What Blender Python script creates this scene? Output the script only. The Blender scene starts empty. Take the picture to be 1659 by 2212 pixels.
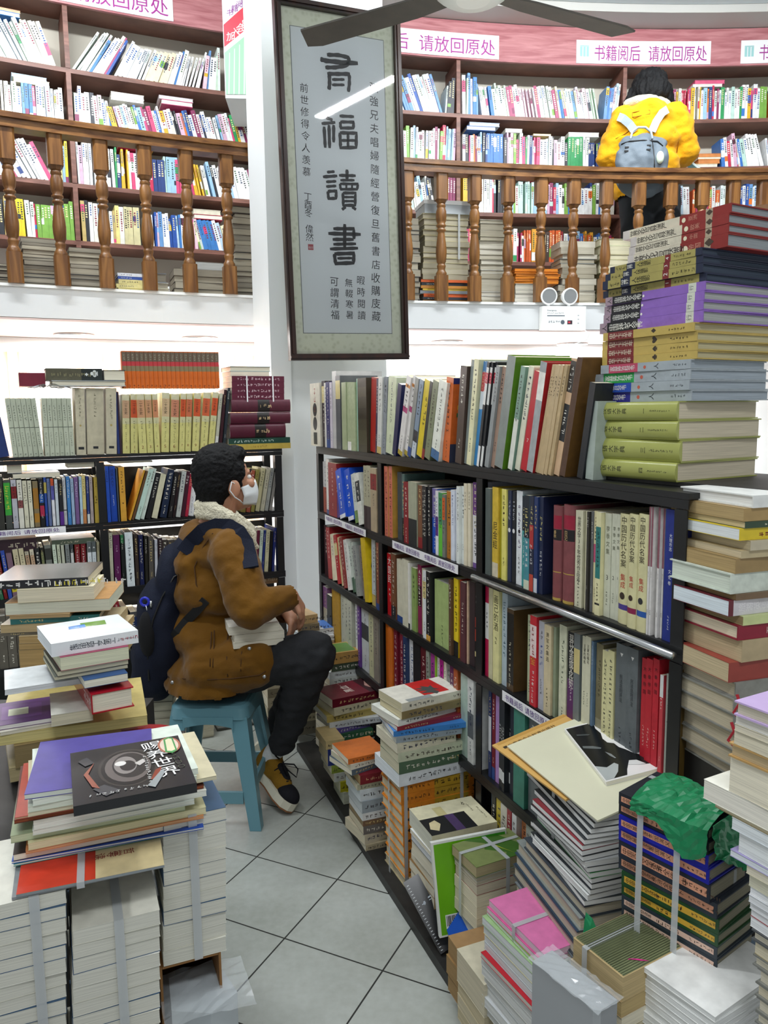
# A second-hand bookshop: corner of black steel bookcases under a round gallery lined with books.
import bpy, math, random
from mathutils import Vector, Matrix

SC = bpy.context.scene
COL = SC.collection
PI = math.pi
V = Vector

# ------------------------------------------------------------------ camera, world, lights, exposure
CAM_F, CAM_H, CAM_PITCH, CAM_ROLL = 1687.0, 1.44, 0.12914, -0.01256
cp, sp_, cr, sr = math.cos(CAM_PITCH), math.sin(CAM_PITCH), math.cos(CAM_ROLL), math.sin(CAM_ROLL)
CFW = V((0, cp, -sp_))
CUP0 = V((0, sp_, cp))
CRT = V((cr, 0, 0)) + CUP0 * sr
CUP = V((-sr, 0, 0)) + CUP0 * cr
EYE = V((0, 0, CAM_H))
cam_data = bpy.data.cameras.new('camera')
cam_data.sensor_fit = 'VERTICAL'
cam_data.sensor_height = 24.0
cam_data.lens = CAM_F / 2212.0 * 24.0
cam_data.clip_start = 0.02
cam = bpy.data.objects.new('camera', cam_data)
COL.objects.link(cam)
cam.matrix_world = Matrix(((CRT.x, CUP.x, -CFW.x, 0), (CRT.y, CUP.y, -CFW.y, 0), (CRT.z, CUP.z, -CFW.z, CAM_H), (0, 0, 0, 1)))
SC.camera = cam

world = bpy.data.worlds.new('world')
SC.world = world
world.use_nodes = True
bg = world.node_tree.nodes['Background']
bg.inputs[0].default_value = (0.93, 0.97, 1.0, 1)
bg.inputs[1].default_value = 0.30

def area_light(name, loc, size, size_y, power, color=(1, 1, 1), rot=(0, 0, 0)):
    d = bpy.data.lights.new(name, 'AREA')
    d.shape = 'RECTANGLE'
    d.size, d.size_y, d.energy, d.color = size, size_y, power, color
    o = bpy.data.objects.new(name, d)
    COL.objects.link(o)
    o.location = loc
    o.rotation_euler = rot
    return o
COOL = (0.94, 0.98, 1.0)
# fluorescent battens of the round hall (above the aisle) and of the gallery
area_light('hall_tube', (1.50, 2.22, 3.75), 0.95, 0.08, 26, COOL, (0, 0, 1.69))
area_light('hall_tube', (-1.3, 1.5, 3.75), 1.2, 0.09, 20, COOL, (0, 0, -0.4))
area_light('hall_tube', (0.3, -0.6, 3.6), 1.2, 0.09, 28, COOL, (0, 0, 0.0))
area_light('gallery_tube', (-1.5, 3.2, 3.85), 1.6, 0.09, 40, COOL, (math.radians(34), 0, 0.45))
area_light('gallery_tube', (1.3, 3.8, 3.9), 2.2, 0.09, 48, COOL, (math.radians(36), 0, 0.05))

SC.view_settings.view_transform = 'Standard'
SC.view_settings.look = 'None'
SC.view_settings.gamma = 1.0
SC.view_settings.use_curve_mapping = False
SC.view_settings.exposure = 0.58

# ------------------------------------------------------------------ sight lines: a pixel of the photograph on a real surface
def ray(px, py):
    return CFW + CRT * ((px - 829.5) / CAM_F) - CUP * ((py - 1106.0) / CAM_F)
def at_z(px, py, z):
    d = ray(px, py)
    return EYE + d * ((z - CAM_H) / d.z)
def at_y(px, py, y):
    d = ray(px, py)
    return EYE + d * (y / d.y)
def at_plane(px, py, p0, n):
    d = ray(px, py)
    return EYE + d * ((V(p0) - EYE).dot(n) / d.dot(n))
def px_of(p):
    d = V(p) - EYE
    z = d.dot(CFW)
    return 829.5 + CAM_F * d.dot(CRT) / z, 1106.0 - CAM_F * d.dot(CUP) / z

# ------------------------------------------------------------------ colours
def lin(c):
    if isinstance(c, str):
        c = c.lstrip('#')
        if len(c) == 3:
            c = ''.join(k * 2 for k in c)
        c = [int(c[i:i + 2], 16) / 255 for i in (0, 2, 4)]
    return tuple(x / 12.92 if x <= 0.04045 else ((x + 0.055) / 1.055) ** 2.4 for x in c)
def srgb(c):
    c = c.lstrip('#')
    if len(c) == 3:
        c = ''.join(k * 2 for k in c)
    return [int(c[i:i + 2], 16) for i in (0, 2, 4)]
NAMED = {'white': 'f3f3f0', 'cream': 'e3dcbe', 'ivory': 'ecebdc', 'pale grey': 'c9ccca', 'grey': '8e9290', 'dark grey': '54575a', 'black': '1c1d20', 'red': 'c01f25', 'dark red': '74141c', 'maroon': '4f1223',
         'pink': 'd75a86', 'orange': 'dd7723', 'tan': 'b79a66', 'brown': '6d4a2c', 'dark brown': '3a2519', 'yellow': 'e6c32b', 'pale yellow': 'e9df93', 'gold': 'b3922f', 'olive': '7d7d38', 'green': '2f8e45',
         'pale green': 'b2cda6', 'dark green': '23462f', 'teal': '2c7d77', 'pale blue': 'abcadb', 'blue': '2558b4', 'navy': '1b2550', 'purple': '65328c', 'lilac': 'b295c8', 'beige': 'cdbf9f', 'mint': 'c3ded2', 'salmon': 'd98a70'}
NAMED_RGB = {k: srgb(v) for k, v in NAMED.items()}
def colour_name(c):
    r = srgb(c)
    return min(NAMED_RGB, key=lambda k: sum((a - b) ** 2 for a, b in zip(NAMED_RGB[k], r)))
ORD = 'zeroth first second third fourth fifth sixth seventh eighth ninth tenth eleventh twelfth thirteenth fourteenth fifteenth sixteenth seventeenth eighteenth nineteenth'.split()
def ordinal(n):
    if n < 20:
        return ORD[n]
    t = {2: 'twent', 3: 'thirt', 4: 'fort', 5: 'fift', 6: 'sixt'}[n // 10]
    return t + 'ieth' if n % 10 == 0 else t + 'y-' + ORD[n % 10]

# ------------------------------------------------------------------ materials
MATS = {}
def nodes_of(name):
    m = bpy.data.materials.new(name)
    m.use_nodes = True
    nt = m.node_tree
    return m, nt, nt.nodes['Principled BSDF']
def N(nt, kind, **kw):
    n = nt.nodes.new(kind)
    for k, v in kw.items():
        setattr(n, k, v)
    return n
def plain(name, color, rough=0.6, metal=0.0, noise_amt=0.0, noise_scale=12.0, bump=0.0, bump_scale=80.0, spec=None, **kw):
    m, nt, b = nodes_of(name)
    b.inputs['Roughness'].default_value = rough
    b.inputs['Metallic'].default_value = metal
    if spec is not None:
        b.inputs['Specular IOR Level'].default_value = spec
    c = lin(color)
    b.inputs['Base Color'].default_value = (*c, 1)
    tc = N(nt, 'ShaderNodeTexCoord')
    if noise_amt:
        nz = N(nt, 'ShaderNodeTexNoise')
        nz.inputs['Scale'].default_value = noise_scale
        nz.inputs['Detail'].default_value = 5
        nt.links.new(tc.outputs['Object'], nz.inputs['Vector'])
        mx = N(nt, 'ShaderNodeMix', data_type='RGBA')
        mx.inputs[6].default_value = (*[x * (1 - noise_amt) for x in c], 1)
        mx.inputs[7].default_value = (*[min(1, x * (1 + noise_amt * 0.7)) for x in c], 1)
        nt.links.new(nz.outputs['Fac'], mx.inputs[0])
        nt.links.new(mx.outputs[2], b.inputs['Base Color'])
    if bump:
        n2 = N(nt, 'ShaderNodeTexNoise')
        n2.inputs['Scale'].default_value = bump_scale
        n2.inputs['Detail'].default_value = 4
        nt.links.new(tc.outputs['Object'], n2.inputs['Vector'])
        bp = N(nt, 'ShaderNodeBump')
        bp.inputs['Strength'].default_value = bump
        bp.inputs['Distance'].default_value = 0.01
        nt.links.new(n2.outputs['Fac'], bp.inputs['Height'])
        nt.links.new(bp.outputs[0], b.inputs['Normal'])
    for k, v in kw.items():
        b.inputs[k.replace('_', ' ')].default_value = v
    MATS[name] = m
    return m
def coloured(name, rough=0.45, wear=0.10, wear_scale=30.0, stretch=(1, 1, 1), spec=0.5, bump=0.0):
    """colour from the face colours of the mesh, with procedural wear"""
    m, nt, b = nodes_of(name)
    b.inputs['Roughness'].default_value = rough
    b.inputs['Specular IOR Level'].default_value = spec
    at = N(nt, 'ShaderNodeAttribute', attribute_name='Col')
    tc = N(nt, 'ShaderNodeTexCoord')
    mp = N(nt, 'ShaderNodeMapping')
    mp.inputs['Scale'].default_value = stretch
    nz = N(nt, 'ShaderNodeTexNoise')
    nz.inputs['Scale'].default_value = wear_scale
    nz.inputs['Detail'].default_value = 4
    nt.links.new(tc.outputs['Object'], mp.inputs[0])
    nt.links.new(mp.outputs[0], nz.inputs['Vector'])
    mr = N(nt, 'ShaderNodeMapRange')
    mr.inputs[1].default_value, mr.inputs[2].default_value = 0.3, 0.7
    mr.inputs[3].default_value, mr.inputs[4].default_value = 1 - wear, 1 + wear * 0.5
    nt.links.new(nz.outputs['Fac'], mr.inputs[0])
    mx = N(nt, 'ShaderNodeMix', data_type='RGBA', blend_type='MULTIPLY')
    mx.inputs[0].default_value = 1
    nt.links.new(at.outputs['Color'], mx.inputs[6])
    nt.links.new(mr.outputs[0], mx.inputs[7])
    nt.links.new(mx.outputs[2], b.inputs['Base Color'])
    if bump:
        bp = N(nt, 'ShaderNodeBump')
        bp.inputs['Strength'].default_value = bump
        bp.inputs['Distance'].default_value = 0.004
        nt.links.new(nz.outputs['Fac'], bp.inputs['Height'])
        nt.links.new(bp.outputs[0], b.inputs['Normal'])
    MATS[name] = m
    return m
coloured('book_cover', 0.42, 0.14, 35)
coloured('book_cloth', 0.62, 0.16, 60, bump=0.15)
coloured('book_gloss', 0.22, 0.08, 20)
coloured('paper_edges', 0.85, 0.22, 1.0, (900, 9, 9), 0.2)
coloured('painted', 0.5, 0.06, 8)
coloured('print', 0.5, 0.0, 8)
plain('black_steel', '1b1c1e', 0.38, 0.0, 0.35, 9, spec=0.5)
plain('bright_steel', 'c9cccd', 0.25, 0.9)
plain('white_wall', 'd9dcdd', 0.75, noise_amt=0.05, noise_scale=3, bump=0.05, bump_scale=25)
plain('white_trim', 'e6e7e6', 0.5)
plain('strap', 'cfd4d6', 0.3, Alpha=0.55, Transmission_Weight=0.0)
plain('clear_wrap', 'dfe6ea', 0.12, Alpha=0.28)

# ------------------------------------------------------------------ mesh building
class MB:
    def __init__(self):
        self.v, self.f, self.c, self.m, self.s = [], [], [], [], []
    def add(self, verts, faces, col=None, mi=0, smooth=False, M=None):
        o = len(self.v)
        if M is not None:
            verts = [M @ V(p) for p in verts]
        self.v.extend([tuple(p) for p in verts])
        multi = isinstance(col, list)
        for i, f in enumerate(faces):
            self.f.append([o + k for k in f])
            self.c.append(col[i] if multi else col)
            self.m.append(mi)
            self.s.append(smooth)
    def box(self, lo, hi, col=None, mi=0, M=None):
        x0, y0, z0 = lo
        x1, y1, z1 = hi
        vs = [(x0, y0, z0), (x1, y0, z0), (x1, y1, z0), (x0, y1, z0), (x0, y0, z1), (x1, y0, z1), (x1, y1, z1), (x0, y1, z1)]
        self.add(vs, [(0, 3, 2, 1), (4, 5, 6, 7), (0, 1, 5, 4), (1, 2, 6, 5), (2, 3, 7, 6), (3, 0, 4, 7)], col, mi, False, M)
    def bar(self, a, b, w, h, col=None, mi=0, up=(0, 0, 1)):
        """rectangular bar from a to b, w wide, h high (along up)"""
        a, b = V(a), V(b)
        d = (b - a).normalized()
        s = d.cross(V(up))
        if s.length < 1e-6:
            s = d.cross(V((0, 1, 0)))
        s.normalize()
        u = s.cross(d)
        vs = []
        for p in (a, b):
            for k, l in ((-1, -1), (1, -1), (1, 1), (-1, 1)):
                vs.append(p + s * (w / 2 * k) + u * (h / 2 * l))
        self.add(vs, [(3, 2, 1, 0), (4, 5, 6, 7), (0, 1, 5, 4), (1, 2, 6, 5), (2, 3, 7, 6), (3, 0, 4, 7)], col, mi)
    def prism(self, pts, z0, z1, col=None, mi=0, M=None, smooth=False):
        n = len(pts)
        vs = [(x, y, z0) for x, y in pts] + [(x, y, z1) for x, y in pts]
        fs = [tuple(range(n - 1, -1, -1)), tuple(range(n, 2 * n))]
        self.add(vs, fs, col, mi, False, M)
        self.add(vs, [(i, (i + 1) % n, n + (i + 1) % n, n + i) for i in range(n)], col, mi, smooth, M)
    def lathe(self, prof, n=16, col=None, mi=0, M=None, smooth=True, square=None):
        """prof: (r, z) from bottom to top round z"""
        vs, fs = [], []
        for r, z in prof:
            for k in range(n):
                a = 2 * PI * k / n
                vs.append((r * math.cos(a), r * math.sin(a), z))
        for i in range(len(prof) - 1):
            for k in range(n):
                fs.append((i * n + k, i * n + (k + 1) % n, (i + 1) * n + (k + 1) % n, (i + 1) * n + k))
        self.add(vs, fs, col, mi, smooth, M)
        self.add([vs[k] for k in range(n)], [tuple(range(n - 1, -1, -1))], col, mi, False, M)
        q = (len(prof) - 1) * n
        self.add([vs[q + k] for k in range(n)], [tuple(range(n))], col, mi, False, M)
    def tube(self, pts, r, n=8, col=None, mi=0, closed=False, flat=None):
        """round (or flattened) tube along points; r a number or a list"""
        pts = [V(p) for p in pts]
        k = len(pts)
        rs = r if isinstance(r, (list, tuple)) else [r] * k
        vs, fs = [], []
        prev = None
        for i, p in enumerate(pts):
            a = pts[(i - 1) % k] if (closed or i > 0) else p
            b = pts[(i + 1) % k] if (closed or i < k - 1) else p
            d = (b - a).normalized()
            if prev is None:
                s = d.cross(V((0, 0, 1)))
                if s.length < 1e-3:
                    s = d.cross(V((0, 1, 0)))
            else:
                s = prev - d * prev.dot(d)
            s.normalize()
            prev = s
            u = s.cross(d)
            for j in range(n):
                t = 2 * PI * j / n
                vs.append(p + s * (math.cos(t) * rs[i]) + u * (math.sin(t) * rs[i] * (flat if flat else 1)))
        m = k if closed else k - 1
        for i in range(m):
            for j in range(n):
                q = (i + 1) % k
                fs.append((i * n + j, i * n + (j + 1) % n, q * n + (j + 1) % n, q * n + j))
        if not closed:
            fs.append(tuple(range(n - 1, -1, -1)))
            fs.append(tuple(range((k - 1) * n, k * n)))
        self.add(vs, fs, col, mi, True)
    def ribbon(self, pts, side, w, th, col=None, mi=0):
        """flat strip along pts, w wide along side vectors"""
        pts = [V(p) for p in pts]
        k = len(pts)
        vs, fs = [], []
        for i, p in enumerate(pts):
            s = V(side[i] if isinstance(side, list) else side).normalized()
            d = (pts[min(i + 1, k - 1)] - pts[max(i - 1, 0)]).normalized()
            nn = s.cross(d).normalized()
            for a, b in ((-1, -1), (1, -1), (1, 1), (-1, 1)):
                vs.append(p + s * (a * w / 2) + nn * (b * th / 2))
        for i in range(k - 1):
            for j in range(4):
                fs.append((i * 4 + j, i * 4 + (j + 1) % 4, i * 4 + 4 + (j + 1) % 4, i * 4 + 4 + j))
        fs += [(3, 2, 1, 0), (k * 4 - 4, k * 4 - 3, k * 4 - 2, k * 4 - 1)]
        self.add(vs, fs, col, mi, False)
    def build(self, name, mats=None, parent=None, M=None):
        me = bpy.data.meshes.new(name)
        me.from_pydata(self.v, [], self.f)
        if mats is not None:
            for m in (mats if isinstance(mats, (list, tuple)) else [mats]):
                me.materials.append(MATS[m] if isinstance(m, str) else m)
        n = len(self.f)
        if n:
            if any(self.m):
                me.polygons.foreach_set('material_index', self.m)
            if any(self.s):
                me.polygons.foreach_set('use_smooth', self.s)
            if any(c is not None for c in self.c):
                at = me.color_attributes.new('Col', 'FLOAT_COLOR', 'CORNER')
                cache = {}
                buf = []
                for f, c in zip(self.f, self.c):
                    c = c or 'ffffff'
                    if c not in cache:
                        cache[c] = (*lin(c), 1.0)
                    buf.extend(cache[c] * len(f))
                at.data.foreach_set('color', buf)
        me.update()
        o = bpy.data.objects.new(name, me)
        COL.objects.link(o)
        if parent is not None:
            o.parent = parent
        if M is not None:
            if parent is not None:
                o.matrix_local = M
            else:
                o.matrix_world = M
        return o

LABELS = {}
def tag(o, label=None, cat=None, group=None, kind=None):
    if label:
        o['label'] = label
        if kind != 'structure':
            LABELS.setdefault(label, []).append(o.name)
    if cat:
        o['category'] = cat
    if group:
        o['group'] = group
    if kind:
        o['kind'] = kind
    return o
def thing(name, label, cat, M=None, group=None, loc=None):
    o = bpy.data.objects.new(name, None)
    o.empty_display_size = 0.05
    COL.objects.link(o)
    if M is not None:
        o.matrix_world = M
    elif loc is not None:
        o.location = loc
    return tag(o, label, cat, group)
def struct(mb, name, mat, label=None, parent=None):
    return tag(mb.build(name, mat, parent), label, None, None, None if parent else 'structure')
def frame_of(o, x, y, z):
    return Matrix(((x[0], y[0], z[0], o[0]), (x[1], y[1], z[1], o[1]), (x[2], y[2], z[2], o[2]), (0, 0, 0, 1)))
def rotz(a):
    return Matrix.Rotation(a, 4, 'Z')
def T(x, y, z):
    return Matrix.Translation((x, y, z))

# ------------------------------------------------------------------ lettering
GLYPHS = {}
def glyph(ch):
    if ch not in GLYPHS:
        cu = bpy.data.curves.new('glyph', 'FONT')
        cu.body = ch
        cu.resolution_u = 2
        ob = bpy.data.objects.new('glyph', cu)
        me = bpy.data.meshes.new_from_object(ob)
        GLYPHS[ch] = ([(v.co.x, v.co.y) for v in me.vertices], [tuple(p.vertices) for p in me.polygons])
        bpy.data.objects.remove(ob)
        bpy.data.meshes.remove(me)
        bpy.data.curves.remove(cu)
    return GLYPHS[ch]
def adv(ch):
    if ord(ch) > 0x2000:
        return 1.0
    if ch == ' ':
        return 0.35
    g = glyph(ch)[0]
    return (max(p[0] for p in g) + 0.06) if g else 0.4
def text_flat(mb, s, M, size, col, vertical=False, gap=1.0, mi=0, squash=1.0):
    """letters in the xy plane of M; origin at the start (left/baseline, or top centre when vertical)"""
    x = y = 0.0
    for ch in s:
        if ch == ' ':
            if vertical:
                y -= size * 0.6
            else:
                x += size * 0.45 * gap
            continue
        vs, fs = glyph(ch)
        if vertical:
            w = adv(ch)
            mb.add([((p[0] - w / 2) * size * squash, y + (p[1] - 0.85) * size, 0) for p in vs], fs, col, mi, False, M)
            y -= size * 1.02 * gap
        else:
            mb.add([((p[0]) * size * squash + x, p[1] * size, 0) for p in vs], fs, col, mi, False, M)
            x += adv(ch) * size * gap * squash
    return x if not vertical else -y
def marks_flat(mb, n, M, size, col, rng, vertical=True, gap=1.05, mi=0):
    """illegible small print: n clusters of strokes"""
    p = 0.0
    for k in range(n):
        for q in range(rng.choice((3, 3, 4))):
            hz = rng.random() < 0.6
            a = (rng.uniform(0.05, 0.35) if hz else rng.uniform(0.1, 0.8)) * size
            b = rng.uniform(0.1, 0.85) * size
            w = (rng.uniform(0.4, 0.6) if hz else 0.12) * size
            h = (0.11 if hz else rng.uniform(0.35, 0.6)) * size
            b = min(b, size * 0.95 - h)
            if vertical:
                x0, y0 = a - size / 2, -p - size + b
            else:
                x0, y0 = p + a, b
            mb.add([(x0, y0, 0), (x0 + w, y0, 0), (x0 + w, y0 + h, 0), (x0, y0 + h, 0)], [(0, 1, 2, 3)], col, mi, False, M)
        p += size * gap
    return p

# ------------------------------------------------------------------ books
# local frame of a book: x thickness (back cover at 0, front cover at t), y from the spine (0) to the fore-edge (d), z from tail to head (h)
BK = random.Random(7)
def book(M, t, h, d, cover='eeeeee', bands=(), text=(), front=(), back=(), pages='e6dfc9', hard=False, rnd=0.0, mat=None, spine=None,
         name='book', label=None, cat='book', group=None, labels=()):
    """bands: (z0, z1, colour) fractions of the height on the spine; text: (string or number of small characters, z of its top as a fraction, size / t, colour[, mark size]);
    front/back: decals ('r', s0, s1, v0, v1, colour), ('p', [(s, v)..], colour), ('t', string, s, v, size, colour, vertical), ('m', n, s, v, size, colour, vertical)"""
    root = thing(name, label, cat, M, group)
    c = 0.0024 if hard else 0.0007
    c = min(c, t * 0.2)
    mb = MB()
    zs = sorted({0.0, 1.0, *[b[0] for b in bands], *[b[1] for b in bands]})
    if rnd:
        nseg = 6
        arc = [(t * k / nseg, -rnd * math.sin(PI * k / nseg) ** 0.8 if 0 < k < nseg else 0.0) for k in range(nseg + 1)]
    else:
        arc = [(0, 0), (t, 0)]
    na = len(arc)
    inner = [(t - c, d), (t - c, c), (c, c), (c, d)]
    prof = [(0, d)] + arc + [(t, d)] + inner
    n = len(prof)
    spc = spine or cover
    for a, b in zip(zs[:-1], zs[1:]):
        mid = (a + b) / 2
        bc = spc
        for b0, b1, col in bands:
            if b0 <= mid <= b1:
                bc = col
        vs = [(x, y, a * h) for x, y in prof] + [(x, y, b * h) for x, y in prof]
        fs, cs = [], []
        for i in range(n):
            j = (i + 1) % n
            fs.append((i, j, n + j, n + i))
            cs.append(bc if 1 <= i < na else cover)
        mb.add(vs, fs, cs, 0, bool(rnd))
    for z, fl in ((0, True), (h, False)):
        q = [(0, d), (0, 0), (c, c), (c, d)], [(0, 0), (t, 0), (t - c, c), (c, c)], [(t, 0), (t, d), (t - c, d), (t - c, c)]
        for k in q:
            vs = [(x, y, z) for x, y in k]
            mb.add(vs, [(0, 1, 2, 3) if fl else (3, 2, 1, 0)], cover)
        if rnd:
            mb.add([(x, y, z) for x, y in arc], [tuple(range(na)) if fl else tuple(range(na - 1, -1, -1))], spc)
    E = 0.00025
    for z0, z1, x0, x1, col in labels:
        mb.add([(x0 * t, -E * .5, z0 * h), (x1 * t, -E * .5, z0 * h), (x1 * t, -E * .5, z1 * h), (x0 * t, -E * .5, z1 * h)], [(0, 1, 2, 3)], col)
    for it in text:
        s, zt, k, col = it[:4]
        size = k * t
        bul = -rnd * 0.97 if rnd else 0.0
        Mt = frame_of((t / 2, bul - E, zt * h), (1, 0, 0), (0, 0, 1), (0, -1, 0))
        if isinstance(s, int):
            marks_flat(mb, s, Mt, size, col, BK)
        else:
            text_flat(mb, s, Mt, size, col, True, it[4] if len(it) > 4 else 1.0)
    for face, dec in ((1, front), (0, back)):
        if face:
            base = lambda s, v: (t + E, s * d, v * h)
            ex, org = (0, 1, 0), t + E
        else:
            base = lambda s, v: (-E, s * d, v * h)
            ex, org = (0, -1, 0), -E
        for q, it in enumerate(dec):
            off = (1 if face else -1) * 0.00012 * q
            k = it[0]
            if k == 'r':
                _, s0, s1, v0, v1, col = it
                pts = [(s0, v0), (s1, v0), (s1, v1), (s0, v1)]
                vs = [V(base(*p)) + V((off, 0, 0)) for p in pts]
                mb.add(vs, [(0, 1, 2, 3) if face else (3, 2, 1, 0)], col)
            elif k == 'p':
                vs = [V(base(*p)) + V((off, 0, 0)) for p in it[1]]
                mb.add(vs, [tuple(range(len(vs)))], it[2])
            else:
                _, s, a, b, size, col, vert = it[:7]
                Mt = frame_of(V(base(a, b)) + V((off, 0, 0)), ex, (0, 0, 1), (1 if face else -1, 0, 0))
                if k == 't':
                    text_flat(mb, s, Mt, size * h, col, vert)
                else:
                    marks_flat(mb, s, Mt, size * h, col, BK, vert)
    mb.build('cover', mat or ('book_cloth' if hard and BK.random() < 0.4 else 'book_cover'), root)
    pb = MB()
    if hard:
        pb.box((c + 0.0002, c + 0.0005, 0.003), (t - c - 0.0002, d - 0.004, h - 0.003), pages)
    else:
        pb.box((c + 0.0001, c + 0.0002, 0.0004), (t - c - 0.0001, d - 0.0006, h - 0.0004), pages)
    pb.build('pages', 'paper_edges', root)
    return root

def lying(cx, cy, z, yaw, t, h, d, up=True):
    """matrix of a book lying flat, its footprint centred on (cx, cy); yaw 0 turns the spine towards -y; up False shows the back cover"""
    if up:
        B = Matrix(((0, 0, -1, 0), (0, 1, 0, 0), (1, 0, 0, 0), (0, 0, 0, 1)))
        return T(cx, cy, z) @ rotz(yaw) @ B @ T(0, -d / 2, -h / 2)
    B = Matrix(((0, 0, 1, 0), (0, 1, 0, 0), (-1, 0, 0, 0), (0, 0, 0, 1)))
    return T(cx, cy, z + t) @ rotz(yaw) @ B @ T(0, -d / 2, -h / 2)
SPINE, FORE, HEAD, TAIL = 0.0, PI, PI / 2, -PI / 2

# ================================================================== THE ROOM
# ---- tiled floor
m, nt, b = nodes_of('floor_tiles')
geo = N(nt, 'ShaderNodeNewGeometry')
TROT, TS, TO = -0.4483, 0.3003, V((-0.2993, 2.6563, 0))
def dotn(vec):
    s = N(nt, 'ShaderNodeVectorMath', operation='SUBTRACT')
    s.inputs[1].default_value = TO
    nt.links.new(geo.outputs['Position'], s.inputs[0])
    d = N(nt, 'ShaderNodeVectorMath', operation='DOT_PRODUCT')
    d.inputs[1].default_value = vec
    nt.links.new(s.outputs[0], d.inputs[0])
    return d.outputs['Value']
def mth(op, a, b2=None, c2=None):
    n = N(nt, 'ShaderNodeMath', operation=op)
    for i, x in enumerate((a, b2, c2)):
        if x is None:
            continue
        if isinstance(x, (int, float)):
            n.inputs[i].default_value = x
        else:
            nt.links.new(x, n.inputs[i])
    return n.outputs[0]
e1 = (math.cos(TROT) / TS, math.sin(TROT) / TS, 0)
e2 = (math.sin(TROT) / TS, -math.cos(TROT) / TS, 0)
ua, ub = dotn(e1), dotn(e2)
ga = mth('PINGPONG', ua, 0.5)
gb = mth('PINGPONG', ub, 0.5)
ga, gb = mth('ABSOLUTE', ga), mth('ABSOLUTE', gb)
gm = mth('MINIMUM', ga, gb)
gr = mth('LESS_THAN', gm, 0.0075)
nz = N(nt, 'ShaderNodeTexNoise')
nz.inputs['Scale'].default_value = 2.2
nz.inputs['Detail'].default_value = 6
nt.links.new(geo.outputs['Position'], nz.inputs['Vector'])
nz2 = N(nt, 'ShaderNodeTexNoise')
nz2.inputs['Scale'].default_value = 45
nt.links.new(geo.outputs['Position'], nz2.inputs['Vector'])
mixn = mth('ADD', mth('MULTIPLY', nz.outputs['Fac'], 0.75), mth('MULTIPLY', nz2.outputs['Fac'], 0.25))
cr_ = N(nt, 'ShaderNodeValToRGB')
cr_.color_ramp.elements[0].position, cr_.color_ramp.elements[1].position = 0.32, 0.68
cr_.color_ramp.elements[0].color = (*lin('a3a79f'), 1)
cr_.color_ramp.elements[1].color = (*lin('c3c8c3'), 1)
nt.links.new(mixn, cr_.inputs[0])
mx = N(nt, 'ShaderNodeMix', data_type='RGBA')
nt.links.new(gr, mx.inputs[0])
nt.links.new(cr_.outputs[0], mx.inputs[6])
mx.inputs[7].default_value = (*lin('2a2a26'), 1)
nt.links.new(mx.outputs[2], b.inputs['Base Color'])
rg = mth('ADD', mth('MULTIPLY', gr, 0.5), 0.28)
nt.links.new(rg, b.inputs['Roughness'])
bp = N(nt, 'ShaderNodeBump')
bp.inputs['Strength'].default_value = 0.4
bp.inputs['Distance'].default_value = 0.002
nt.links.new(mth('SUBTRACT', 1.0, gr), bp.inputs['Height'])
nt.links.new(bp.outputs[0], b.inputs['Normal'])
MATS['floor_tiles'] = m
fl = MB()
fl.box((-3.6, -0.8, -0.05), (3.6, 6.6, 0.0))
struct(fl, 'floor', 'floor_tiles', 'grey square floor tiles with dark joints laid diagonally')

# ---- wood
def wood(name, c0, c1, scale=5.0, rough=0.4, stretch=(1, 1, 0.12), coords='Object'):
    m, nt, b = nodes_of(name)
    tc = N(nt, 'ShaderNodeTexCoord')
    mp = N(nt, 'ShaderNodeMapping')
    mp.inputs['Scale'].default_value = stretch
    nt.links.new(tc.outputs[coords], mp.inputs[0])
    nz = N(nt, 'ShaderNodeTexNoise')
    nz.inputs['Scale'].default_value = scale * 6
    nz.inputs['Detail'].default_value = 6
    nz.inputs['Distortion'].default_value = 0.6
    nt.links.new(mp.outputs[0], nz.inputs['Vector'])
    cr2 = N(nt, 'ShaderNodeValToRGB')
    cr2.color_ramp.elements[0].position, cr2.color_ramp.elements[1].position = 0.35, 0.68
    cr2.color_ramp.elements[0].color = (*lin(c0), 1)
    cr2.color_ramp.elements[1].color = (*lin(c1), 1)
    nt.links.new(nz.outputs['Fac'], cr2.inputs[0])
    nt.links.new(cr2.outputs[0], b.inputs['Base Color'])
    b.inputs['Roughness'].default_value = rough
    MATS[name] = m
wood('baluster_wood', '5b3715', '8d6030', 5, 0.35)
wood('rail_wood', '583519', '8a5f33', 5, 0.32, (0.3, 0.3, 1.5))
wood('case_wood', '6a4338', '906254', 3, 0.45, (0.25, 0.25, 2))
wood('fascia_wood', 'a8646a', 'c98b8e', 3, 0.4, (0.25, 0.25, 2.5))
wood('panel_wood', 'e3b58e', 'f0d0b0', 3, 0.5)
wood('dark_frame_wood', '1d0f0b', '31190f', 4, 0.28)
wood('board_wood', '1f1e1d', '2b2a28', 4, 0.5)

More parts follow.
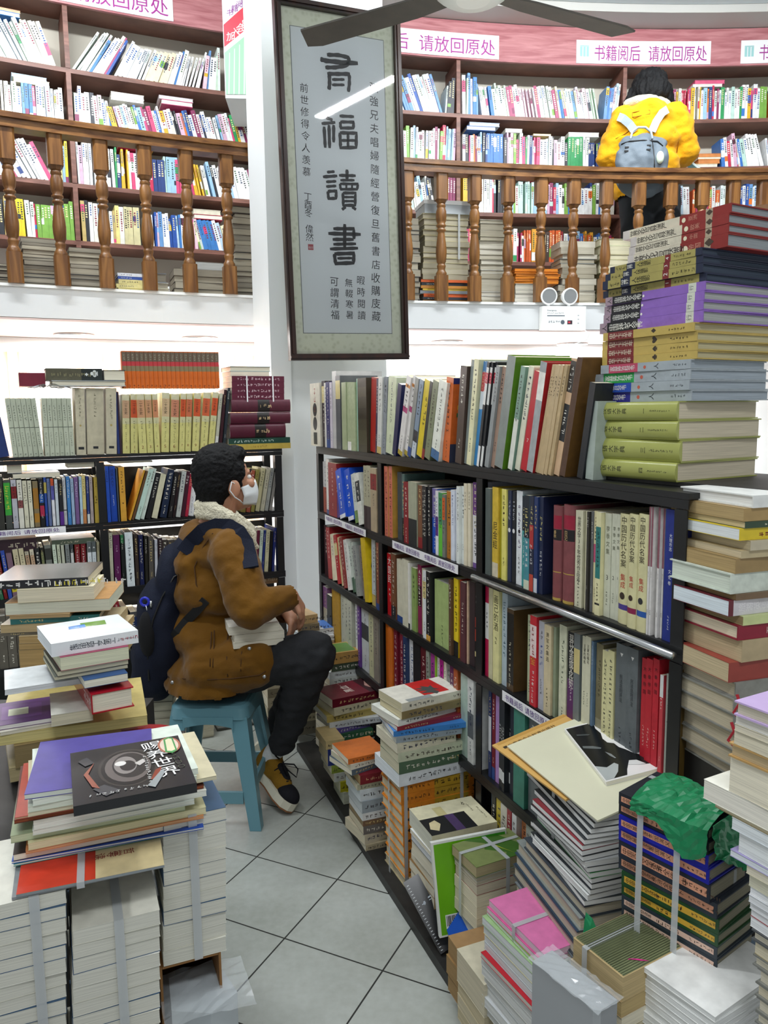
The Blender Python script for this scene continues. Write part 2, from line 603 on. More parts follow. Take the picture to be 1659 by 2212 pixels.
# ---- the round gallery: everything concentric about GC
GC = V((2.2, -3.4, 0))
R_RAIL, R_EDGE, R_CASE, R_BACK = 8.12, 8.15, 9.0, 9.27
Z_SLAB0, Z_SLAB1, Z_RAIL = 1.885, 2.035, 2.785
def gp(R, a, z=0.0):
    return V((GC.x + R * math.sin(a), GC.y + R * math.cos(a), z))
def ga_of(px, R, py=500):
    d = ray(px, py)
    d = V((d.x, d.y))
    o = V((-GC.x, -GC.y))
    A, Bq, C = d.dot(d), 2 * d.dot(o), o.dot(o) - R * R
    t = (-Bq + math.sqrt(Bq * Bq - 4 * A * C)) / (2 * A)
    return math.atan2(d.x * t - GC.x, d.y * t - GC.y)
def arc_box(mb, R0, R1, a0, a1, z0, z1, col=None, mi=0, step=0.035):
    n = max(1, int(math.ceil(abs(a1 - a0) / step)))
    vs, fs = [], []
    for i in range(n + 1):
        a = a0 + (a1 - a0) * i / n
        for R, z in ((R0, z0), (R1, z0), (R1, z1), (R0, z1)):
            vs.append(gp(R, a, z))
    for i in range(n):
        for j in range(4):
            fs.append((i * 4 + j, i * 4 + 4 + j, i * 4 + 4 + (j + 1) % 4, i * 4 + (j + 1) % 4))
    fs += [(0, 1, 2, 3), (n * 4 + 3, n * 4 + 2, n * 4 + 1, n * 4)]
    mb.add(vs, fs, col, mi)
A0, A1 = -0.66, 0.17
plain('slab_paint', 'd4d6d8', 0.7, noise_amt=0.08, noise_scale=2.5)
plain('soffit_paint', 'f3dcd9', 0.6, noise_amt=0.03, noise_scale=3)
mb = MB()
arc_box(mb, R_EDGE, 9.6, A0, A1, Z_SLAB0 + 0.012, Z_SLAB1)
struct(mb, 'slab', 'slab_paint', 'white painted edge of the round gallery floor')
mb = MB()
arc_box(mb, R_EDGE + 0.004, 9.6, A0, A1, Z_SLAB0, Z_SLAB0 + 0.010)
struct(mb, 'ceiling_under_gallery', 'soffit_paint', 'pinkish white underside of the gallery')
mb = MB()
arc_box(mb, R_EDGE - 0.01, R_EDGE + 0.09, A0, A1, Z_SLAB1 + 0.001, Z_SLAB1 + 0.014)
struct(mb, 'trim_1', 'white_trim', 'thin pale kerb along the gallery edge')
mb = MB()
arc_box(mb, R_BACK + 0.001, R_BACK + 0.12, A0, A1, Z_SLAB1 + 0.002, 4.6)
plain('gallery_wall', 'd9d4c6', 0.8, noise_amt=0.06, noise_scale=2)
struct(mb, 'wall_gallery', 'gallery_wall', 'cream back wall of the gallery bookcases')
mb = MB()
arc_box(mb, 9.05, 9.17, A0, A1, 0.0, Z_SLAB0 - 0.002)
struct(mb, 'wall_back', 'white_wall', 'bright white wall of the passage under the gallery')
# ceiling ring over the gallery cases, raised ceiling inside it
plain('ceiling_ring', 'c3c2bd', 0.8, noise_amt=0.04, noise_scale=2)
plain('ceiling_paint', 'dfe9ee', 0.8)
mb = MB()
arc_box(mb, 8.77, 9.4, A0, A1, 3.942, 4.02)
struct(mb, 'ceiling_ring', 'ceiling_ring', 'grey ceiling ring above the gallery bookcases')
mb = MB()
arc_box(mb, 5.6, 8.765, A0, A1, 3.99, 4.08)
struct(mb, 'ceiling', 'ceiling_paint', 'pale raised ceiling of the round hall')

# wood panels on the bright wall
for px0, px1, yt in ((0, 50, 752), (172, 258, 756), (500, 578, 758), (1012, 1052, 776), (1100, 1128, 776)):
    mb = MB()
    a0, a1 = ga_of(px0, 9.03, 800), ga_of(px1, 9.03, 800)
    arc_box(mb, 9.03, 9.049, a0, a1, 0.02, 1.80)
    for k in (0.0, 0.5, 1.0):
        aa = a0 + (a1 - a0) * k
        arc_box(mb, 9.018, 9.03, aa - 0.002, aa + 0.002, 0.02, 1.80)
    struct(mb, 'trim_%d' % (px0 // 50 + 10), 'panel_wood', 'pale wood panel on the bright wall under the gallery')

# downlights under the gallery (lamp and trim ring)
m, nt, b = nodes_of('lamp_glow')
b.inputs['Emission Color'].default_value = (1, 0.97, 0.93, 1)
b.inputs['Emission Strength'].default_value = 9.0
MATS['lamp_glow'] = m
for i, (px, py, what) in enumerate(((160, 722, 'leftmost, above the pile of black books'), (432, 729, 'above the orange set of volumes'), (965, 737, 'right of the hanging scroll'), (1236, 742, 'below the emergency light'))):
    p = at_z(px, py, Z_SLAB0)
    dl = thing('downlight', 'round recessed downlight under the gallery, ' + what, 'ceiling light', loc=(p.x, p.y, Z_SLAB0), group='downlights under the gallery')
    mb = MB()
    mb.lathe([(0.105, -0.0115), (0.11, -0.006), (0.105, -0.0005), (0.08, -0.0005), (0.08, -0.0100)], 28)
    mb.build('trim_ring', 'bright_steel', dl)
    mb = MB()
    mb.lathe([(0.078, -0.006), (0.078, -0.003)], 24)
    mb.build('lamp', 'lamp_glow', dl)
    d = bpy.data.lights.new('downlight_beam', 'AREA')
    d.shape, d.size, d.energy, d.color = 'DISK', 0.14, 14, (1, 0.97, 0.94)
    o = bpy.data.objects.new('downlight_beam', d)
    COL.objects.link(o)
    o.location = (p.x, p.y, Z_SLAB0 - 0.014)
# unseen area lights added under the gallery to boost the downlights
for i, a in enumerate((-0.50, -0.36, -0.20, -0.05)):
    p = gp(8.55, a, 1.86)
    area_light('passage_fill', p, 0.9, 0.12, 20, (1, 0.985, 0.97), (0, 0, -a))

# ---- the white column in the corner
PHI = math.radians(23.0)
EX = V((math.cos(PHI), math.sin(PHI), 0))
EY = V((-math.sin(PHI), math.cos(PHI), 0))
COLP = V((-0.548, 3.875, 0))
MC = frame_of(COLP, EX, EY, (0, 0, 1))
mb = MB()
mb.box((0, 0, 0), (0.62, 0.30, 3.99), M=MC)
struct(mb, 'column', 'white_wall', 'white square column in the corner between the two bookcases')
mb = MB()
mb.box((0.0, -0.022, 0.0), (0.10, -0.001, 3.98), M=MC)
struct(mb, 'trim_2', 'white_wall', 'flat white pilaster strip on the column')

# ---- bookcases of the gallery
ZB = [Z_SLAB1 + 0.02, 2.437, 2.755, 3.065, 3.375]
Z_FB, Z_FT = 3.705, 3.94
AL0, AL1 = A0 + 0.01, ga_of(566, R_CASE)
AR0, AR1 = ga_of(840, R_CASE), A1 - 0.005
DIV_L = [ga_of(153, R_CASE, 250)]
DIV_R = [ga_of(990, R_CASE, 250), ga_of(1348, R_CASE, 250)]
def bookcase(name, a0, a1, divs, label, top_from=None):
    root = thing(name, label, 'bookcase', loc=gp(R_CASE, (a0 + a1) / 2, Z_SLAB1))
    inv = Matrix.Translation(-root.location)
    def part(mb, nm, mat):
        mb.v = [tuple(V(p) - root.location) for p in mb.v]
        return mb.build(nm, mat, root)
    for z in ZB:
        q = MB()
        arc_box(q, R_CASE, R_BACK, a0, a1, z - 0.024, z)
        part(q, 'shelf_board', 'case_wood')
    q = MB()
    arc_box(q, R_CASE + 0.01, R_BACK, a0, a1, 3.74, 3.76)
    part(q, 'top_board', 'case_wood')
    q = MB()
    arc_box(q, R_CASE - 0.02, R_CASE, a0, a1, Z_FB, Z_FT - 0.002)
    part(q, 'fascia', 'fascia_wood')
    w = 0.013 / R_CASE
    for a in [a0 + w, *divs, a1 - w]:
        for z0, z1 in zip(ZB, ZB[1:] + [3.74]):
            q = MB()
            arc_box(q, R_CASE - 0.004, R_BACK, a - w, a + w, z0 + 0.0005, z1 - 0.0245)
            part(q, 'upright', 'case_wood')
    return root
bookcase('wooden_bookcase', AL0, AL1, DIV_L, 'reddish wooden wall bookcase on the gallery, left of the hanging scroll')
bookcase('wooden_bookcase', AR0, AR1, DIV_R, 'reddish wooden wall bookcase on the gallery, behind the person in yellow')

# signs on the fascias
plain('sign_white', 'f4f4f6', 0.35)
def fascia_sign(px_start, px_end, py0, label, first=0, logo=True):
    """white banner curved along the fascia"""
    R = R_CASE - 0.026
    a0, a1 = ga_of(px_start, R, py0), ga_of(px_end, R, py0)
    z0, z1 = 3.715, 3.86
    zc = (z0 + z1) / 2
    root = thing('shelf_sign', label, 'sign', loc=gp(R, (a0 + a1) / 2, z0), group='return-the-book signs along the gallery')
    q = MB()
    arc_box(q, R, R + 0.005, a0, a1, z0, z1, step=0.008)
    q.v = [tuple(V(p) - root.location) for p in q.v]
    q.build('panel', 'sign_white', root)
    q = MB()
    full = '书籍阅后 请放回原处'
    tot = 9.6
    L = abs(a1 - a0)
    a = a0 + L * (0.13 if logo else 0.01)
    da = (a0 + L * 0.975 - a) / tot if first == 0 else L * 0.86 / tot
    s = full[first:]
    if first:
        a = a1 - L * 0.02 - da * (len(s.replace(' ', '')) + 0.6 * s.count(' '))
    for ch in s:
        if ch == ' ':
            a += da * 0.6
            continue
        p = gp(R - 0.0016, a, zc - 0.045)
        ex = V((math.cos(a), -math.sin(a), 0))
        text_flat(q, ch, frame_of(p, ex, (0, 0, 1), V((-math.sin(a), -math.cos(a), 0))), 0.105, 'a3298f', squash=min(1.35, da * R / 0.105))
        a += da
    q.v = [tuple(V(p) - root.location) for p in q.v]
    q.build('lettering', 'print', root)
    if logo:
        q = MB()
        aa = a0 + L * 0.06
        p = gp(R - 0.0016, aa, zc - 0.03)
        ex = V((math.cos(aa), -math.sin(aa), 0))
        M = frame_of(p, ex, (0, 0, 1), V((-math.sin(aa), -math.cos(aa), 0)))
        for k in range(3):
            q.box((-0.03 + 0.022 * k, 0.0, 0), (-0.014 + 0.022 * k, 0.06, 0.0004), '9fd0cf', M=M)
        q.box((-0.03, 0.062, 0), (0.03, 0.068, 0.0004), '9fd0cf', M=M)
        q.v = [tuple(V(p2) - root.location) for p2 in q.v]
        q.build('emblem', 'print', root)
fascia_sign(-120, 374, 30, 'white return-the-book sign in magenta letters above the left bookcase', 1, False)
fascia_sign(700, 1078, 100, 'white sign partly hidden by the hanging scroll, magenta letters, above right bookcase', 1, False)
fascia_sign(1245, 1535, 125, 'white sign with magenta letters straight above the person in yellow')
fascia_sign(1600, 1900, 130, 'white sign cut off at the edge, right of the one above the person')

# ---- balustrade
def turned_profile():
    # (half width, z fraction) of the turned middle
    return [(0.030, 0.205), (0.031, 0.225), (0.024, 0.24), (0.021, 0.255), (0.025, 0.275), (0.025, 0.285), (0.021, 0.292), (0.021, 0.302), (0.026, 0.312), (0.030, 0.36), (0.031, 0.40), (0.027, 0.46), (0.020, 0.535),
            (0.019, 0.55), (0.026, 0.558), (0.026, 0.57), (0.020, 0.578), (0.020, 0.586), (0.027, 0.594), (0.027, 0.606), (0.021, 0.615), (0.027, 0.635), (0.030, 0.67), (0.029, 0.71), (0.023, 0.735), (0.022, 0.742), (0.026, 0.75), (0.024, 0.765), (0.020, 0.775)]
H_BAL = Z_RAIL - 0.05 - (Z_SLAB1 + 0.0145)
def baluster(parent, a):
    mb = MB()
    h = H_BAL
    w = 0.034
    M = frame_of(gp(R_RAIL + 0.035, a, Z_SLAB1 + 0.0145) - parent.location, (math.cos(a), -math.sin(a), 0), (math.sin(a), math.cos(a), 0), (0, 0, 1))
    def sq(z0, z1, c):
        k = w * 0.72
        mb.prism([(-w, -k), (-k, -w), (k, -w), (w, -k), (w, k), (k, w), (-k, w), (-w, k)], z0 * h, z1 * h, M=M)
    sq(0.0, 0.205, 0)
    mb.lathe([(r, z * h) for r, z in turned_profile()], 14, M=M)
    mb.lathe([(0.024, 0.775 * h), (0.033, 0.80 * h), (0.033, 0.805 * h)], 8, M=M, smooth=False)
    sq(0.80, 1.0, 0)
    return mb.build('baluster', 'baluster_wood', parent)
def balustrade(a0, a1, label, px_list):
    root = thing('balustrade', label, 'railing', loc=gp(R_RAIL, (a0 + a1) / 2, Z_SLAB1 + 0.0145))
    q = MB()
    arc_box(q, R_RAIL - 0.02, R_RAIL + 0.09, a0, a1, Z_RAIL - 0.012, Z_RAIL + 0.012)
    arc_box(q, R_RAIL - 0.008, R_RAIL + 0.078, a0, a1, Z_RAIL - 0.05, Z_RAIL - 0.0125)
    q.v = [tuple(V(p) - root.location) for p in q.v]
    q.build('handrail', 'rail_wood', root)
    for px, py in px_list:
        baluster(root, ga_of(px, R_RAIL + 0.035, py))
balustrade(-0.62, ga_of(571, R_RAIL, 400), 'brown wooden balustrade of the gallery, left of the hanging scroll', [(-66, 430), (22, 430), (125, 440), (222, 440), (316, 450), (405, 460), (492, 480)])
balustrade(ga_of(800, R_RAIL, 400), A1 - 0.01, 'brown wooden balustrade of the gallery, right of the hanging scroll',
           [(880, 500), (953, 500), (1025, 500), (1097, 500), (1168, 500), (1238, 500), (1308, 500), (1378, 500), (1446, 500), (1514, 500), (1580, 500), (1646, 500)])

# ---- white box with a poster at the end of the left bookcase
plain('box_paint', 'e4ecec', 0.6)
pa = at_y(487, 212, 4.62)
pb = at_y(572, 240, 4.635)
mb = MB()
zb = pa.z
dx = V((pb.x - pa.x, pb.y - pa.y, 0)).normalized()
dy = V((-dx.y, dx.x, 0))
ln = (V((pb.x, pb.y, 0)) - V((pa.x, pa.y, 0))).length
MP = frame_of((pa.x, pa.y, 0), dx, dy, (0, 0, 1))
mb.box((0, 0, zb), (ln, 0.44, 3.93), M=MP)
struct(mb, 'wall_box', 'box_paint', 'white boxed-in duct at the end of the left gallery bookcase')
po = thing('poster', 'green, red and white poster on the white box beside the column', 'poster', M=MP @ T(0, -0.004, zb + 0.02))
mb = MB()
hh = 3.90 - zb
mb.box((0.004, 0.0, 0.0), (ln - 0.004, 0.003, hh), 'f2f4f4')
mb.build('sheet', 'painted', po)
mb = MB()
e = -0.0006
def pq(pts, c):
    mb.add([(u * ln, e, v * hh) for u, v in pts], [tuple(range(len(pts)))], c)
pq([(0.02, 0.0), (0.98, 0.0), (0.98, 0.52), (0.02, 0.30)], '8fce9d')
e = -0.0010
for k in range(7):
    pq([(0.08 + 0.13 * k, 0.0), (0.11 + 0.13 * k, 0.0), (0.16 + 0.13 * k, 0.30 + 0.03 * k), (0.14 + 0.13 * k, 0.30 + 0.03 * k)], 'c8ead0')
pq([(0.02, 0.34), (0.98, 0.56), (0.98, 0.74), (0.02, 0.50)], 'c81f3a')
e = -0.0016
def poster_text(s, u, v, sz, c):
    n = 0
    for ch in s:
        p = (u + n * 0.125, v + n * 0.03)
        text_flat(mb, ch, frame_of((p[0] * ln, e, p[1] * hh), (1, 0, 0.25), (0, 0, 1), (0, -1, 0)), sz, c)
        n += 1
poster_text('加入会员', 0.08, 0.385, 0.05, 'ffffff')
poster_text('书籍阅后', 0.10, 0.56, 0.04, '8a2d8c')
mb.build('print', 'print', po)

# ================================================================== THE STEEL BOOKCASES
RSA = math.radians(22.016)
RU = V((math.sin(RSA), -math.cos(RSA), 0))        # along the right bookcase, towards the camera
RN = V((math.cos(RSA), math.sin(RSA), 0))         # into the shelf
RP = V((-0.3407, 3.6, 0))
LSA = math.radians(26.1)
LU = V((math.cos(LSA), math.sin(LSA), 0))
LN = V((-math.sin(LSA), math.cos(LSA), 0))
LP = V((-0.5, 3.644, 0))
RZ = [1.285, 0.995, 0.705, 0.415, 0.125]
LZ = [1.270, 0.980, 0.690, 0.400, 0.110]
def u_at(P0, U, z, px):
    """distance along a shelf edge whose point shows at column px of the photograph"""
    lo, hi = -3.0, 3.2
    n = RN if U is RU else LN
    d = ray(px, 1100)
    # plane of the front edge met by the vertical plane through the column, refined for roll
    u = None
    y = 1100
    for _ in range(6):
        q = at_plane(px, y, P0, n)
        u = (q - P0).dot(U)
        y = px_of(P0 + U * u + V((0, 0, z)))[1]
    return u
plain('shelf_metal', '17181a', 0.42, 0.0, 0.4, 14)
DEPTH = 0.205
def steel_case(name, P0, U, Nn, u0, u1, posts, zs, label, back=False):
    root = thing(name, label, 'bookcase', M=frame_of(P0, U, Nn, (0, 0, 1)))
    for z in zs:
        q = MB()
        q.box((u0, 0.0, z - 0.012), (u1, DEPTH, z))
        q.box((u0, 0.0, z - 0.030), (u1, 0.003, z - 0.0125))
        q.build('shelf_board', 'shelf_metal', root)
    for u in posts:
        for y0 in (0.002, DEPTH - 0.032):
            q = MB()
            for z0, z1 in zip([0.0] + sorted(zs), sorted(zs)):
                q.box((u - 0.016, y0 - 0.004, z0 + 0.0005), (u + 0.016, y0 - 0.001, z1 - 0.031))
                q.box((u - 0.016, y0 - 0.001, z0 + 0.0005), (u - 0.013, y0 + 0.03, z1 - 0.031))
            q.build('post', 'shelf_metal', root)
    if back:  # dark sheet added so the gaps behind the books stay dark
        q = MB()
        q.box((u0, DEPTH + 0.001, 0.03), (u1, DEPTH + 0.006, zs[0] - 0.002))
        q.build('back_panel', 'shelf_metal', root)
    return root
RUP = [u_at(RP, RU, 1.0, px) for px in (689, 822, 1036, 1462)]
steel_case('steel_bookcase', RP, RU, RN, RUP[0] - 0.02, RUP[3] + 0.016, RUP, RZ, 'black steel bookcase running from the column towards the pile of dictionaries', True)
LUP = [u_at(LP, LU, 1.0, px) for px in (-160, 223, 604)]
steel_case('steel_bookcase', LP, LU, LN, LUP[0] - 0.3, LUP[2] + 0.02, LUP, LZ, 'black steel bookcase behind the seated man, left of the column')

# chrome tube with plastic film along the second board of the near bay
q = MB()
a = RP + RU * (RUP[2] - 0.01) - RN * 0.016 + V((0, 0, RZ[1] - 0.012))
b2 = RP + RU * (RUP[3] + 0.01) - RN * 0.016 + V((0, 0, RZ[1] - 0.012))
q.tube([a, (a + b2) / 2, b2], 0.0075, 10)
tag(q.build('chrome_rail', 'bright_steel'), 'chrome rail along the front of the near shelf of the right bookcase', 'rail')

def shelf_strip(P0, U, Nn, z, px0, px1, label, texts, group='return-the-book strips on the shelf edges'):
    u0, u1 = u_at(P0, U, z - 0.015, px0), u_at(P0, U, z - 0.015, px1)
    M = frame_of(P0 + U * u0 - Nn * 0.0045 + V((0, 0, z - 0.029)), U, Nn, (0, 0, 1))
    r = thing('shelf_strip', label, 'label', M=M, group=group)
    L = u1 - u0
    q = MB()
    q.box((0, 0, 0), (L, 0.001, 0.027), 'f2f2f4')
    q.build('strip', 'sign_white', r)
    n = texts
    for k in range(n):
        q = MB()
        seg = L / n
        text_flat(q, '书籍阅后 请放回原处', frame_of((seg * k + seg * 0.06, -0.0006, 0.0065), (1, 0, 0), (0, 0, 1), (0, -1, 0)), 0.019, '5b2f86', squash=seg * 0.88 / (9.5 * 0.019))
        q.build('lettering', 'print', r)
shelf_strip(RP, RU, RN, RZ[1], 704, 792, 'white return-the-book strip on the far end of the right bookcase', 2)
shelf_strip(RP, RU, RN, RZ[1], 850, 992, 'white return-the-book strip under the salmon album and white paperbacks', 2)
shelf_strip(RP, RU, RN, RZ[2], 1088, 1200, 'white return-the-book strip above the lilac and teal books', 1)
shelf_strip(LP, LU, LN, LZ[1], -30, 142, 'white return-the-book strip on the bookcase behind the man', 1)

# ------------------------------------------------------------------ rows of standing books
BR = random.Random(11)
def ink_for(c):
    r = srgb(c)
    l = 0.3 * r[0] + 0.59 * r[1] + 0.11 * r[2]
    return BR.choice(('f3efe0', 'eae6d8', 'e6cf8a')) if l < 120 else BR.choice(('26282c', '2c2a28', '3a2420', '2a3350'))
def auto_text(t, h, c):
    k = min(0.62, 0.017 / t)
    n = BR.randint(5, 9)
    n = max(3, min(n, int(0.6 * h / (k * t * 1.05))))
    ink = ink_for(c)
    out = [(n, BR.uniform(0.90, 0.95), k, ink)]
    if BR.random() < 0.75:
        out.append((BR.randint(3, 5), 0.26, k * 0.6, ink))
    return out
def auto_bands(c):
    x = BR.random()
    if x < 0.16:
        return [(0.0, BR.uniform(0.08, 0.2), BR.choice(('f0eee6', '2a2c30', '8a1f24', '2b4b8a', 'c9b26a')))]
    if x < 0.26:
        z = BR.uniform(0.55, 0.7)
        return [(z, z + 0.25, BR.choice(('f0eee6', '1d2f5a', '8a1f24', 'd9c98a')))]
    return []
def size_word(t):
    return 'slim ' if t < 0.017 else 'thick ' if t > 0.05 else ''
def shelf_row(P0, U, Nn, z, where, entries, group, depth=0.15, back=0.006):
    n = 0
    for e in entries:
        x0, x1, yt, c = e[:4]
        o = e[4] if len(e) > 4 else {}
        k = o.get('n', 1)
        for q in range(k):
            xa, xb = x0 + (x1 - x0) * q / k, x0 + (x1 - x0) * (q + 1) / k
            ua, ub = u_at(P0, U, z, xa), u_at(P0, U, z, xb)
            n += 1
            t = ub - ua - 0.0012
            lean = o.get('l', 0)
            pl = at_plane((xa + xb) / 2 + lean, yt + o.get('dy', 0) * q, P0 + Nn * back, Nn)
            um = (ua + ub) / 2
            du = (pl - P0).dot(U) - um if lean else 0.0
            hz = max(0.06, pl.z - z)
            th = math.atan2(du, hz)
            h = math.hypot(du, hz) - t * abs(math.sin(th)) * 0.6
            t *= math.cos(th) * 0.985
            if z < 1.2:
                h = min(h, (0.254 - t * abs(math.sin(th))) / max(0.5, math.cos(th)))
            d = o.get('d', depth) * BR.uniform(0.93, 1.04)
            if z < 1.2:
                d = min(d, .178)
            bk = back + BR.uniform(-0.004, 0.012)
            B = frame_of(P0 + Nn * bk + V((0, 0, z + 0.0003)), U, Nn, (0, 0, 1))
            if th >= 0:
                M = B @ T(ub - 0.0006, 0, 0) @ Matrix.Rotation(th, 4, 'Y') @ T(-t, 0, 0)
            else:
                M = B @ T(ua + 0.0006, 0, 0) @ Matrix.Rotation(th, 4, 'Y')
            cc = c if isinstance(c, str) else c[q % len(c)]
            spc = o.get('sp')
            vis = spc or cc
            bands = o['b'] if 'b' in o else (auto_bands(vis) if t > 0.014 and 'T' not in o else [])
            bands = [bd for bd in bands]
            tx = []
            if 'T' in o:
                tt = o['T'] if isinstance(o['T'], list) else [o['T']]
                for it in tt:
                    s = it[0]
                    if isinstance(s, (list, tuple)):
                        s = s[q % len(s)]
                    tx.append((s, it[1], min(it[2], 1.2), it[3], *it[4:]))
            elif not o.get('plain'):
                tx = auto_text(t, h, vis)
            desc = o.get('desc')
            hd = o.get('hard', BR.random() < 0.25)
            shown = [colour_name(vis)]
            for bd in bands:
                if bd[1] - bd[0] > 0.3 and colour_name(bd[2]) not in shown:
                    shown.append(colour_name(bd[2]))
            col = ' and '.join(shown[:2])
            lab = f"{size_word(t)}{col} {desc or 'book'}, {ordinal(n)} spine {where}"
            if len(lab.split()) > 16:
                lab = lab[len(size_word(t)):]
            book(M, t, h, d, cc, bands, tx, o.get('f', ()), (), o.get('pg', BR.choice(('e6dfc9', 'ddd3b8', 'e9e6da'))), hd, o.get('rnd', 0) * t, None, spc, label=lab, group=group, name='hardcover_book' if hd else 'paperback_book')
    return n
W1, B1 = 'f2efe4', '202226'
# ---- on top of the right bookcase
shelf_row(RP, RU, RN, RZ[0], 'on top of the right bookcase, counted from column', [
    (667, 688, 828, 'e4ddcb', {'T': [(3, .93, .25, 'a03a2a'), ('●', .72, .55, '2a2a2a'), ('●', .5, .55, '2a2a2a'), ('■', .25, .5, '2a2a2a')]}),
    (690, 697, 823, '2a2026'), (697, 703, 827, 'e4e2d8'), (703, 711, 825, '3a3c6e'), (711, 716, 826, 'd3cbd6'),
    (716, 725, 802, 'c4c2c0', {'plain': 1, 'd': .2}), (726, 736, 812, '5d6064', {'plain': 1}),
    (738, 767, 826, 'aab58f', {'n': 3, 'plain': 1, 'desc': 'plastic-wrapped book'}), (767, 772, 818, 'a9d2bd', {'plain': 1}), (772, 791, 817, '3f3d2e', {'b': [(.1, .3, '4b4836'), (.45, .6, '302e22'), (.75, .88, '514d3a')], 'plain': 1}),
    (791, 806, 815, 'a81a16', {'l': 6, 'plain': 1}), (806, 810, 818, '26264a', {'l': 6}), (810, 819, 814, 'd6d8d2', {'l': 7}), (819, 826, 814, '8f949a', {'l': 8}),
    (826, 843, 813, 'd2dab9', {'l': 10}), (843, 851, 829, '1b2150', {'l': 17, 'plain': 1}),
    (852, 872, 812, 'e6e2de', {'n': 2, 'l': 24, 'b': [(.0, .06, 'b8a23a'), (.55, .62, 'b5427a'), (.86, .9, 'd78a3a')]}), (872, 880, 816, '8f918c', {'l': 22, 'plain': 1}), (881, 890, 820, '7f92a6', {'l': 23, 'b': [(0, .2, 'c9d2da'), (.2, .35, '2b2f3a')]}),
    (891, 906, 821, 'dfc520', {'l': 23, 'T': [(5, .8, .4, '5a4a10')]}), (907, 913, 824, '1e2022', {'l': 23, 'plain': 1}), (913, 925, 822, '7d8567', {'l': 24}),
    (927, 945, 822, 'e9ebdf', {'l': 24, 'b': [(0, .12, '3a6a9a')]}),
    (947, 962, 815, 'd8692a', {'l': 14, 'f': [('r', 0, 1, .93, 1, '2a2f6a'), ('r', 0, 1, 0, .22, '3a3f55'), ('p', [(.5 + .32 * math.cos(k * PI / 8), .35 + .16 * math.sin(k * PI / 8)) for k in range(16)], '4a8a2a'), ('t', '朗文', .12, .82, .055, 'f3efe0', False), ('t', '外研社', .12, .74, .055, '26262a', False), ('t', 'NEW CO', .10, .63, .075, 'e8c23a', False), ('r', .1, .9, .54, .59, '2a6a3a')], 'd': .17}),
    (980, 994, 790, '4a3a33', {'l': 17}), (994, 1004, 777, '8a928d', {'l': 20, 'plain': 1}), (1004, 1014, 776, 'ece7bb', {'l': 22}),
    (1014, 1026, 781, '2f86c4', {'n': 2, 'l': 26, 'b': [(.72, .9, 'c0283a'), (.55, .72, 'd9e4ea'), (.9, 1, '3a7ab0')]}),
    (1026, 1042, 782, '26282c', {'n': 3, 'l': 28, 'b': [(0, .2, 'f0f0ec'), (.6, .95, 'f0f0ec'), (.8, .9, 'c9334a')]}),
    (1043, 1051, 790, '94999a', {'l': 30}), (1051, 1059, 792, 'a88a78', {'l': 30}), (1060, 1078, 768, '618f22', {'sp': '8d948f', 'l': 34, 'plain': 1, 'd': .2, 'hard': True}),
    (1088, 1098, 791, '7fa08f', {'l': 34, 'b': [(.0, .5, 'e4e6da')]}), (1099, 1110, 791, 'e6e4cc', {'l': 36}), (1111, 1125, 802, 'c4202e', {'l': 36, 'T': [('7', .34, .5, W1)]}),
    (1127, 1141, 781, 'ac1a22', {'sp': 'a8adae', 'l': 36, 'plain': 1, 'hard': True, 'd': .19, 'f': [('t', '剑', .1, .45, .12, W1, False), ('t', '经', .1, .32, .12, W1, False), ('t', '20', .1, .22, .09, W1, False), ('r', .85, 1, 0, 1, 'a8adae')]}),
    (1142, 1186, 788, 'c6ad83', {'n': 6, 'l': 42, 'T': [(6, .9, .6, '5a4630')], 'b': []}), (1187, 1199, 774, 'd9b58f', {'l': 44, 'b': [(.3, .62, '23262a'), (.72, .98, '3a3430')], 'T': [(4, .95, .7, W1), (4, .58, .7, W1)]}),
    (1200, 1212, 772, '6a4a1c', {'l': 44, 'plain': 1, 'd': .21, 'hard': True, 'sp': '5a4030'}), (1236, 1249, 826, '1e2126', {'l': 34, 'plain': 1}), (1251, 1268, 866, 'a9b5ac', {'l': 16, 'plain': 1, 'd': .17}),
], 'books on top of the right bookcase', depth=0.16)
# ---- second level of the right bookcase
g2 = 'books on the second level of the right bookcase'
shelf_row(RP, RU, RN, RZ[1], 'on second shelf, far bay of right bookcase', [
    (692, 702, 998, 'd5d3d2', {'b': [(0, .5, 'b5695a')]}), (702, 709, 992, 'e6e2da'), (709, 727, 1000, '8f141c'), (727, 734, 1012, '4a2f80', {'l': -5}),
    (734, 760, 1013, '1f57d0', {'n': 2, 'l': -9, 'b': [(0, .08, 'e6eaf2')], 'T': [(4, .9, .5, W1)]}), (760, 769, 1023, 'd3dbd3', {'l': -8, 'b': [(0, .25, '7fa05a')]}), (770, 780, 1022, 'e3e5dc', {'l': -8, 'b': [(.45, .85, '33383a')], 'T': [(6, .82, .5, W1)]}),
    (781, 798, 1006, 'b0ad92', {'n': 2, 'b': [(0, .36, '3b2c30')], 'hard': True}), (799, 812, 1011, 'b5a384'), (812, 817, 1008, '232326')], g2, depth=.16)
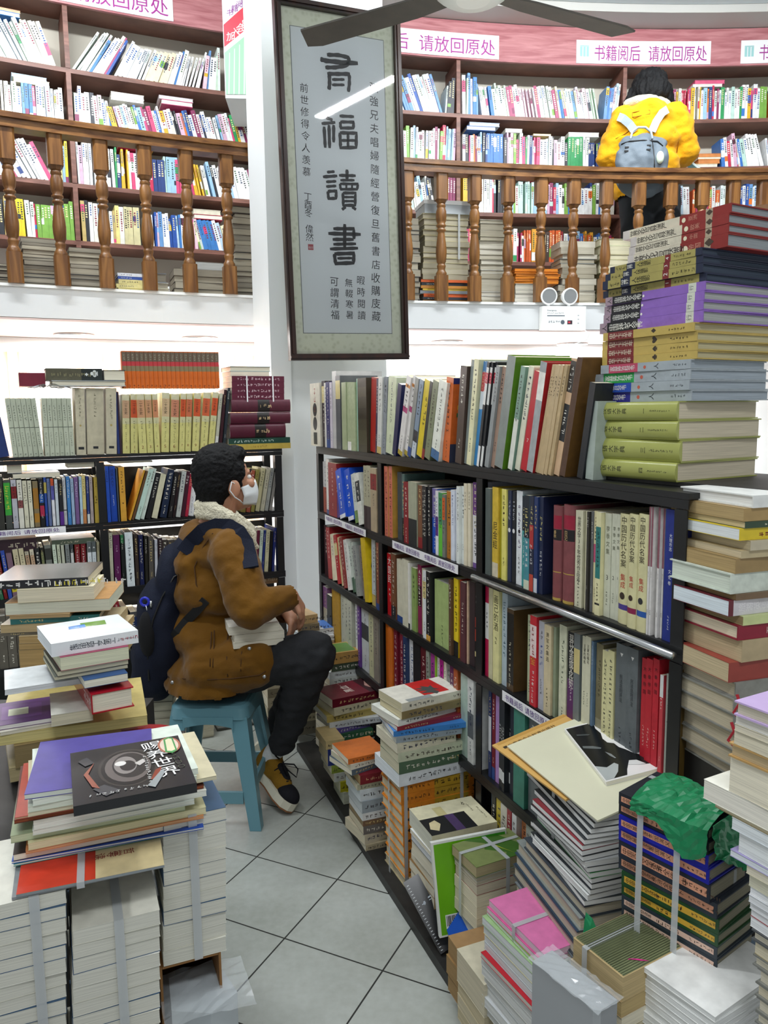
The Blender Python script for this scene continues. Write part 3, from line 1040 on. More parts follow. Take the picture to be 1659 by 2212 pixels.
shelf_row(RP, RU, RN, RZ[1], 'on second shelf, middle bay of right bookcase', [
    (827, 843, 1007, 'c99a45', {'n': 2, 'sp': 'd2745e', 'd': .2, 'T': [(8, .93, .5, '4a1f1a'), (8, .45, .4, '4a1f1a')], 'b': []}), (850, 860, 1020, '3c4246', {'plain': 1}), (860, 866, 1024, '54706c', {'b': [(0, .35, '1c2022')]}),
    (867, 877, 1041, '8a1622'), (877, 895, 1041, 'a9ac93', {'b': [(0, .42, '22282a')], 'plain': 1}), (896, 906, 1048, '7a5238'), (906, 925, 1050, '222226', {'n': 3, 'T': [(10, .95, .7, 'e9e6d8')], 'b': []}),
    (925, 936, 1055, '2455b8', {'b': [(.55, 1, '7c72a8')]}), (936, 942, 1060, 'e9e7ec', {'b': [(.3, .6, '5a2f80')]}), (942, 950, 1064, '62c23f', {'b': [(.5, 1, '3f8f5a')]}), (950, 956, 1068, '7b8078', {'b': [(.6, .95, 'd8642a')]}),
    (956, 967, 1061, 'b8762b'), (967, 975, 1058, 'dfe6f2', {'T': [(8, .95, .5, '2b3f8a')]}), (975, 984, 1057, 'e9eaf0'), (984, 996, 1050, 'e6ebe6', {'n': 2}), (996, 1009, 1044, 'e9dfc4', {'n': 2, 'T': [(6, .9, .5, '5a4a3a')], 'b': []}),
    (1010, 1021, 1042, 'e9e7ea', {'b': [(.62, 1, '6f3a86'), (0, .06, '7a5aa0')], 'T': [(7, .98, .6, 'f0e6c0'), (6, .55, .6, '33383a')]}), (1022, 1030, 1042, 'd9dbe6', {'b': [(.5, 1, '2a3266')]})], g2, depth=.16)
shelf_row(RP, RU, RN, RZ[1], 'on second shelf, near bay of right bookcase', [
    (1045, 1056, 1054, '6a7470', {'plain': 1, 'd': .18, 'sp': '5a6461'}), (1057, 1070, 1052, 'd9b73a', {'T': [('尼金經', .62, .8, '2a2416')], 'b': [(0, .16, 'd8cdb0')]}), (1070, 1077, 1055, 'a8a013', {'plain': 1}), (1077, 1087, 1056, 'e9e07a'),
    (1087, 1095, 1059, '2a3350', {'T': [(5, .9, .6, 'cfd3dc'), ('●', .6, .9, 'e9e9e9')], 'b': []}), (1095, 1103, 1061, '23262c', {'T': [(5, .9, .6, 'cfd3dc'), ('●', .6, .9, 'e9e9e9')], 'b': []}), (1104, 1117, 1060, 'e6eaec', {'T': [(8, .85, .5, '5a3a6a'), ('●', .6, .5, '26262a'), (4, .3, .4, '5a5a5a')], 'b': []}),
    (1117, 1128, 1071, '3f9a98', {'b': [(.62, 1, '1f2a33')], 'T': [(4, .88, .7, 'e0d48a'), (6, .6, .6, 'e9e9e9')]}), (1128, 1140, 1069, '4a8f9a', {'b': [(.55, 1, '1f2a33'), (0, .1, 'cfd8c0')], 'T': [(4, .88, .7, 'e0d48a'), (6, .6, .6, 'e9e9e9')]}),
    (1140, 1149, 1071, '2a2f44', {'b': [(0, .18, 'c24a3a'), (.45, .7, 'b5383a')], 'T': [(5, .9, .7, 'e0d48a'), (5, .5, .6, 'e9e9e9')]}), (1149, 1157, 1072, '263a6a', {'b': [(.0, .15, 'cfd3dc')]}), (1157, 1166, 1072, '1d2746', {'d': .2, 'T': [(5, .8, .7, 'e0d48a'), (6, .45, .6, 'e9e9e9')], 'b': []}),
    (1186, 1204, 1091, '85474a', {'hard': True, 'rnd': .22, 'b': [(.76, .9, '9c1836'), (.64, .755, '1c1618'), (.0, .03, 'b89a4a'), (.30, .31, 'b89a4a')], 'T': [('春秋', .745, .30, 'd9b57a', .9)], 'd': .17}), (1204, 1228, 1090, '85474a', {'hard': True, 'rnd': .22, 'b': [(.76, .9, '9c1836'), (.64, .755, '1c1618'), (.0, .03, 'b89a4a'), (.30, .31, 'b89a4a')], 'T': [('日记', .745, .30, 'd9b57a', .9)], 'd': .17}),
    (1230, 1246, 1102, 'd6d3b6', {'T': [('世界文学30年优秀作品选', .94, .5, '2c2a28', .92), ('2', .30, .6, '26262a'), (8, .22, .3, '4a4a40')], 'b': []}),
    (1250, 1256, 1103, 'd9d4b4', {'plain': 1}), (1257, 1262, 1104, '33302c'), (1262, 1268, 1104, '6a6c6c'), (1268, 1276, 1103, 'e0d6a8', {'b': [(.5, .68, 'c9587a')]}), (1277, 1288, 1105, 'e6e0b0', {'b': [(.36, .86, '2f7d78'), (.1, .12, '2a2a26')], 'T': [(8, .82, .6, '1c3a38'), (5, .32, .5, '3a2a26')]}),
    (1288, 1302, 1108, 'd2d4be', {'T': [('李季文集', .88, .62, '6a6e58', 1.25), ('3', .42, .75, '2c2a28'), (5, .25, .3, '4a4a40')], 'b': []}), (1302, 1313, 1109, 'd2d4be', {'T': [('李季文集', .88, .62, '6a6e58', 1.4), ('2', .42, .75, '2c2a28'), (5, .25, .3, '4a4a40')], 'b': []}), (1313, 1321, 1110, 'd2d4be', {'T': [('李季文集', .88, .8, '6a6e58', 1.5), ('1', .42, .75, '2c2a28'), (5, .25, .3, '4a4a40')], 'b': []}),
    (1321, 1345, 1109, 'dbd5a4', {'hard': True, 'rnd': .12, 'T': [('中国历代名案', .98, .52, '332c1e', 1.0), ('集成', .46, .46, 'c0302a'), ('●', .30, .6, '3a2a20')], 'b': [(.13, .18, '4a3a8a')]}), (1346, 1366, 1109, 'dbd5a4', {'hard': True, 'rnd': .12, 'T': [('中国历代名案', .98, .58, '332c1e', 1.0), ('集成', .46, .46, 'c0302a'), ('●', .30, .6, '3a2a20')], 'b': [(.13, .18, '8a1f4a')]}), (1366, 1389, 1109, 'dbd5a4', {'hard': True, 'rnd': .12, 'T': [('中国历代名案', .98, .52, '332c1e', 1.0), ('集成', .46, .46, 'c0302a'), ('●', .30, .6, '2a2a30')], 'b': [(.13, .18, '2a5aa8')]}),
    (1390, 1418, 1086, 'e0ddda', {'n': 6, 'b': [(.54, 1, '8a5560')], 'T': [(4, .5, .6, '8a7a70'), (3, .2, .7, '5a5248')]}), (1421, 1446, 1063, '1c2f86', {'T': [('大理市志', .82, .28, 'e9ecf4'), ('文化卷', .55, .28, 'e9ecf4', 1.3), (5, .2, .2, 'e9ecf4')], 'b': [], 'hard': True, 'd': .18}), (1447, 1459, 1066, '1a2a78', {'plain': 1, 'd': .18})], g2, depth=.16)
# ---- third level
g3 = 'books on the third level of the right bookcase'
shelf_row(RP, RU, RN, RZ[2], 'on third shelf, far bay of right bookcase', [
    (695, 703, 1136, '3b1a20'), (706, 714, 1139, 'a11f24', {'l': -4}), (714, 726, 1153, 'e0d6b8', {'l': -7}), (726, 733, 1155, 'b01c22', {'l': -8}), (733, 741, 1160, 'd8c79a', {'l': -9}), (741, 748, 1160, '8f2a26', {'l': -9}),
    (748, 756, 1165, 'e4e4de', {'l': -9}), (756, 768, 1172, 'c9d2c8', {'l': -10, 'n': 2, 'b': [(0, .3, '4a6a52')]}), (768, 777, 1178, '9da09c', {'l': -8}), (778, 786, 1178, '8a7f78', {'l': -8}),
    (787, 797, 1158, 'e2c211', {'l': -8, 'plain': 1, 'd': .17, 'f': [('p', [(.5 + .4 * math.cos(k * PI / 8), .55 + .25 * math.sin(k * PI / 8)) for k in range(16)], '2a2420')]}), (797, 807, 1166, 'c8cfd2'), (807, 812, 1170, '2f4a3a'), (812, 818, 1172, '8a4a38')], g3, depth=.16)
shelf_row(RP, RU, RN, RZ[2], 'on third shelf, middle bay of right bookcase', [
    (830, 840, 1196, 'c01a22', {'T': [('大国民', .95, .75, W1), (3, .45, .4, W1)], 'b': []}), (840, 850, 1196, '7a4f36'), (852, 880, 1209, 'd9d6bf', {'n': 2, 'plain': 1}), (880, 884, 1216, 'eceae4', {'plain': 1}),
    (884, 894, 1226, '8aa45a'), (894, 902, 1220, '8a2050', {'b': [(.4, .7, '3a1528')]}), (902, 910, 1228, 'd6cfb0'), (910, 917, 1232, 'e2e6e6'), (917, 926, 1234, '1d2022', {'b': [(0, .08, 'd8a03a')]}), (928, 961, 1257, 'a8bd7a', {'T': [(6, .35, .12, '4a5a3a')], 'b': [], 'hard': True}),
    (962, 967, 1252, 'b59a6a'), (967, 973, 1250, '5f4632'), (973, 983, 1249, 'e8cc25', {'b': [(0, .2, '1e1e1c')], 'T': [(8, .9, .6, '3a3010')]}), (984, 990, 1252, 'b03020'), (990, 1001, 1256, '5a3238', {'T': [(6, .75, .5, 'd9c8b8')], 'b': []}), (1001, 1004, 1254, 'd9b89a', {'plain': 1}), (1004, 1016, 1256, '35262a', {'plain': 1}),
    (1017, 1032, 1258, '1d1716', {'n': 2, 'b': [(.32, .46, 'a03a28'), (.48, .6, '8a3226'), (.14, .2, 'd8c890')], 'T': [(3, .9, .6, '8a8580')]})], g3, depth=.16)
shelf_row(RP, RU, RN, RZ[2], 'on third shelf, near bay of right bookcase', [
    (1041, 1049, 1263, 'e9e6e2', {'b': [(0, .42, 'b8184a'), (.82, 1, 'b8184a')], 'T': [(4, .72, .6, '26262a')]}), (1049, 1058, 1268, 'cfc9a3', {'plain': 1}), (1059, 1072, 1272, 'e6e0a0', {'T': [('画己的酒', .95, .8, '3a3420'), (2, .5, .4, '3a3420')], 'b': []}), (1073, 1085, 1280, 'b3c3cc', {'T': [(9, .92, .6, '4a6a7a')], 'b': []}),
    (1087, 1102, 1314, '5d4526', {'sp': '54402a', 'd': .18, 'b': [(.08, .95, '1c1814')], 'T': [(9, .6, .4, 'c9c2a8')]}), (1130, 1139, 1327, 'b5bd9a'), (1140, 1154, 1328, 'd02a35', {'b': [(.55, .9, 'f0dcd8')], 'T': [(6, .88, .5, 'a02a2a'), ('金', .55, .8, 'e8a03a'), (6, .4, .5, 'f0dcd8')]}), (1155, 1167, 1340, 'b9bac2', {'T': [(2, .9, .5, '55565c'), (4, .75, .6, '4a5a9a'), (4, .35, .4, '55565c')], 'b': []}),
    (1168, 1183, 1348, 'd8c9a4', {'T': [('萧军文集选', .92, .45, '3a3222', 1.15), (6, .3, .3, '3a3222')], 'b': []}), (1184, 1190, 1352, '8f9a80', {'plain': 1}), (1193, 1209, 1349, 'd6d9be', {'T': [(9, .85, .4, '4a5a46'), (4, .15, .25, '33383a')], 'b': []}),
    (1211, 1227, 1364, '17171a', {'b': [(0, .5, '5a2560')], 'T': [('现代文学视域文化研究', .98, .62, W1, .72), (5, .45, .3, 'd9c8d8')]}), (1228, 1241, 1366, '6f7678', {'plain': 1}), (1243, 1265, 1372, 'd9d7bd', {'n': 2, 'T': [('王蒙约稿名', .92, .5, '3a3426', 1.0), (6, .45, .3, '6a6a5a')], 'b': []}),
    (1266, 1271, 1382, '5f7a94', {'T': [(12, .96, .5, 'd9dfe4')], 'b': []}), (1272, 1287, 1388, '7d7658', {'T': [(9, .85, .4, '3a3624')], 'b': [(.05, .25, '9a9478')]}), (1289, 1316, 1402, 'e0dba6', {'n': 2, 'T': [(10, .92, .5, '3a3a3a'), (8, .42, .45, '3a3a3a')], 'b': []}),
    (1318, 1366, 1388, '666d70', {'n': 2, 'dy': 8, 'hard': True, 'T': [('▼', .93, .3, 'e9e9e6'), ('民法总则评注', .74, .3, '23282c', .95), (4, .28, .25, '23282c')], 'b': [], 'mt': 1}), (1371, 1412, 1418, 'c01f30', {'n': 3, 'hard': True, 'T': [('大秦帝国', .93, .55, '4a0e14', 1.6), (6, .42, .4, 'e9b8b0')], 'b': [], 'desc': 'book'}),
    (1416, 1424, 1452, 'c8404a', {'b': [(.8, 1, 'e9eaea')]}), (1425, 1440, 1452, 'aeb7ae'), (1441, 1453, 1440, '5f4b22', {'T': [(8, .85, .6, 'e3dcc0')], 'b': []})], g3, depth=.16)
# ---- fourth and fifth level
g4 = 'books on the lower levels of the right bookcase'
shelf_row(RP, RU, RN, RZ[3], 'on fourth shelf, far bay of right bookcase', [
    (697, 706, 1268, '8a5a8a', {'b': [(0, .6, 'c9bda0')]}), (706, 716, 1285, '2a2d2c', {'plain': 1}), (716, 733, 1269, 'b58a1d', {'plain': 1}), (733, 760, 1284, 'c2c4b4', {'n': 3}), (763, 768, 1300, 'e6e8ea'), (768, 774, 1304, '6a3f94'), (775, 790, 1302, 'cad0d3', {'b': [(.5, .75, '3a3d42')]}),
    (792, 802, 1324, 'c9c9a2'), (803, 814, 1330, '8f877c'), (814, 818, 1335, 'e0e2e2')], g4, depth=.16)
shelf_row(RP, RU, RN, RZ[3], 'on fourth shelf, middle bay of right bookcase', [
    (829, 846, 1338, 'd9701d', {'n': 2, 'plain': 1}), (847, 870, 1353, '7a1a30', {'n': 3, 'T': [(10, .92, .6, 'e0c8c8')], 'b': []}), (870, 878, 1364, '22365f'), (878, 889, 1378, 'e9ecef', {'T': [(7, .9, .5, '3a5a8a')], 'b': []}), (889, 905, 1388, '18191c', {'plain': 1}),
    (905, 918, 1398, '5a0f1d', {'T': [(7, .9, .5, 'd9b8b0')], 'b': []}), (918, 925, 1404, '8f958a'), (926, 935, 1408, '9fd040', {'b': [(.5, 1, 'a0368f')]}), (936, 942, 1412, 'e0d9de'), (942, 951, 1416, 'a4d633', {'b': [(.45, 1, 'b0188c')]}), (952, 957, 1422, 'e2dfd0'), (957, 966, 1428, '8a918c'), (966, 975, 1434, '5a2050'), (976, 985, 1440, 'a8562a'),
    (988, 1005, 1456, 'b7cfc3', {'plain': 1}), (1006, 1032, 1452, 'dcdedb', {'n': 2, 'b': [(.3, .6, '5f6468')]})], g4, depth=.16)
shelf_row(RP, RU, RN, RZ[3], 'on fourth shelf, near bay of right bookcase', [
    (1046, 1052, 1478, '2b3a6a', {'b': [(.3, .7, 'd9dade')]}), (1052, 1059, 1482, '7a1426'), (1060, 1071, 1481, 'b48cc8', {'plain': 1}), (1072, 1092, 1496, '24282c', {'n': 4, 'T': [(5, .72, .8, 'e9e9e6')], 'b': [(.1, .22, 'dfe2e2')]}), (1093, 1102, 1505, '1d2333', {'plain': 1}), (1106, 1130, 1518, '3f8573', {'plain': 1}),
    (1131, 1165, 1530, '6f7577', {'n': 2}), (1166, 1200, 1545, '3f4448', {'n': 3}), (1202, 1260, 1560, 'b9b39c', {'n': 4}), (1262, 1330, 1590, '7b5a4a', {'n': 4})], g4, depth=.16)
shelf_row(RP, RU, RN, RZ[4], 'on bottom shelf, near bay of right bookcase', [
    (1050, 1057, 1694, '2b5f8f'), (1057, 1066, 1698, '23262a'), (1066, 1078, 1700, 'cdb83f'), (1078, 1092, 1712, 'd6d3c4', {'T': [(8, .9, .7, '3a3a3a')]}), (1092, 1102, 1720, 'a02a3a'), (1102, 1112, 1725, 'e3e5e7'), (1113, 1126, 1736, 'd98a5a'), (1127, 1145, 1745, 'b8bdb8', {'n': 2}), (1146, 1180, 1755, '54606a', {'n': 3})], g4, depth=.16)

# ------------------------------------------------------------------ the left bookcase
gl = 'books on the bookcase behind the man'
# top row
def top_label(s):
    return s
shelf_row(LP, LU, LN, LZ[0], 'on top of the bookcase behind the man', [
    (-6, 22, 902, '1c3470', {'l': -20, 'plain': 1}),
    (29, 96, 860, 'c3cab4', {'n': 6, 'l': -19, 'b': [(.495, .505, '4a5044')], 'T': [(7, .88, .5, '4a5044'), (7, .42, .45, '6a7064'), (1, .06, .5, '23262a')], 'hard': False}),
    (98, 163, 860, 'c3cab4', {'n': 6, 'l': -9, 'b': [(.495, .505, '4a5044')], 'T': [(7, .88, .5, '4a5044'), (7, .42, .45, '6a7064'), (1, .06, .5, '23262a')], 'hard': False}),
    (166, 187, 838, 'c9c1a6', {'hard': True, 'l': -5, 'T': [(7, .9, .35, '6a6450'), ('●', .46, .3, 'b5a060'), ('▀', .12, .6, '23262a')], 'b': []}),
    (189, 227, 838, 'c9c1a6', {'hard': True, 'l': -3, 'T': [(7, .92, .2, '6a6450'), ('▀', .12, .3, '23262a')], 'b': []}), (230, 253, 838, 'c9c1a6', {'hard': True, 'l': -2, 'T': [(7, .9, .35, '6a6450'), ('●', .46, .3, 'b5a060'), ('▀', .12, .5, '23262a')], 'b': []}),
    (255, 261, 838, '24397e', {'plain': 1}), (261, 265, 846, '3a2434', {'plain': 1}),
    *[(x0, x1, yt, 'd8d285', {'l': ln, 'hard': False, 'b': [(.60, .90, oc), (.90, 1, 'd0cba8'), (.5, .6, 'd2cea0')], 'T': [('二十五史', .885, .47, '2c2418', 1.02 if x1 - x0 > 14 else 1.15), (4, .55, .3, '4a4430'), (6, .36, .25, '6a6440'), (vol, .14, .62, '7a3a22')]})
      for x0, x1, yt, vol, oc, ln in ((266, 282, 852, '1', 'c9a27e', -2), (283, 299, 851, '11', 'd2562a', -1), (301, 318, 851, '2', 'cf9a70', 0), (319, 334, 851, '3', 'cf9a70', 0), (335, 347, 851, '4', 'd08a60', 0), (349, 366, 848, '5', 'd2b48a', 1), (368, 386, 851, '6', 'd08a6a', 2),
                                    (387, 399, 850, '7', 'd2562a', 3), (400, 413, 850, '8', 'd0704a', 3), (415, 430, 849, '9', 'd2562a', 4), (433, 449, 848, '10', 'd2623a', 7), (451, 464, 847, '12', 'd2562a', 10))],
    (465, 472, 850, 'c9c7b2', {'l': 11, 'b': [(0, .25, 'e9e9e4')]}), (474, 480, 842, '3a0f1c', {'l': 11}), (481, 487, 838, '1d2730', {'l': 11}),
], gl, depth=.15)
# second level
shelf_row(LP, LU, LN, LZ[1], 'on second shelf behind the man, left bay', [
    (-40, 12, 1030, '34342e', {'n': 4, 'l': -8}), (14, 29, 1038, '4a4e4a', {'l': -8, 'b': [(.28, .95, '3fae3f')], 'T': [(5, .9, .8, 'd9e04a')]}), (30, 42, 1037, 'c9c9d3', {'l': -8}), (43, 54, 1037, 'e4e2d4', {'l': -8, 'b': [(.42, .58, '8a4a4a')]}), (55, 65, 1039, 'e0ddc4', {'l': -8}), (66, 75, 1039, 'e0ddc4', {'l': -8}),
    (76, 88, 1040, '8a7a58', {'l': -7, 'b': [(.1, .3, 'b8822a'), (.4, .85, 'a8762a')], 'plain': 1}), (89, 99, 1034, '17181c', {'l': -7, 'b': [(.22, .44, 'b0264a'), (.5, .68, '1f57a8')]}), (100, 106, 1032, '2a50a8', {'l': -7, 'b': [(.68, .9, 'c9b85a')]}), (107, 114, 1034, '6a7aa8', {'l': -7}),
    (115, 122, 1034, 'e3e4ea', {'l': -7, 'b': [(.55, .85, '5a5aa8'), (.85, 1, 'd2552a')]}), (123, 130, 1036, 'd9e3ea', {'l': -6}), (131, 140, 1036, '1c1e22', {'l': -6, 'b': [(0, .3, '5a2a8a')]}), (140, 147, 1032, 'e6e6e2', {'l': -6, 'b': [(.3, .32, '4a4a4a')]}), (148, 156, 1029, '3f7fbf', {'l': -6}),
    (157, 164, 1034, '9db6d2', {'l': -6}), (165, 174, 1031, '86659a', {'l': -6, 'T': [(7, .9, .6, 'f0e6f0')]}), (175, 181, 1030, 'b3cfe0', {'l': -5}), (181, 189, 1028, 'e3d186', {'l': -5, 'b': [(0, .3, 'd08a52')]}), (190, 196, 1029, '24397e', {'l': -5, 'b': [(0, .2, 'e0e4e0')]}),
    (197, 204, 1031, 'b5a6a2', {'l': -5}), (206, 215, 1031, 'bfa341', {'l': -4, 'T': [(3, .9, .5, '5a4a1a'), (3, .6, .8, '5a4a1a')]}), (216, 222, 1030, '7f8870', {'l': -3, 'b': [(.1, .35, 'b5a08a')]})], gl)
shelf_row(LP, LU, LN, LZ[1], 'on second shelf behind the man, right bay', [
    (233, 241, 1007, '1b4db5', {'T': [(5, .92, .7, '16244a')]}), (242, 256, 1007, '1b4db5', {'T': [('成英人大下', .94, .6, '16244a'), (6, .48, .3, 'd9e0f0')], 'b': []}), (257, 260, 1012, '4a5660', {'plain': 1}), (262, 275, 1009, 'd9a03a', {'T': [(8, .93, .5, '5a3a10'), ('▼', .35, .4, '5a3a10')], 'b': []}),
    (279, 284, 1016, 'd9a032', {'l': 31, 'plain': 1}), (285, 291, 1018, '6a4a2e', {'l': 31, 'plain': 1}), (292, 303, 1013, 'c3ded2', {'l': 30}), (304, 313, 1012, 'd6e4da', {'l': 27}), (315, 326, 1022, '1a1c20', {'l': 23, 'T': [(8, .92, .6, 'e9e6da')], 'b': []}), (328, 341, 1024, 'd8d4b6', {'l': 20, 'plain': 1}), (346, 361, 1014, '1b2a44', {'l': 17}),
    (363, 372, 1020, '17181b', {'l': 14}), (373, 379, 1020, '2a1a20', {'l': 13}), (380, 390, 1018, 'b9beba', {'l': 13}), (391, 400, 1018, '3f1226', {'l': 12, 'T': [(3, .9, .8, 'eadfe0')]}), (400, 407, 1024, 'b0203f', {'l': 11}), (408, 420, 1030, 'e6e8e8', {'l': 9, 'T': [(8, .5, .4, '5a6a90')]}),
    (522, 532, 1016, '8a7a3a', {'l': 9}), (533, 541, 1016, '9a4a30', {'l': 10}), (542, 550, 1014, '8a8240', {'l': 11}), (553, 562, 1011, 'cfc99f', {'l': 13}), (563, 571, 1014, 'bdb9a2', {'l': 13}), (572, 580, 1011, '9da09a', {'l': 13}), (582, 588, 1016, '8d8a84', {'l': 12})], gl)
# third level
shelf_row(LP, LU, LN, LZ[2], 'on third shelf behind the man, left bay', [
    (-30, 0, 1200, '2f5a3f', {'n': 3, 'l': -18}), (1, 9, 1222, '2f6a4a', {'l': -18}), (10, 18, 1212, '8a161c', {'l': -18}), (19, 28, 1190, '2a4aa8', {'l': -19, 'b': [(.3, .55, 'c9d3e6')]}), (29, 42, 1186, '87687a', {'l': -19, 'b': [(.12, .42, 'd9c52a')], 'T': [(4, .4, .6, '3a3410')]}), (44, 56, 1187, 'd0c5a2', {'l': -18, 'T': [(4, .88, .5, '26262a'), (3, .4, .4, '6a6450')], 'b': []}), (57, 68, 1185, 'd0c5a2', {'l': -18, 'T': [(4, .88, .5, '26262a'), (3, .4, .4, '6a6450')], 'b': []}),
    (69, 78, 1188, 'c9a888', {'l': -17, 'b': [(.88, 1, 'd9d0b8')]}), (79, 88, 1187, 'c9a888', {'l': -16, 'b': [(.88, 1, 'd9d0b8')]}), (89, 99, 1184, '16171a', {'l': -15, 'T': [(5, .92, .8, 'e9e6da'), (3, .3, .6, 'c9c6ba')], 'b': []}), (100, 107, 1183, '22241c', {'l': -14, 'b': [(0, .14, 'b5a02a'), (.65, .9, '5f6a4a')]}), (108, 122, 1178, '7b7f78', {'l': -13, 'b': [(.7, .93, '3a3c38')], 'T': [(3, .55, .6, 'e3e3da')]}),
    (124, 132, 1177, 'd3e2cc', {'l': -12}), (133, 140, 1177, 'cfd6bc', {'l': -11}), (141, 148, 1178, 'c6c9b4', {'l': -10, 'T': [(5, .6, .6, '3a3c38')]}), (149, 158, 1176, '7f8685', {'l': -9}), (159, 166, 1176, '3f464a', {'l': -8, 'b': [(.5, .82, 'd9dcda')]}),
    (168, 179, 1177, 'c9672f', {'l': -7, 'b': [(.45, 1, '7a1420')], 'T': [(2, .95, .5, 'd8c09a'), (5, .86, .55, 'f0e6e0')]}), (180, 191, 1175, 'c9672f', {'l': -6, 'b': [(.45, 1, '7a1420')], 'T': [(2, .95, .5, 'd8c09a'), (5, .86, .55, 'f0e6e0')]}), (193, 202, 1170, 'dde6ea', {'l': -5, 'b': [(.78, 1, '5f6768')], 'T': [('▲', .9, .6, 'f0f0f0'), (8, .7, .4, '5a6a78')]}), (203, 212, 1170, 'dde6ea', {'l': -5, 'b': [(.78, 1, '5f6768')], 'T': [('▲', .9, .6, 'f0f0f0'), (8, .7, .4, '5a6a78')]}),
    (213, 219, 1172, 'b5ae8c', {'l': -4})], gl)
shelf_row(LP, LU, LN, LZ[2], 'on third shelf behind the man, right bay', [
    (230, 238, 1160, 'e6e0a6', {'l': -4}), (240, 248, 1152, 'd3d4be', {'l': -5}), (250, 264, 1156, '5a1a50', {'l': -6, 'T': [(3, .8, .4, 'c8a8c8'), (3, .4, .4, 'c8a8c8')], 'b': []}), (266, 273, 1156, '1f2424', {'l': -6, 'b': [(.84, 1, '2f7a4a')]}), (276, 293, 1150, 'e3ecef', {'l': -7, 'T': [(5, .9, .3, '4a5a6a'), (9, .74, .5, '2a3a48'), (4, .25, .3, '2a3a48')], 'b': [], 'hard': True}), (295, 303, 1154, '3a302c', {'l': -6}), (304, 314, 1156, '1b2450', {'l': -5}),
    (316, 323, 1158, '2a2a24', {'l': -4}), (324, 334, 1160, '55504a', {'l': -3}), (336, 342, 1166, 'c9ccd6', {'l': -2}), (343, 352, 1162, '2a1a24', {'l': -2}), (354, 420, 1166, '4a4440', {'n': 5}), (520, 536, 1150, '46382e', {'n': 2}),
    (541, 550, 1148, 'd8d2b2', {'l': 5, 'b': [(.5, 1, '8a1a2a')]}), (551, 558, 1146, 'd3c9b8', {'l': 5, 'b': [(.35, 1, '6a1a3a')]}), (559, 566, 1146, 'cbdccb', {'l': 5}), (567, 572, 1146, '20347e', {'l': 5}), (573, 581, 1145, 'd2cda8', {'l': 4}), (582, 588, 1148, '17181a', {'l': 4, 'plain': 1}), (589, 594, 1140, '26347a', {'l': 4})], gl)
shelf_row(LP, LU, LN, LZ[3], 'on fourth shelf behind the man', [
    (-40, 120, 1330, '5f5a50', {'n': 8}), (222, 240, 1318, '5a4630', {'n': 2}), (242, 256, 1304, '8f1b2c', {'l': -14, 'plain': 1}), (258, 270, 1300, '8f1b2c', {'l': -13}), (272, 284, 1312, '5a5a48', {'l': -10}), (286, 330, 1322, '4a4a4c', {'n': 3})], gl)

# ---- lying things on and in the left bookcase
def lie_on_left(px0, px1, ytop, ybot, back, d, c, label, face=SPINE, up=True, yaw=0.0, z=None, **kw):
    """book lying on the left bookcase, seen between columns px0 and px1, its near face `back` behind the front edge"""
    P0 = LP + LN * back
    pa = at_plane(px0, ybot, P0, LN)
    pb = at_plane(px1, ybot, P0, LN)
    pt = at_plane((px0 + px1) / 2, ytop, P0, LN)
    pm = at_plane((px0 + px1) / 2, ybot, P0, LN)
    L = (pb - pa).dot(LU)
    z0 = pm.z if z is None else z
    t = max(0.006, pt.z - pm.z)
    if face in (SPINE, FORE):
        h, dd = L, d
    else:
        h, dd = d, L
    c2 = (pa + pb) / 2 + LN * (d / 2)
    return book(lying(c2.x, c2.y, z0, LSA + yaw + (face if up or face in (SPINE, FORE) else -face), t, h, dd, up), t, h, dd, c, label=label, group=kw.pop('group', None), **kw), z0 + t
gs = 'maroon volumes stacked beside the column'
_, z = lie_on_left(492, 628, 955, 967, 0.0, .18, 'c2a84c', 'yellow book at the bottom of the maroon stack beside the column', z=LZ[0] + .0005, text=[(5, .6, .5, '8a6a1a')], pages='d8cba0')
_, z = lie_on_left(494, 627, 944, 956, .004, .18, '1c4438', 'dark green book with white lettering under the maroon volumes', z=z + .0005, text=[(12, .92, .6, 'd8e6dc')])
for i, (x0, x1, yt, yb, w) in enumerate(((497, 617, 914, 944, 'lowest of the three thick ones'), (498, 627, 889, 914, 'middle one of the three thick ones'), (500, 627, 862, 889, 'uppermost of the three thick ones'))):
    _, z = lie_on_left(x0, x1, yt, yb, .006, .17, '521229', 'thick maroon leather volume with black title panel, ' + w, z=z + .0005, hard=True, rnd=.006, bands=[(.36, .56, '17120f')], text=[(3, .54, .35, 'd0b48a'), (1, .40, .4, 'd0b48a')], group=gs)
for i, w in enumerate(('lowest of the strapped four', 'second from bottom of strapped four', 'third from bottom of strapped four', 'uppermost of the strapped four')):
    _, z = lie_on_left(501, 614, 862 - 12.6 * (i + 1), 862 - 12.6 * i, .006, .16, '5d1430', 'slim maroon volume, ' + w, z=z + .0003, text=[(3, .9, .5, 'd8b8c0'), (7, .72, .6, 'e6ccd2'), (4, .3, .5, 'd8b8c0')], group=gs)
ztop = z
_, z = lie_on_left(498, 582, 803, 813, .03, .15, 'cdd8d2', 'pale book lying on the strapped maroon volumes', FORE, z=z + .0005)
_, z = lie_on_left(497, 585, 792, 803, .03, .16, 'bccbc6', 'pale grey hardcover topmost above the maroon volumes', FORE, z=z + .0005, hard=True)
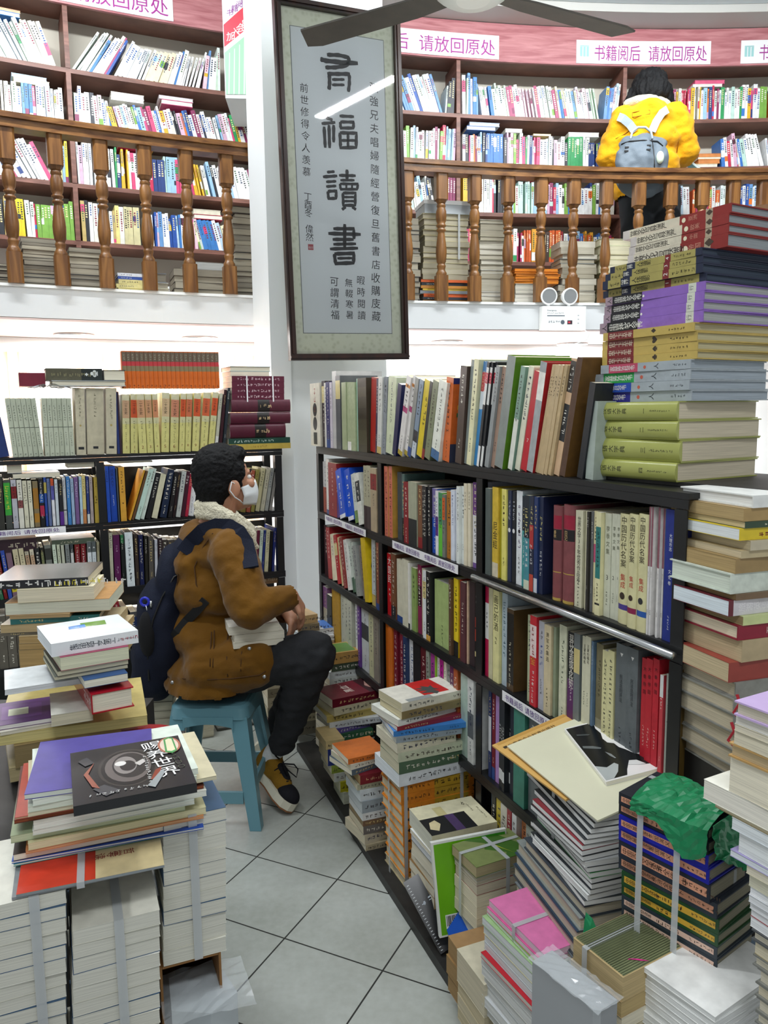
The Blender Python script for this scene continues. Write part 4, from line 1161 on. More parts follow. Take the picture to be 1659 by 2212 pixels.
# white straps round the four slim volumes
for px in (534, 590):
    q = MB()
    P0 = LP + LN * .004
    p = at_plane(px, 850, P0, LN)
    zb = ztop - 4 * .0293
    u = (p - LP).dot(LU)
    base = LP + LU * u
    pts = [base + LN * .003 + V((0, 0, zb - .001)), base + LN * .003 + V((0, 0, ztop + .0012)), base + LN * .169 + V((0, 0, ztop + .0012)), base + LN * .169 + V((0, 0, zb - .001))]
    q.ribbon(pts, LU, .006, .001)
    tag(q.build('packing_strap', 'sign_white'), 'white strap round the slim maroon volumes, ' + ('near their middle' if px < 560 else 'near their end'), 'strap')

# orange set of volumes standing on the yellow ones
zs_ = LZ[0] + 0.279
P0 = LP + LN * .04
go = 'orange and red banded volumes standing above the yellow history set'
for k in range(22):
    xa, xb = 267 + k * 9.48, 267 + (k + 1) * 9.48
    pa, pb2 = at_plane(xa, 848, P0, LN), at_plane(xb, 848, P0, LN)
    top = at_plane((xa + xb) / 2, 758 + 0.12 * k, P0, LN)
    t = (pb2 - pa).dot(LU) - .0004
    h = top.z - zs_
    book(frame_of((pa.x, pa.y, zs_), LU, LN, (0, 0, 1)), t, h, .11, 'd2661c', [(.46, .60, '8a7a58'), (.60, .72, 'c23a3f'), (.72, 1.0, '6a5c4c'), (.97, 1.0, 'c9622a')], [(2, .10, .6, '5a2a10'), (3, .92, .5, 'b5a890')], pages='d8c8a0', rnd=.1 * t,
         label='orange volume with red band, one of the matching set above the yellow histories', group=go)
# lying on the beige volumes
zl = at_plane(200, 836, LP + LN * .02, LN).z
_, z = lie_on_left(112, 272, 823, 835, .0, .15, 'b9bfc2', 'grey hardcover lying on the thick beige volumes', FORE, z=zl + .003, hard=True)
_, z2 = lie_on_left(100, 222, 797, 823, .01, .15, '23282a', 'olive and black hardcover on the grey one above the beige volumes', z=z + .0005, hard=True, bands=[(.0, .38, '1b2422'), (.38, 1, '55523e')], text=[(8, .92, .45, '8a8460'), ('♣', .22, .6, 'd8dcd8'), ('◆', .32, .3, 'd8dcd8')])
_, z3 = lie_on_left(224, 272, 800, 823, .01, .14, '2b2e30', 'pale-edged book lying beside the olive and black hardcover', TAIL, z=z + .0005, hard=True)
_, z4 = lie_on_left(42, 99, 806, 835, .02, .13, '7a1830', 'dark red book lying tilted above the pale green volumes', z=zl + .003)
# crumpled plastic under it
q = MB()
rr = random.Random(3)
pc = at_plane(110, 842, LP + LN * .05, LN)
n1, n2 = 14, 6
vs = []
for i in range(n1 + 1):
    for j in range(n2 + 1):
        p = pc + LU * ((i / n1 - .5) * .21) + LN * ((j / n2 - .5) * .12)
        vs.append((p.x, p.y, pc.z + .004 + rr.uniform(0, .022) * math.sin(PI * i / n1)))
q.add(vs, [(i * (n2 + 1) + j, (i + 1) * (n2 + 1) + j, (i + 1) * (n2 + 1) + j + 1, i * (n2 + 1) + j + 1) for i in range(n1) for j in range(n2)], None, 0, False)
plain('crumpled_plastic', '8f959b', 0.2, Alpha=0.8)
tag(q.build('plastic_bag', 'crumpled_plastic'), 'crumpled grey plastic bag on the pale green volumes', 'bag')
# lying in the second level over the standing books
for x0, x1, yt, yb, c, lab in ((16, 48, 1006, 1022, 'e9ecf4', 'white magazine lying above the green-spined book'), (28, 130, 1022, 1032, '8d9a98', 'grey book lying across the white spines behind the man'),
                              (146, 204, 999, 1010, 'eceaf0', 'white leaflet lying over the blue books behind the man'), (240, 330, 996, 1000, 'dfe4ea', 'thin white book lying high on the second shelf behind the man'),
                              (0, 80, 1164, 1192, '35202a', 'plum album lying over the beige spines behind the man'), (112, 205, 1164, 1176, '4f5a4a', 'green and grey book lying above the pale spines behind the man'), (540, 600, 1245, 1262, '8a6a4a', 'brown book lying on the fourth shelf beside the column')):
    zz = {1: LZ[1], 0: 0}
    lie_on_left(x0, x1, yt, yb, .015, .14, c, lab, FORE if 'white' in lab else SPINE, text=() if 'white' in lab else [(6, .8, .5, 'c9c0a8')])

# dark panels added behind the left case, darkening gaps like books beyond
q_root = [o for o in COL.objects if o.name.startswith('steel_bookcase')][-1]
for z in LZ[1:]:
    q = MB()
    q.box((LUP[0] - .29, DEPTH + .001, z + .001), (LUP[2] + .01, DEPTH + .006, z + .222))
    q.build('back_panel', 'shelf_metal', q_root)

# ================================================================== HANGING SCROLL, FAN, LAMP AND THE BOOKS OF THE GALLERY
FA, FR = math.radians(23.0), math.radians(1.2)
_fx = V((math.cos(FA), math.sin(FA), 0))
_fn = V((-math.sin(FA), math.cos(FA), 0))
FX = _fx * math.cos(FR) + V((0, 0, 1)) * math.sin(FR)
FU = V((0, 0, 1)) * math.cos(FR) - _fx * math.sin(FR)
FBL = at_y(626, 779, 3.74)
FW_, FH_ = 0.612, 1.59
MF = frame_of(FBL, FX, _fn, FU)          # x right, y into the wall, z up
fr = thing('framed_calligraphy', 'tall dark framed calligraphy scroll hanging on the white column', 'framed picture', M=MF)
bw = 0.030
for lo, hi in (((0, -.02, 0), (FW_, .02, bw)), ((0, -.02, FH_ - bw), (FW_, .02, FH_)), ((0, -.02, bw + .0002), (bw, .02, FH_ - bw - .0002)), ((FW_ - bw, -.02, bw + .0002), (FW_, .02, FH_ - bw - .0002))):
    q = MB()
    q.box(lo, hi)
    k = 0.010
    q.box((lo[0] + (k if hi[0] - lo[0] < .1 else 0), -.027, lo[2] + (k if hi[2] - lo[2] < .1 else 0)), (hi[0] - (k if hi[0] - lo[0] < .1 else 0), -.0201, hi[2] - (k if hi[2] - lo[2] < .1 else 0)))
    q.build('frame_bar', 'dark_frame_wood', fr)
q = MB()
q.box((bw + .0003, .004, bw + .0003), (FW_ - bw - .0003, .012, FH_ - bw - .0003))
m, nt, b = nodes_of('silk_mount')
tc = N(nt, 'ShaderNodeTexCoord')
vo = N(nt, 'ShaderNodeTexVoronoi')
vo.inputs['Scale'].default_value = 42
nt.links.new(tc.outputs['Object'], vo.inputs['Vector'])
rp = N(nt, 'ShaderNodeValToRGB')
rp.color_ramp.elements[0].color = (*lin('cdd2b8'), 1)
rp.color_ramp.elements[1].color = (*lin('e6ead6'), 1)
rp.color_ramp.elements[1].position = 0.5
nt.links.new(vo.outputs['Distance'], rp.inputs[0])
nt.links.new(rp.outputs[0], b.inputs['Base Color'])
b.inputs['Roughness'].default_value = 0.6
MATS['silk_mount'] = m
q.build('silk_mount', 'silk_mount', fr)
def fl_(cx, cy):
    """point of the sheet seen at (cx, cy) of the scroll"""
    p = at_plane(580 + .3616 * cx, .3616 * cy, FBL, _fn)
    r = p - FBL
    return r.dot(FX), r.dot(FU)
plain('scroll_paper', 'e2e8ea', 0.75, noise_amt=.03, noise_scale=6)
cs = [fl_(*c) for c in ((133, 160), (690, 235), (733, 1988), (210, 1990))]
x0, x1 = (cs[0][0] + cs[3][0]) / 2, (cs[1][0] + cs[2][0]) / 2
z0, z1 = (cs[2][1] + cs[3][1]) / 2, (cs[0][1] + cs[1][1]) / 2
q = MB()
q.box((x0 - .003, .0032, z0 - .003), (x1 + .003, .0038, z1 + .003), '6a7274')
q.build('border_line', 'print', fr)
q = MB()
q.box((x0, .0024, z0), (x1, .0030, z1))
q.build('paper', 'scroll_paper', fr)
def brush(mb, pts, w, y=.0020):
    """ink stroke with round, slightly swelling ends"""
    P2 = [V((*fl_(*p), 0)) for p in pts]
    w = w * .3616 * 3.76 / CAM_F
    out = []
    k = len(P2)
    fine = []
    for i in range(k - 1):
        for s in range(5):
            fine.append(P2[i].lerp(P2[i + 1], s / 5))
    fine.append(P2[-1])
    L, R = [], []
    for i, p in enumerate(fine):
        d = (fine[min(i + 1, len(fine) - 1)] - fine[max(0, i - 1)])
        d = d.normalized() if d.length else V((1, 0, 0))
        nn = V((-d.y, d.x, 0))
        e = min(i, len(fine) - 1 - i)
        ww = w / 2 * (0.72 if e == 0 else 1.0 + 0.10 * math.sin(i * 1.7))
        L.append(p + nn * ww)
        R.append(p - nn * ww)
    for i in range(len(fine) - 1):
        a, b2, c, d = L[i], L[i + 1], R[i + 1], R[i]
        mb.add([(t.x, y, t.y) for t in (d, c, b2, a)], [(0, 1, 2, 3)], '14161a')
INK = [
    # first character
    ([(350, 326), (420, 328), (478, 342), (484, 368)], 22), ([(310, 352), (345, 362), (440, 372), (535, 377)], 26), ([(340, 402), (400, 402), (462, 392), (484, 372)], 22),
    ([(352, 440), (420, 441), (488, 441)], 22), ([(364, 445), (366, 500), (362, 535)], 22), ([(484, 445), (484, 500), (478, 548)], 20), ([(380, 474), (455, 474)], 16), ([(380, 506), (455, 506)], 16),
    # second
    ([(345, 702), (384, 716)], 18), ([(318, 738), (400, 730)], 18), ([(333, 755), (340, 882)], 20), ([(362, 745), (366, 884)], 20), ([(390, 745), (390, 850)], 20),
    ([(425, 692), (512, 696)], 18), ([(430, 727), (510, 729), (508, 764), (432, 764), (430, 727)], 18), ([(427, 792), (526, 795), (524, 880), (432, 882), (427, 792)], 20), ([(476, 796), (476, 880)], 17), ([(432, 838), (524, 838)], 16),
    # third
    ([(350, 1028), (396, 1024)], 16), ([(326, 1056), (412, 1050)], 18), ([(345, 1086), (406, 1082)], 16), ([(345, 1114), (406, 1110)], 16), ([(355, 1142), (406, 1140), (404, 1184), (360, 1186), (355, 1142)], 18),
    ([(422, 1047), (522, 1049)], 18), ([(470, 1012), (470, 1074)], 20), ([(430, 1076), (515, 1076)], 16), ([(428, 1097), (536, 1099), (530, 1130), (432, 1130), (428, 1097)], 16), ([(466, 1098), (466, 1130)], 13), ([(500, 1098), (500, 1130)], 13),
    ([(445, 1152), (520, 1152), (518, 1226), (448, 1226), (445, 1152)], 18), ([(450, 1177), (515, 1177)], 14), ([(450, 1201), (515, 1201)], 14), ([(462, 1234), (440, 1252)], 18), ([(500, 1234), (524, 1252)], 18),
    # fourth
    ([(456, 1338), (456, 1482)], 22), ([(388, 1366), (510, 1366), (512, 1428)], 20), ([(358, 1394), (552, 1400)], 22), ([(384, 1430), (510, 1430)], 20), ([(388, 1459), (524, 1456)], 18), ([(368, 1487), (536, 1482)], 20),
    ([(394, 1516), (512, 1513), (508, 1570), (402, 1574), (394, 1516)], 22), ([(412, 1543), (500, 1541)], 16)]
q = MB()
for pts, w in INK:
    brush(q, pts, w)
def column(s, x, y0, y1, x_end, size):
    n = len(s)
    for i, ch in enumerate(s):
        if ch == ' ':
            continue
        y = y0 + (y1 - y0) * i / max(1, n - 1)
        u, v = fl_(x + (x_end - x) * i / max(1, n - 1), y)
        text_flat(q, ch, frame_of((u, .0020, v), (1, 0, -.08), (.06, 0, 1), (0, -1, 0)), size, '14161a')
column('張強兄夫唱婦隨經營復旦舊書店', 602, 540, 1600, 616, .047)
column('收購庋藏', 612, 1680, 1910, 616, .050)
column('暇時閱讀', 526, 1692, 1902, 532, .044)
column('無輟寒暑', 456, 1706, 1898, 462, .041)
column('可謂清福', 366, 1700, 1900, 372, .046)
column('前世修得令人羡慕', 186, 540, 1042, 202, .042)
column('丁酉冬 偉然', 210, 1190, 1432, 222, .040)
q.build('calligraphy', 'print', fr)
q = MB()
u, v = fl_(238, 1492)
q.box((u, .0016, v), (u + .026, .0022, v + .026), 'a8484f')
text_flat(q, '偉印', frame_of((u + .001, .0012, v + .006), (1, 0, 0), (0, 0, 1), (0, -1, 0)), .012, 'd9c3c3')
q.build('red_seal', 'print', fr)
m, nt, b = nodes_of('picture_glass')
out = nt.nodes['Material Output']
tr, gl_ = N(nt, 'ShaderNodeBsdfTransparent'), N(nt, 'ShaderNodeBsdfGlossy')
gl_.inputs['Roughness'].default_value = 0.03
fz = N(nt, 'ShaderNodeFresnel')
fz.inputs[0].default_value = 1.5
ms = N(nt, 'ShaderNodeMixShader')
nt.links.new(fz.outputs[0], ms.inputs[0])
nt.links.new(tr.outputs[0], ms.inputs[1])
nt.links.new(gl_.outputs[0], ms.inputs[2])
nt.links.new(ms.outputs[0], out.inputs[0])
MATS['picture_glass'] = m
q = MB()
q.add([(bw, -.008, bw), (FW_ - bw, -.008, bw), (FW_ - bw, -.008, FH_ - bw), (bw, -.008, FH_ - bw)], [(0, 1, 2, 3)])
q.build('glass', 'picture_glass', fr)

# ---- ceiling fan
plain('fan_metal', 'd9dcd8', 0.4)
plain('fan_blade', '3a342b', 0.6, noise_amt=.5, noise_scale=18)
FH0 = at_y(1022, 2, 2.5)
fan = thing('ceiling_fan', 'dusty ceiling fan with dark blades hanging above the scroll', 'fan', loc=FH0)
q = MB()
q.lathe([(.05, 0), (.085, .006), (.115, .025), (.12, .06), (.10, .10), (.05, .12)], 28)
q.build('motor_housing', 'fan_metal', fan)
q = MB()
q.lathe([(.012, .12), (.012, 4.0 - FH0.z - .05)], 12)
q.lathe([(.02, 4.0 - FH0.z - .06), (.06, 4.0 - FH0.z - .004)], 16)
q.build('rod', 'fan_metal', fan)
for ang in (152, 27, 270):
    a = math.radians(ang)
    M = rotz(a) @ Matrix.Rotation(math.radians(9), 4, 'X')
    q = MB()
    pts = [(.09, -.03), (.2, -.044), (.56, -.052), (.61, -.036), (.585, .046), (.2, .042), (.09, .026)]
    q.prism([(x, y) for x, y in pts], .004, .010, M=T(0, 0, .018) @ M)
    q.build('blade', 'fan_blade', fan)

# ---- twin-head emergency light on the gallery edge
PE = ga_of(1215, R_EDGE - .03, 690)
em_o = gp(R_EDGE - .065, PE, at_y(1215, 712, (gp(R_EDGE - .065, PE)).y).z)
ME = frame_of(em_o, (math.cos(PE), -math.sin(PE), 0), (math.sin(PE), math.cos(PE), 0), (0, 0, 1))
em = thing('emergency_light', 'white twin-head emergency light box fixed to the gallery edge', 'lamp', M=ME)
q = MB()
q.prism([(-.128, 0), (.128, 0), (.132, .008), (.132, .062), (-.132, .062), (-.132, .008)], 0, .132)
q.build('housing', 'white_trim', em)
q = MB()
def et(s, x, z, size, c='33485a'):
    text_flat(q, s, frame_of((x, -.0006, z), (1, 0, 0), (0, 0, 1), (0, -1, 0)), size, c)
rr = random.Random(5)
et('Emergency', -.105, .104, .012)
marks_flat(q, 12, frame_of((-.105, -.0006, .088), (1, 0, 0), (0, 0, 1), (0, -1, 0)), .008, '33485a', rr, False)
q.box((-.105, -.0008, .076), (.0, -.0002, .080), '33485a')
marks_flat(q, 5, frame_of((-.10, -.0006, .036), (1, 0, 0), (0, 0, 1), (0, -1, 0)), .014, '33485a', rr, False)
q.lathe([(.012, 0), (.012, .0008)], 16, '55606a', M=frame_of((-.012, -.0002, .042), (1, 0, 0), (0, 0, 1), (0, -1, 0)))
q.box((.016, -.0008, .03), (.046, -.0002, .052), '3a2a34')
q.box((.021, -.0012, .037), (.034, -.0006, .045), 'd0384a')
for k in range(3):
    q.box((.078, -.0008, .035 + .022 * k), (.086, -.0002, .038 + .022 * k), '8a949a')
q.build('markings', 'print', em)
for s, tilt in ((-1, .25), (1, -.2)):
    q = MB()
    Mh = T(-.088 if s < 0 else .036, .03, .19) @ Matrix.Rotation(-PI / 2 * .93, 4, 'X') @ Matrix.Rotation(tilt * .4, 4, 'Y')
    q.lathe([(.018, -.05), (.034, -.042), (.045, -.01), (.049, .012), (.047, .018), (.040, .018), (.040, .012)], 24, M=Mh @ Matrix.Rotation(PI, 4, 'X'))
    q.tube([(-.088 if s < 0 else .036, .035, .132), (-.088 if s < 0 else .036, .035, .15)], .010, 10)
    hd = q.build('lamp_head', 'white_trim', em)
    q = MB()
    q.lathe([(.012, .004), (.026, .009), (.0395, .0155)], 24, M=Mh @ Matrix.Rotation(PI, 4, 'X'))
    q.build('reflector', 'bright_steel', hd)
q = MB()
pts = [at_plane(x, y, em_o - V((0, .004, 0)), V((0, 1, 0))) for x, y in ((1262, 712), (1273, 722), (1268, 734), (1245, 742), (1225, 748), (1200, 752))]
q.tube([p + V((0, -.0, 0)) for p in pts], .0028, 6)
tag(q.build('power_cable', 'white_trim'), 'thin white cable drooping below the emergency light', 'cable')

# ---- rows of books in the gallery cases: far more than could be counted one by one
GB = MB()
GR = random.Random(21)
PAL = {
    'w': ['f3f4f4'] * 6 + ['e6eef2', 'dfe9e2', 'f0ece0', 'bfd8ea', '3f7fc4', 'd9d2e6', 'e8c8d4', '2b56a8', 'c9dfc9', 'f2e6c0', 'b04a74', '2a2c38', '6a9ad0'],
    'm': ['f3f4f4'] * 6 + ['e6e9ea', 'e0dcd0', '3a78c8', '9fc6e6', 'c92a50', 'd94a7a', '2f9a5a', 'e3b82f', 'e8792a', '26407e', '2a2a33', '8a2a5a', 'bfe0d4', '7fb04a', 'd9b0c8'],
    'k': ['e9e9e6'] * 2 + ['22242c', '2a3350', '8a1f2a', '3a6ab0', '2f7d5a', 'e0a030', 'd8622a', 'c9c4b4', 'b03060', '4a3a34', '9fc0d8'],
    'y': ['e6d98a', 'd8cfa0', 'eceade', 'f0f0ec', '8fb0d0', 'c9b070', '2a2c33', 'e8d22a'],
}
def gallery_row(px0, px1, z, h0, h1, lean0, lean1, pal, t0=.010, t1=.026):
    R = R_CASE + .012
    a, a1 = ga_of(px0, R, 300), ga_of(px1, R, 300)
    aa0 = a
    setc, setn = None, 0
    while True:
        t = GR.uniform(t0, t1)
        f = (a - aa0) / max(1e-6, a1 - aa0)
        th = math.radians(lean0 + (lean1 - lean0) * f + GR.uniform(-1.2, 1.2))
        step = t / math.cos(th) + .0007
        if a + step / R > a1:
            break
        h = (h0 + (h1 - h0) * f) * GR.uniform(.84, 1.06)
        h = min(h, .275 / max(.6, math.cos(th)))
        if setn > 0:
            setn -= 1
            c, h, t = setc
        else:
            c = GR.choice(PAL[pal])
            if GR.random() < .12:
                setn = GR.randint(1, 4)
                setc = (c, h, t)
        d = GR.uniform(.13, .16)
        am = a + step / R / 2
        M = frame_of(gp(R + GR.uniform(0, .012), am, z + .0003), (math.cos(am), -math.sin(am), 0), (math.sin(am), math.cos(am), 0), (0, 0, 1))
        if th >= 0:
            M = M @ T(step / 2, 0, 0) @ Matrix.Rotation(th, 4, 'Y') @ T(-t, 0, 0)
        else:
            M = M @ T(-step / 2, 0, 0) @ Matrix.Rotation(th, 4, 'Y')
        # cover, page block set in at the top, spine print
        z1 = h
        GB.add([(0, 0, 0), (t, 0, 0), (t, d, 0), (0, d, 0), (0, 0, z1), (t, 0, z1), (t, d, z1), (0, d, z1)], [(0, 3, 2, 1), (4, 5, 6, 7), (0, 1, 5, 4), (1, 2, 6, 5), (2, 3, 7, 6), (3, 0, 4, 7)], [c, 'e9e4d6', c, c, 'e9e4d6', c], 0, False, M)
        e = -.0004
        if GR.random() < .38:
            zz, hh, cc = GR.uniform(.0, .75) * h, GR.uniform(.1, .3) * h, GR.choice(PAL['m'])
            GB.add([(0, e, zz), (t, e, zz), (t, e, min(h, zz + hh)), (0, e, min(h, zz + hh))], [(0, 1, 2, 3)], cc, 0, False, M)
        r = srgb(c)
        dark = r[0] + r[1] + r[2] < 380
        ink = GR.choice(('f0ece0', 'ead9a0')) if dark else GR.choice(('33405a', '3a3a3a', '8a2a44', '2a5a9a', '4a6a4a'))
        s = min(.6 * t, .011)
        zc = h * GR.uniform(.86, .95)
        n = GR.randint(5, 9)
        for q_ in range(n):
            w = s * GR.uniform(.5, 1.0)
            if zc < h * .3:
                break
            GB.add([(t / 2 - w / 2, 2 * e, zc - s * .8), (t / 2 + w / 2, 2 * e, zc - s * .8), (t / 2 + w / 2, 2 * e, zc - s * GR.uniform(.05, .4)), (t / 2 - w / 2, 2 * e, zc - s * .1)], [(0, 1, 2, 3)], ink, 0, False, M)
            zc -= s * 1.15
        a += step / R
def gallery_flat(px0, px1, z, n, pal, d=.15, tilt=0):
    R = R_CASE + .02
    a0, a1 = ga_of(px0, R, 300), ga_of(px1, R, 300)
    am, L = (a0 + a1) / 2, (a1 - a0) * R
    zz = z
    for k in range(n):
        t = GR.uniform(.012, .03)
        c = pal[k % len(pal)] if isinstance(pal, list) else GR.choice(PAL[pal])
        M = frame_of(gp(R, am + GR.uniform(-.002, .002), zz), (math.cos(am), -math.sin(am), 0), (math.sin(am), math.cos(am), 0), (0, 0, 1))
        l = L * GR.uniform(.9, 1)
        GB.box((-l / 2, 0, 0), (l / 2, d, t * .12), c, M=M)
        GB.box((-l / 2, 0, t * .88), (l / 2, d, t), c, M=M)
        GB.box((-l / 2 + .002, .002, t * .12), (l / 2 - .002, d, t * .88), c if k % 2 else 'eee9da', M=M)
        zz += t + .0006
z5, z4, z3, z2, z1 = ZB
# left case
gallery_row(-70, -2, z1, .24, .24, -32, -28, 'w'); gallery_row(2, 134, z1, .26, .215, -30, -18, 'w')
gallery_flat(-20, 62, z1 + .225, 2, ['3f86d0', 'd9b08a'])
gallery_row(163, 250, z1, .27, .26, 34, 30, 'w', .008, .02); gallery_row(252, 440, z1, .225, .21, 28, 14, 'w'); gallery_row(442, 482, z1, .215, .245, 8, 1, 'w')
gallery_row(-70, 143, z2, .185, .215, 0, 0, 'w'); gallery_row(164, 240, z2, .225, .19, 0, -3, 'w'); gallery_row(242, 556, z2, .165, .19, -14, -14, 'm')
gallery_flat(40, 118, z2 + .20, 2, 'w'); gallery_flat(246, 318, z2 + .185, 2, ['f0f0ee', 'e9e6dc']); gallery_flat(350, 424, z2 + .20, 2, ['c23a74', 'e9dfe4'])
gallery_row(-70, 20, z3, .22, .21, -24, -22, 'w'); gallery_row(26, 112, z3, .235, .235, -30, -24, 'm'); gallery_row(126, 150, z3, .23, .24, 0, 0, 'y')
gallery_row(164, 400, z3, .245, .20, 0, -1, 'm'); gallery_row(402, 560, z3, .20, .19, -10, -14, 'm'); gallery_flat(250, 330, z3 + .235, 2, ['c9305a', 'e3c03a'])
gallery_row(-70, 44, z4, .22, .21, 0, 0, 'y'); gallery_row(46, 152, z4, .215, .235, -1, 0, 'm'); gallery_row(166, 226, z4, .23, .225, 0, 0, 'y'); gallery_row(228, 300, z4, .22, .2, 0, 0, 'y'); gallery_row(302, 420, z4, .2, .19, -1, -3, 'w'); gallery_row(422, 500, z4, .18, .17, -12, -16, 'w'); gallery_flat(405, 470, z4 + .185, 2, ['b0304a', 'e0d9c4'])
gallery_row(236, 300, z5, .17, .15, 0, 0, 'k'); gallery_row(306, 420, z5, .16, .17, 0, 0, 'k'); gallery_row(422, 500, z5, .18, .18, 0, 0, 'm')
# right case
gallery_row(850, 964, z1, .21, .255, -22, -18, 'w'); gallery_row(962, 984, z1, .20, .27, 6, 2, 'w'); gallery_row(1000, 1040, z1, .275, .21, 0, 0, 'w'); gallery_row(1042, 1300, z1, .20, .205, -9, -12, 'w'); gallery_row(1302, 1338, z1, .205, .25, 6, 6, 'w')
gallery_row(1354, 1390, z1, .17, .16, 0, 0, 'w'); gallery_row(1440, 1659, z1, .205, .215, 0, 0, 'm'); gallery_row(1661, 1800, z1, .2, .2, 0, 0, 'm'); gallery_flat(1495, 1560, z1 + .215, 2, ['e9e6e6', 'd95a80'])
gallery_row(850, 984, z2, .205, .235, 0, 3, 'm'); gallery_row(1000, 1340, z2, .21, .18, 0, 0, 'm'); gallery_flat(1090, 1130, z2 + .215, 1, ['e9ece9']); gallery_flat(1148, 1190, z2 + .20, 1, ['d8c08a']); gallery_flat(1232, 1298, z2 + .20, 1, ['eceeee']); gallery_flat(1010, 1075, z2 + .22, 2, ['3f6fb8', 'b9c6dc'])
gallery_row(1352, 1420, z2, .19, .19, 0, 0, 'm'); gallery_flat(1506, 1558, z2, 4, ['e8c088', 'd98a4a']); gallery_row(1562, 1660, z2, .2, .24, -4, -18, 'm'); gallery_row(1662, 1800, z2, .2, .2, -8, 0, 'm'); gallery_row(1480, 1504, z2, .2, .19, 0, 0, 'm')
gallery_row(850, 944, z3, .215, .21, -10, -8, 'm'); gallery_row(946, 984, z3, .22, .24, 3, 0, 'm'); gallery_row(1000, 1088, z3, .245, .255, 0, 0, 'm'); gallery_row(1090, 1338, z3, .20, .21, 0, 0, 'm'); gallery_flat(1150, 1200, z3 + .225, 2, ['c9385a', 'e9e9e6'])
gallery_row(1352, 1420, z3, .2, .2, 0, 0, 'm'); gallery_row(1440, 1500, z3, .215, .2, -4, -3, 'w'); gallery_row(1502, 1560, z3, .185, .18, 0, 0, 'k'); gallery_row(1562, 1800, z3, .2, .2, 0, 0, 'w')
gallery_row(850, 984, z4, .2, .2, 0, 0, 'k'); gallery_row(1000, 1338, z4, .215, .2, 0, 0, 'k'); gallery_row(1352, 1460, z4, .19, .19, 0, 0, 'k'); gallery_row(1462, 1800, z4, .19, .19, 0, 0, 'm')
gallery_row(1000, 1338, z5, .2, .2, 0, 0, 'k')
tag(GB.build('gallery_shelf_books', 'book_cover'), 'countless bright book spines filling the wooden gallery bookcases', 'books', None, 'stuff')

# ---- piles of books on the gallery floor behind the balusters
plain('grey_box', 'aeb4b8', 0.5)
def gallery_pile(px0, px1, ytop, n, cols, where, R=8.225, dd=.17, ybase=None, jit=.006, face=FORE, pages=('9a9384', 'a8a08e', '8f887a', 'b3ab98'), t_irr=.35, kind='book', zb=None):  # page colours browned to carry the dim light behind the balusters
    r = random.Random(int(px0 * 7 + px1))
    a0, a1 = ga_of(px0, R, 560), ga_of(px1, R, 560)
    am, L = (a0 + a1) / 2, (a1 - a0) * R
    z0 = Z_SLAB1 + .0145 if zb is None else zb
    pm = gp(R, am, z0)
    ztop = at_y((px0 + px1) / 2, ytop, pm.y).z
    ts = [r.uniform(1 - t_irr, 1 + t_irr) for _ in range(n)]
    k = (ztop - z0) / sum(ts)
    z = z0 + .0003
    for i in range(n):
        t = ts[i] * k - .0004
        h = L * r.uniform(.92, 1.0)
        d = dd * r.uniform(.9, 1.0)
        c = gp(R + dd / 2 + .004, am, 0) + V((math.cos(am), -math.sin(am), 0)) * r.uniform(-jit, jit)
        cc = cols[i % len(cols)] if len(cols) > 1 else cols[0]
        rank = 'topmost' if i == n - 1 else ordinal(n - i) + ' from top'
        f = face[i % len(face)] if isinstance(face, (list, tuple)) else face
        if f in (HEAD, TAIL):
            h, d = d, h
        book(lying(c.x, c.y, z, -am + f + r.uniform(-.03, .03), t, h, d), t, h, d, cc, (), [(7, .9, .5, ink_for(cc))] if f == SPINE else (), pages=r.choice(pages), hard=r.random() < .4 and t > .012,
             name=kind, label=f"{colour_name(cc)} {kind}, {rank} of the {where}", group='book piles on the gallery floor')
        z += t + .0004
    return z
DK = ['3a342c', '5a5040', '2c3038', '6a5a44', '4a3a30']
PL = ['c9c4ae', '8a7a5a', 'd3d0c2', '5f6a70', 'b5a888']
gallery_pile(-60, 28, 568, 8, DK, 'gallery pile at the far left')
gallery_pile(47, 128, 514, 12, DK, 'gallery pile left of the second baluster')
gallery_pile(147, 229, 535, 8, DK, 'gallery pile right of the second baluster')
zt = gallery_pile(250, 318, 604, 3, ['e3d692'], 'low cream gallery pile', face=SPINE, dd=.15)
gallery_pile(252, 316, 590, 2, ['3a58a8', 'e6e9f0'], 'thin pair on the low cream pile', face=SPINE, dd=.15, zb=zt, t_irr=.1)
gallery_pile(327, 360, 590, 3, ['d8cf7a', 'e9e9e4', '8a93a0'], 'small pile beside the low cream gallery pile', dd=.13)
zt = gallery_pile(372, 498, 582, 4, DK, 'big-volume pile by the last left baluster', face=[FORE, HEAD], dd=.22, t_irr=.15)
gallery_pile(400, 490, 566, 1, ['b3b9bb'], 'big-volume pile, on its very top', zb=zt, dd=.2, pages=('c9ccca',))
gallery_pile(506, 568, 446, 16, DK, 'tall gallery pile against the column', dd=.2, jit=.012)
gallery_pile(862, 908, 470, 15, ['4a4a4a', '8a8a84', '23262a', 'b5b0a0', '3a3f48'], 'dark gallery pile beside the scroll', dd=.15)
zt = gallery_pile(910, 1014, 604, 8, ['c98a3a', '2c2f36', 'd8622a', '8a8f94', 'e0c04a'], 'magazine layer under the strapped gallery pile', face=SPINE, kind='magazine', dd=.2)
zt = gallery_pile(914, 1016, 462, 12, ['b5a87e', 'c9c09a'], 'strapped gallery pile right of the scroll', zb=zt, pages=('b8b09a', 'aaa28c'), t_irr=.12)
P = gp(8.225 + .09, ga_of(962, 8.3, 450), zt + .0003)
am = ga_of(962, 8.3, 450)
bx = thing('box_file', 'pale grey lidded box on top of the strapped gallery pile', 'box', M=frame_of(P, (math.cos(am), -math.sin(am), 0), (math.sin(am), math.cos(am), 0), (0, 0, 1)))
q = MB()
q.box((-.145, -.09, 0), (.145, .10, .05))
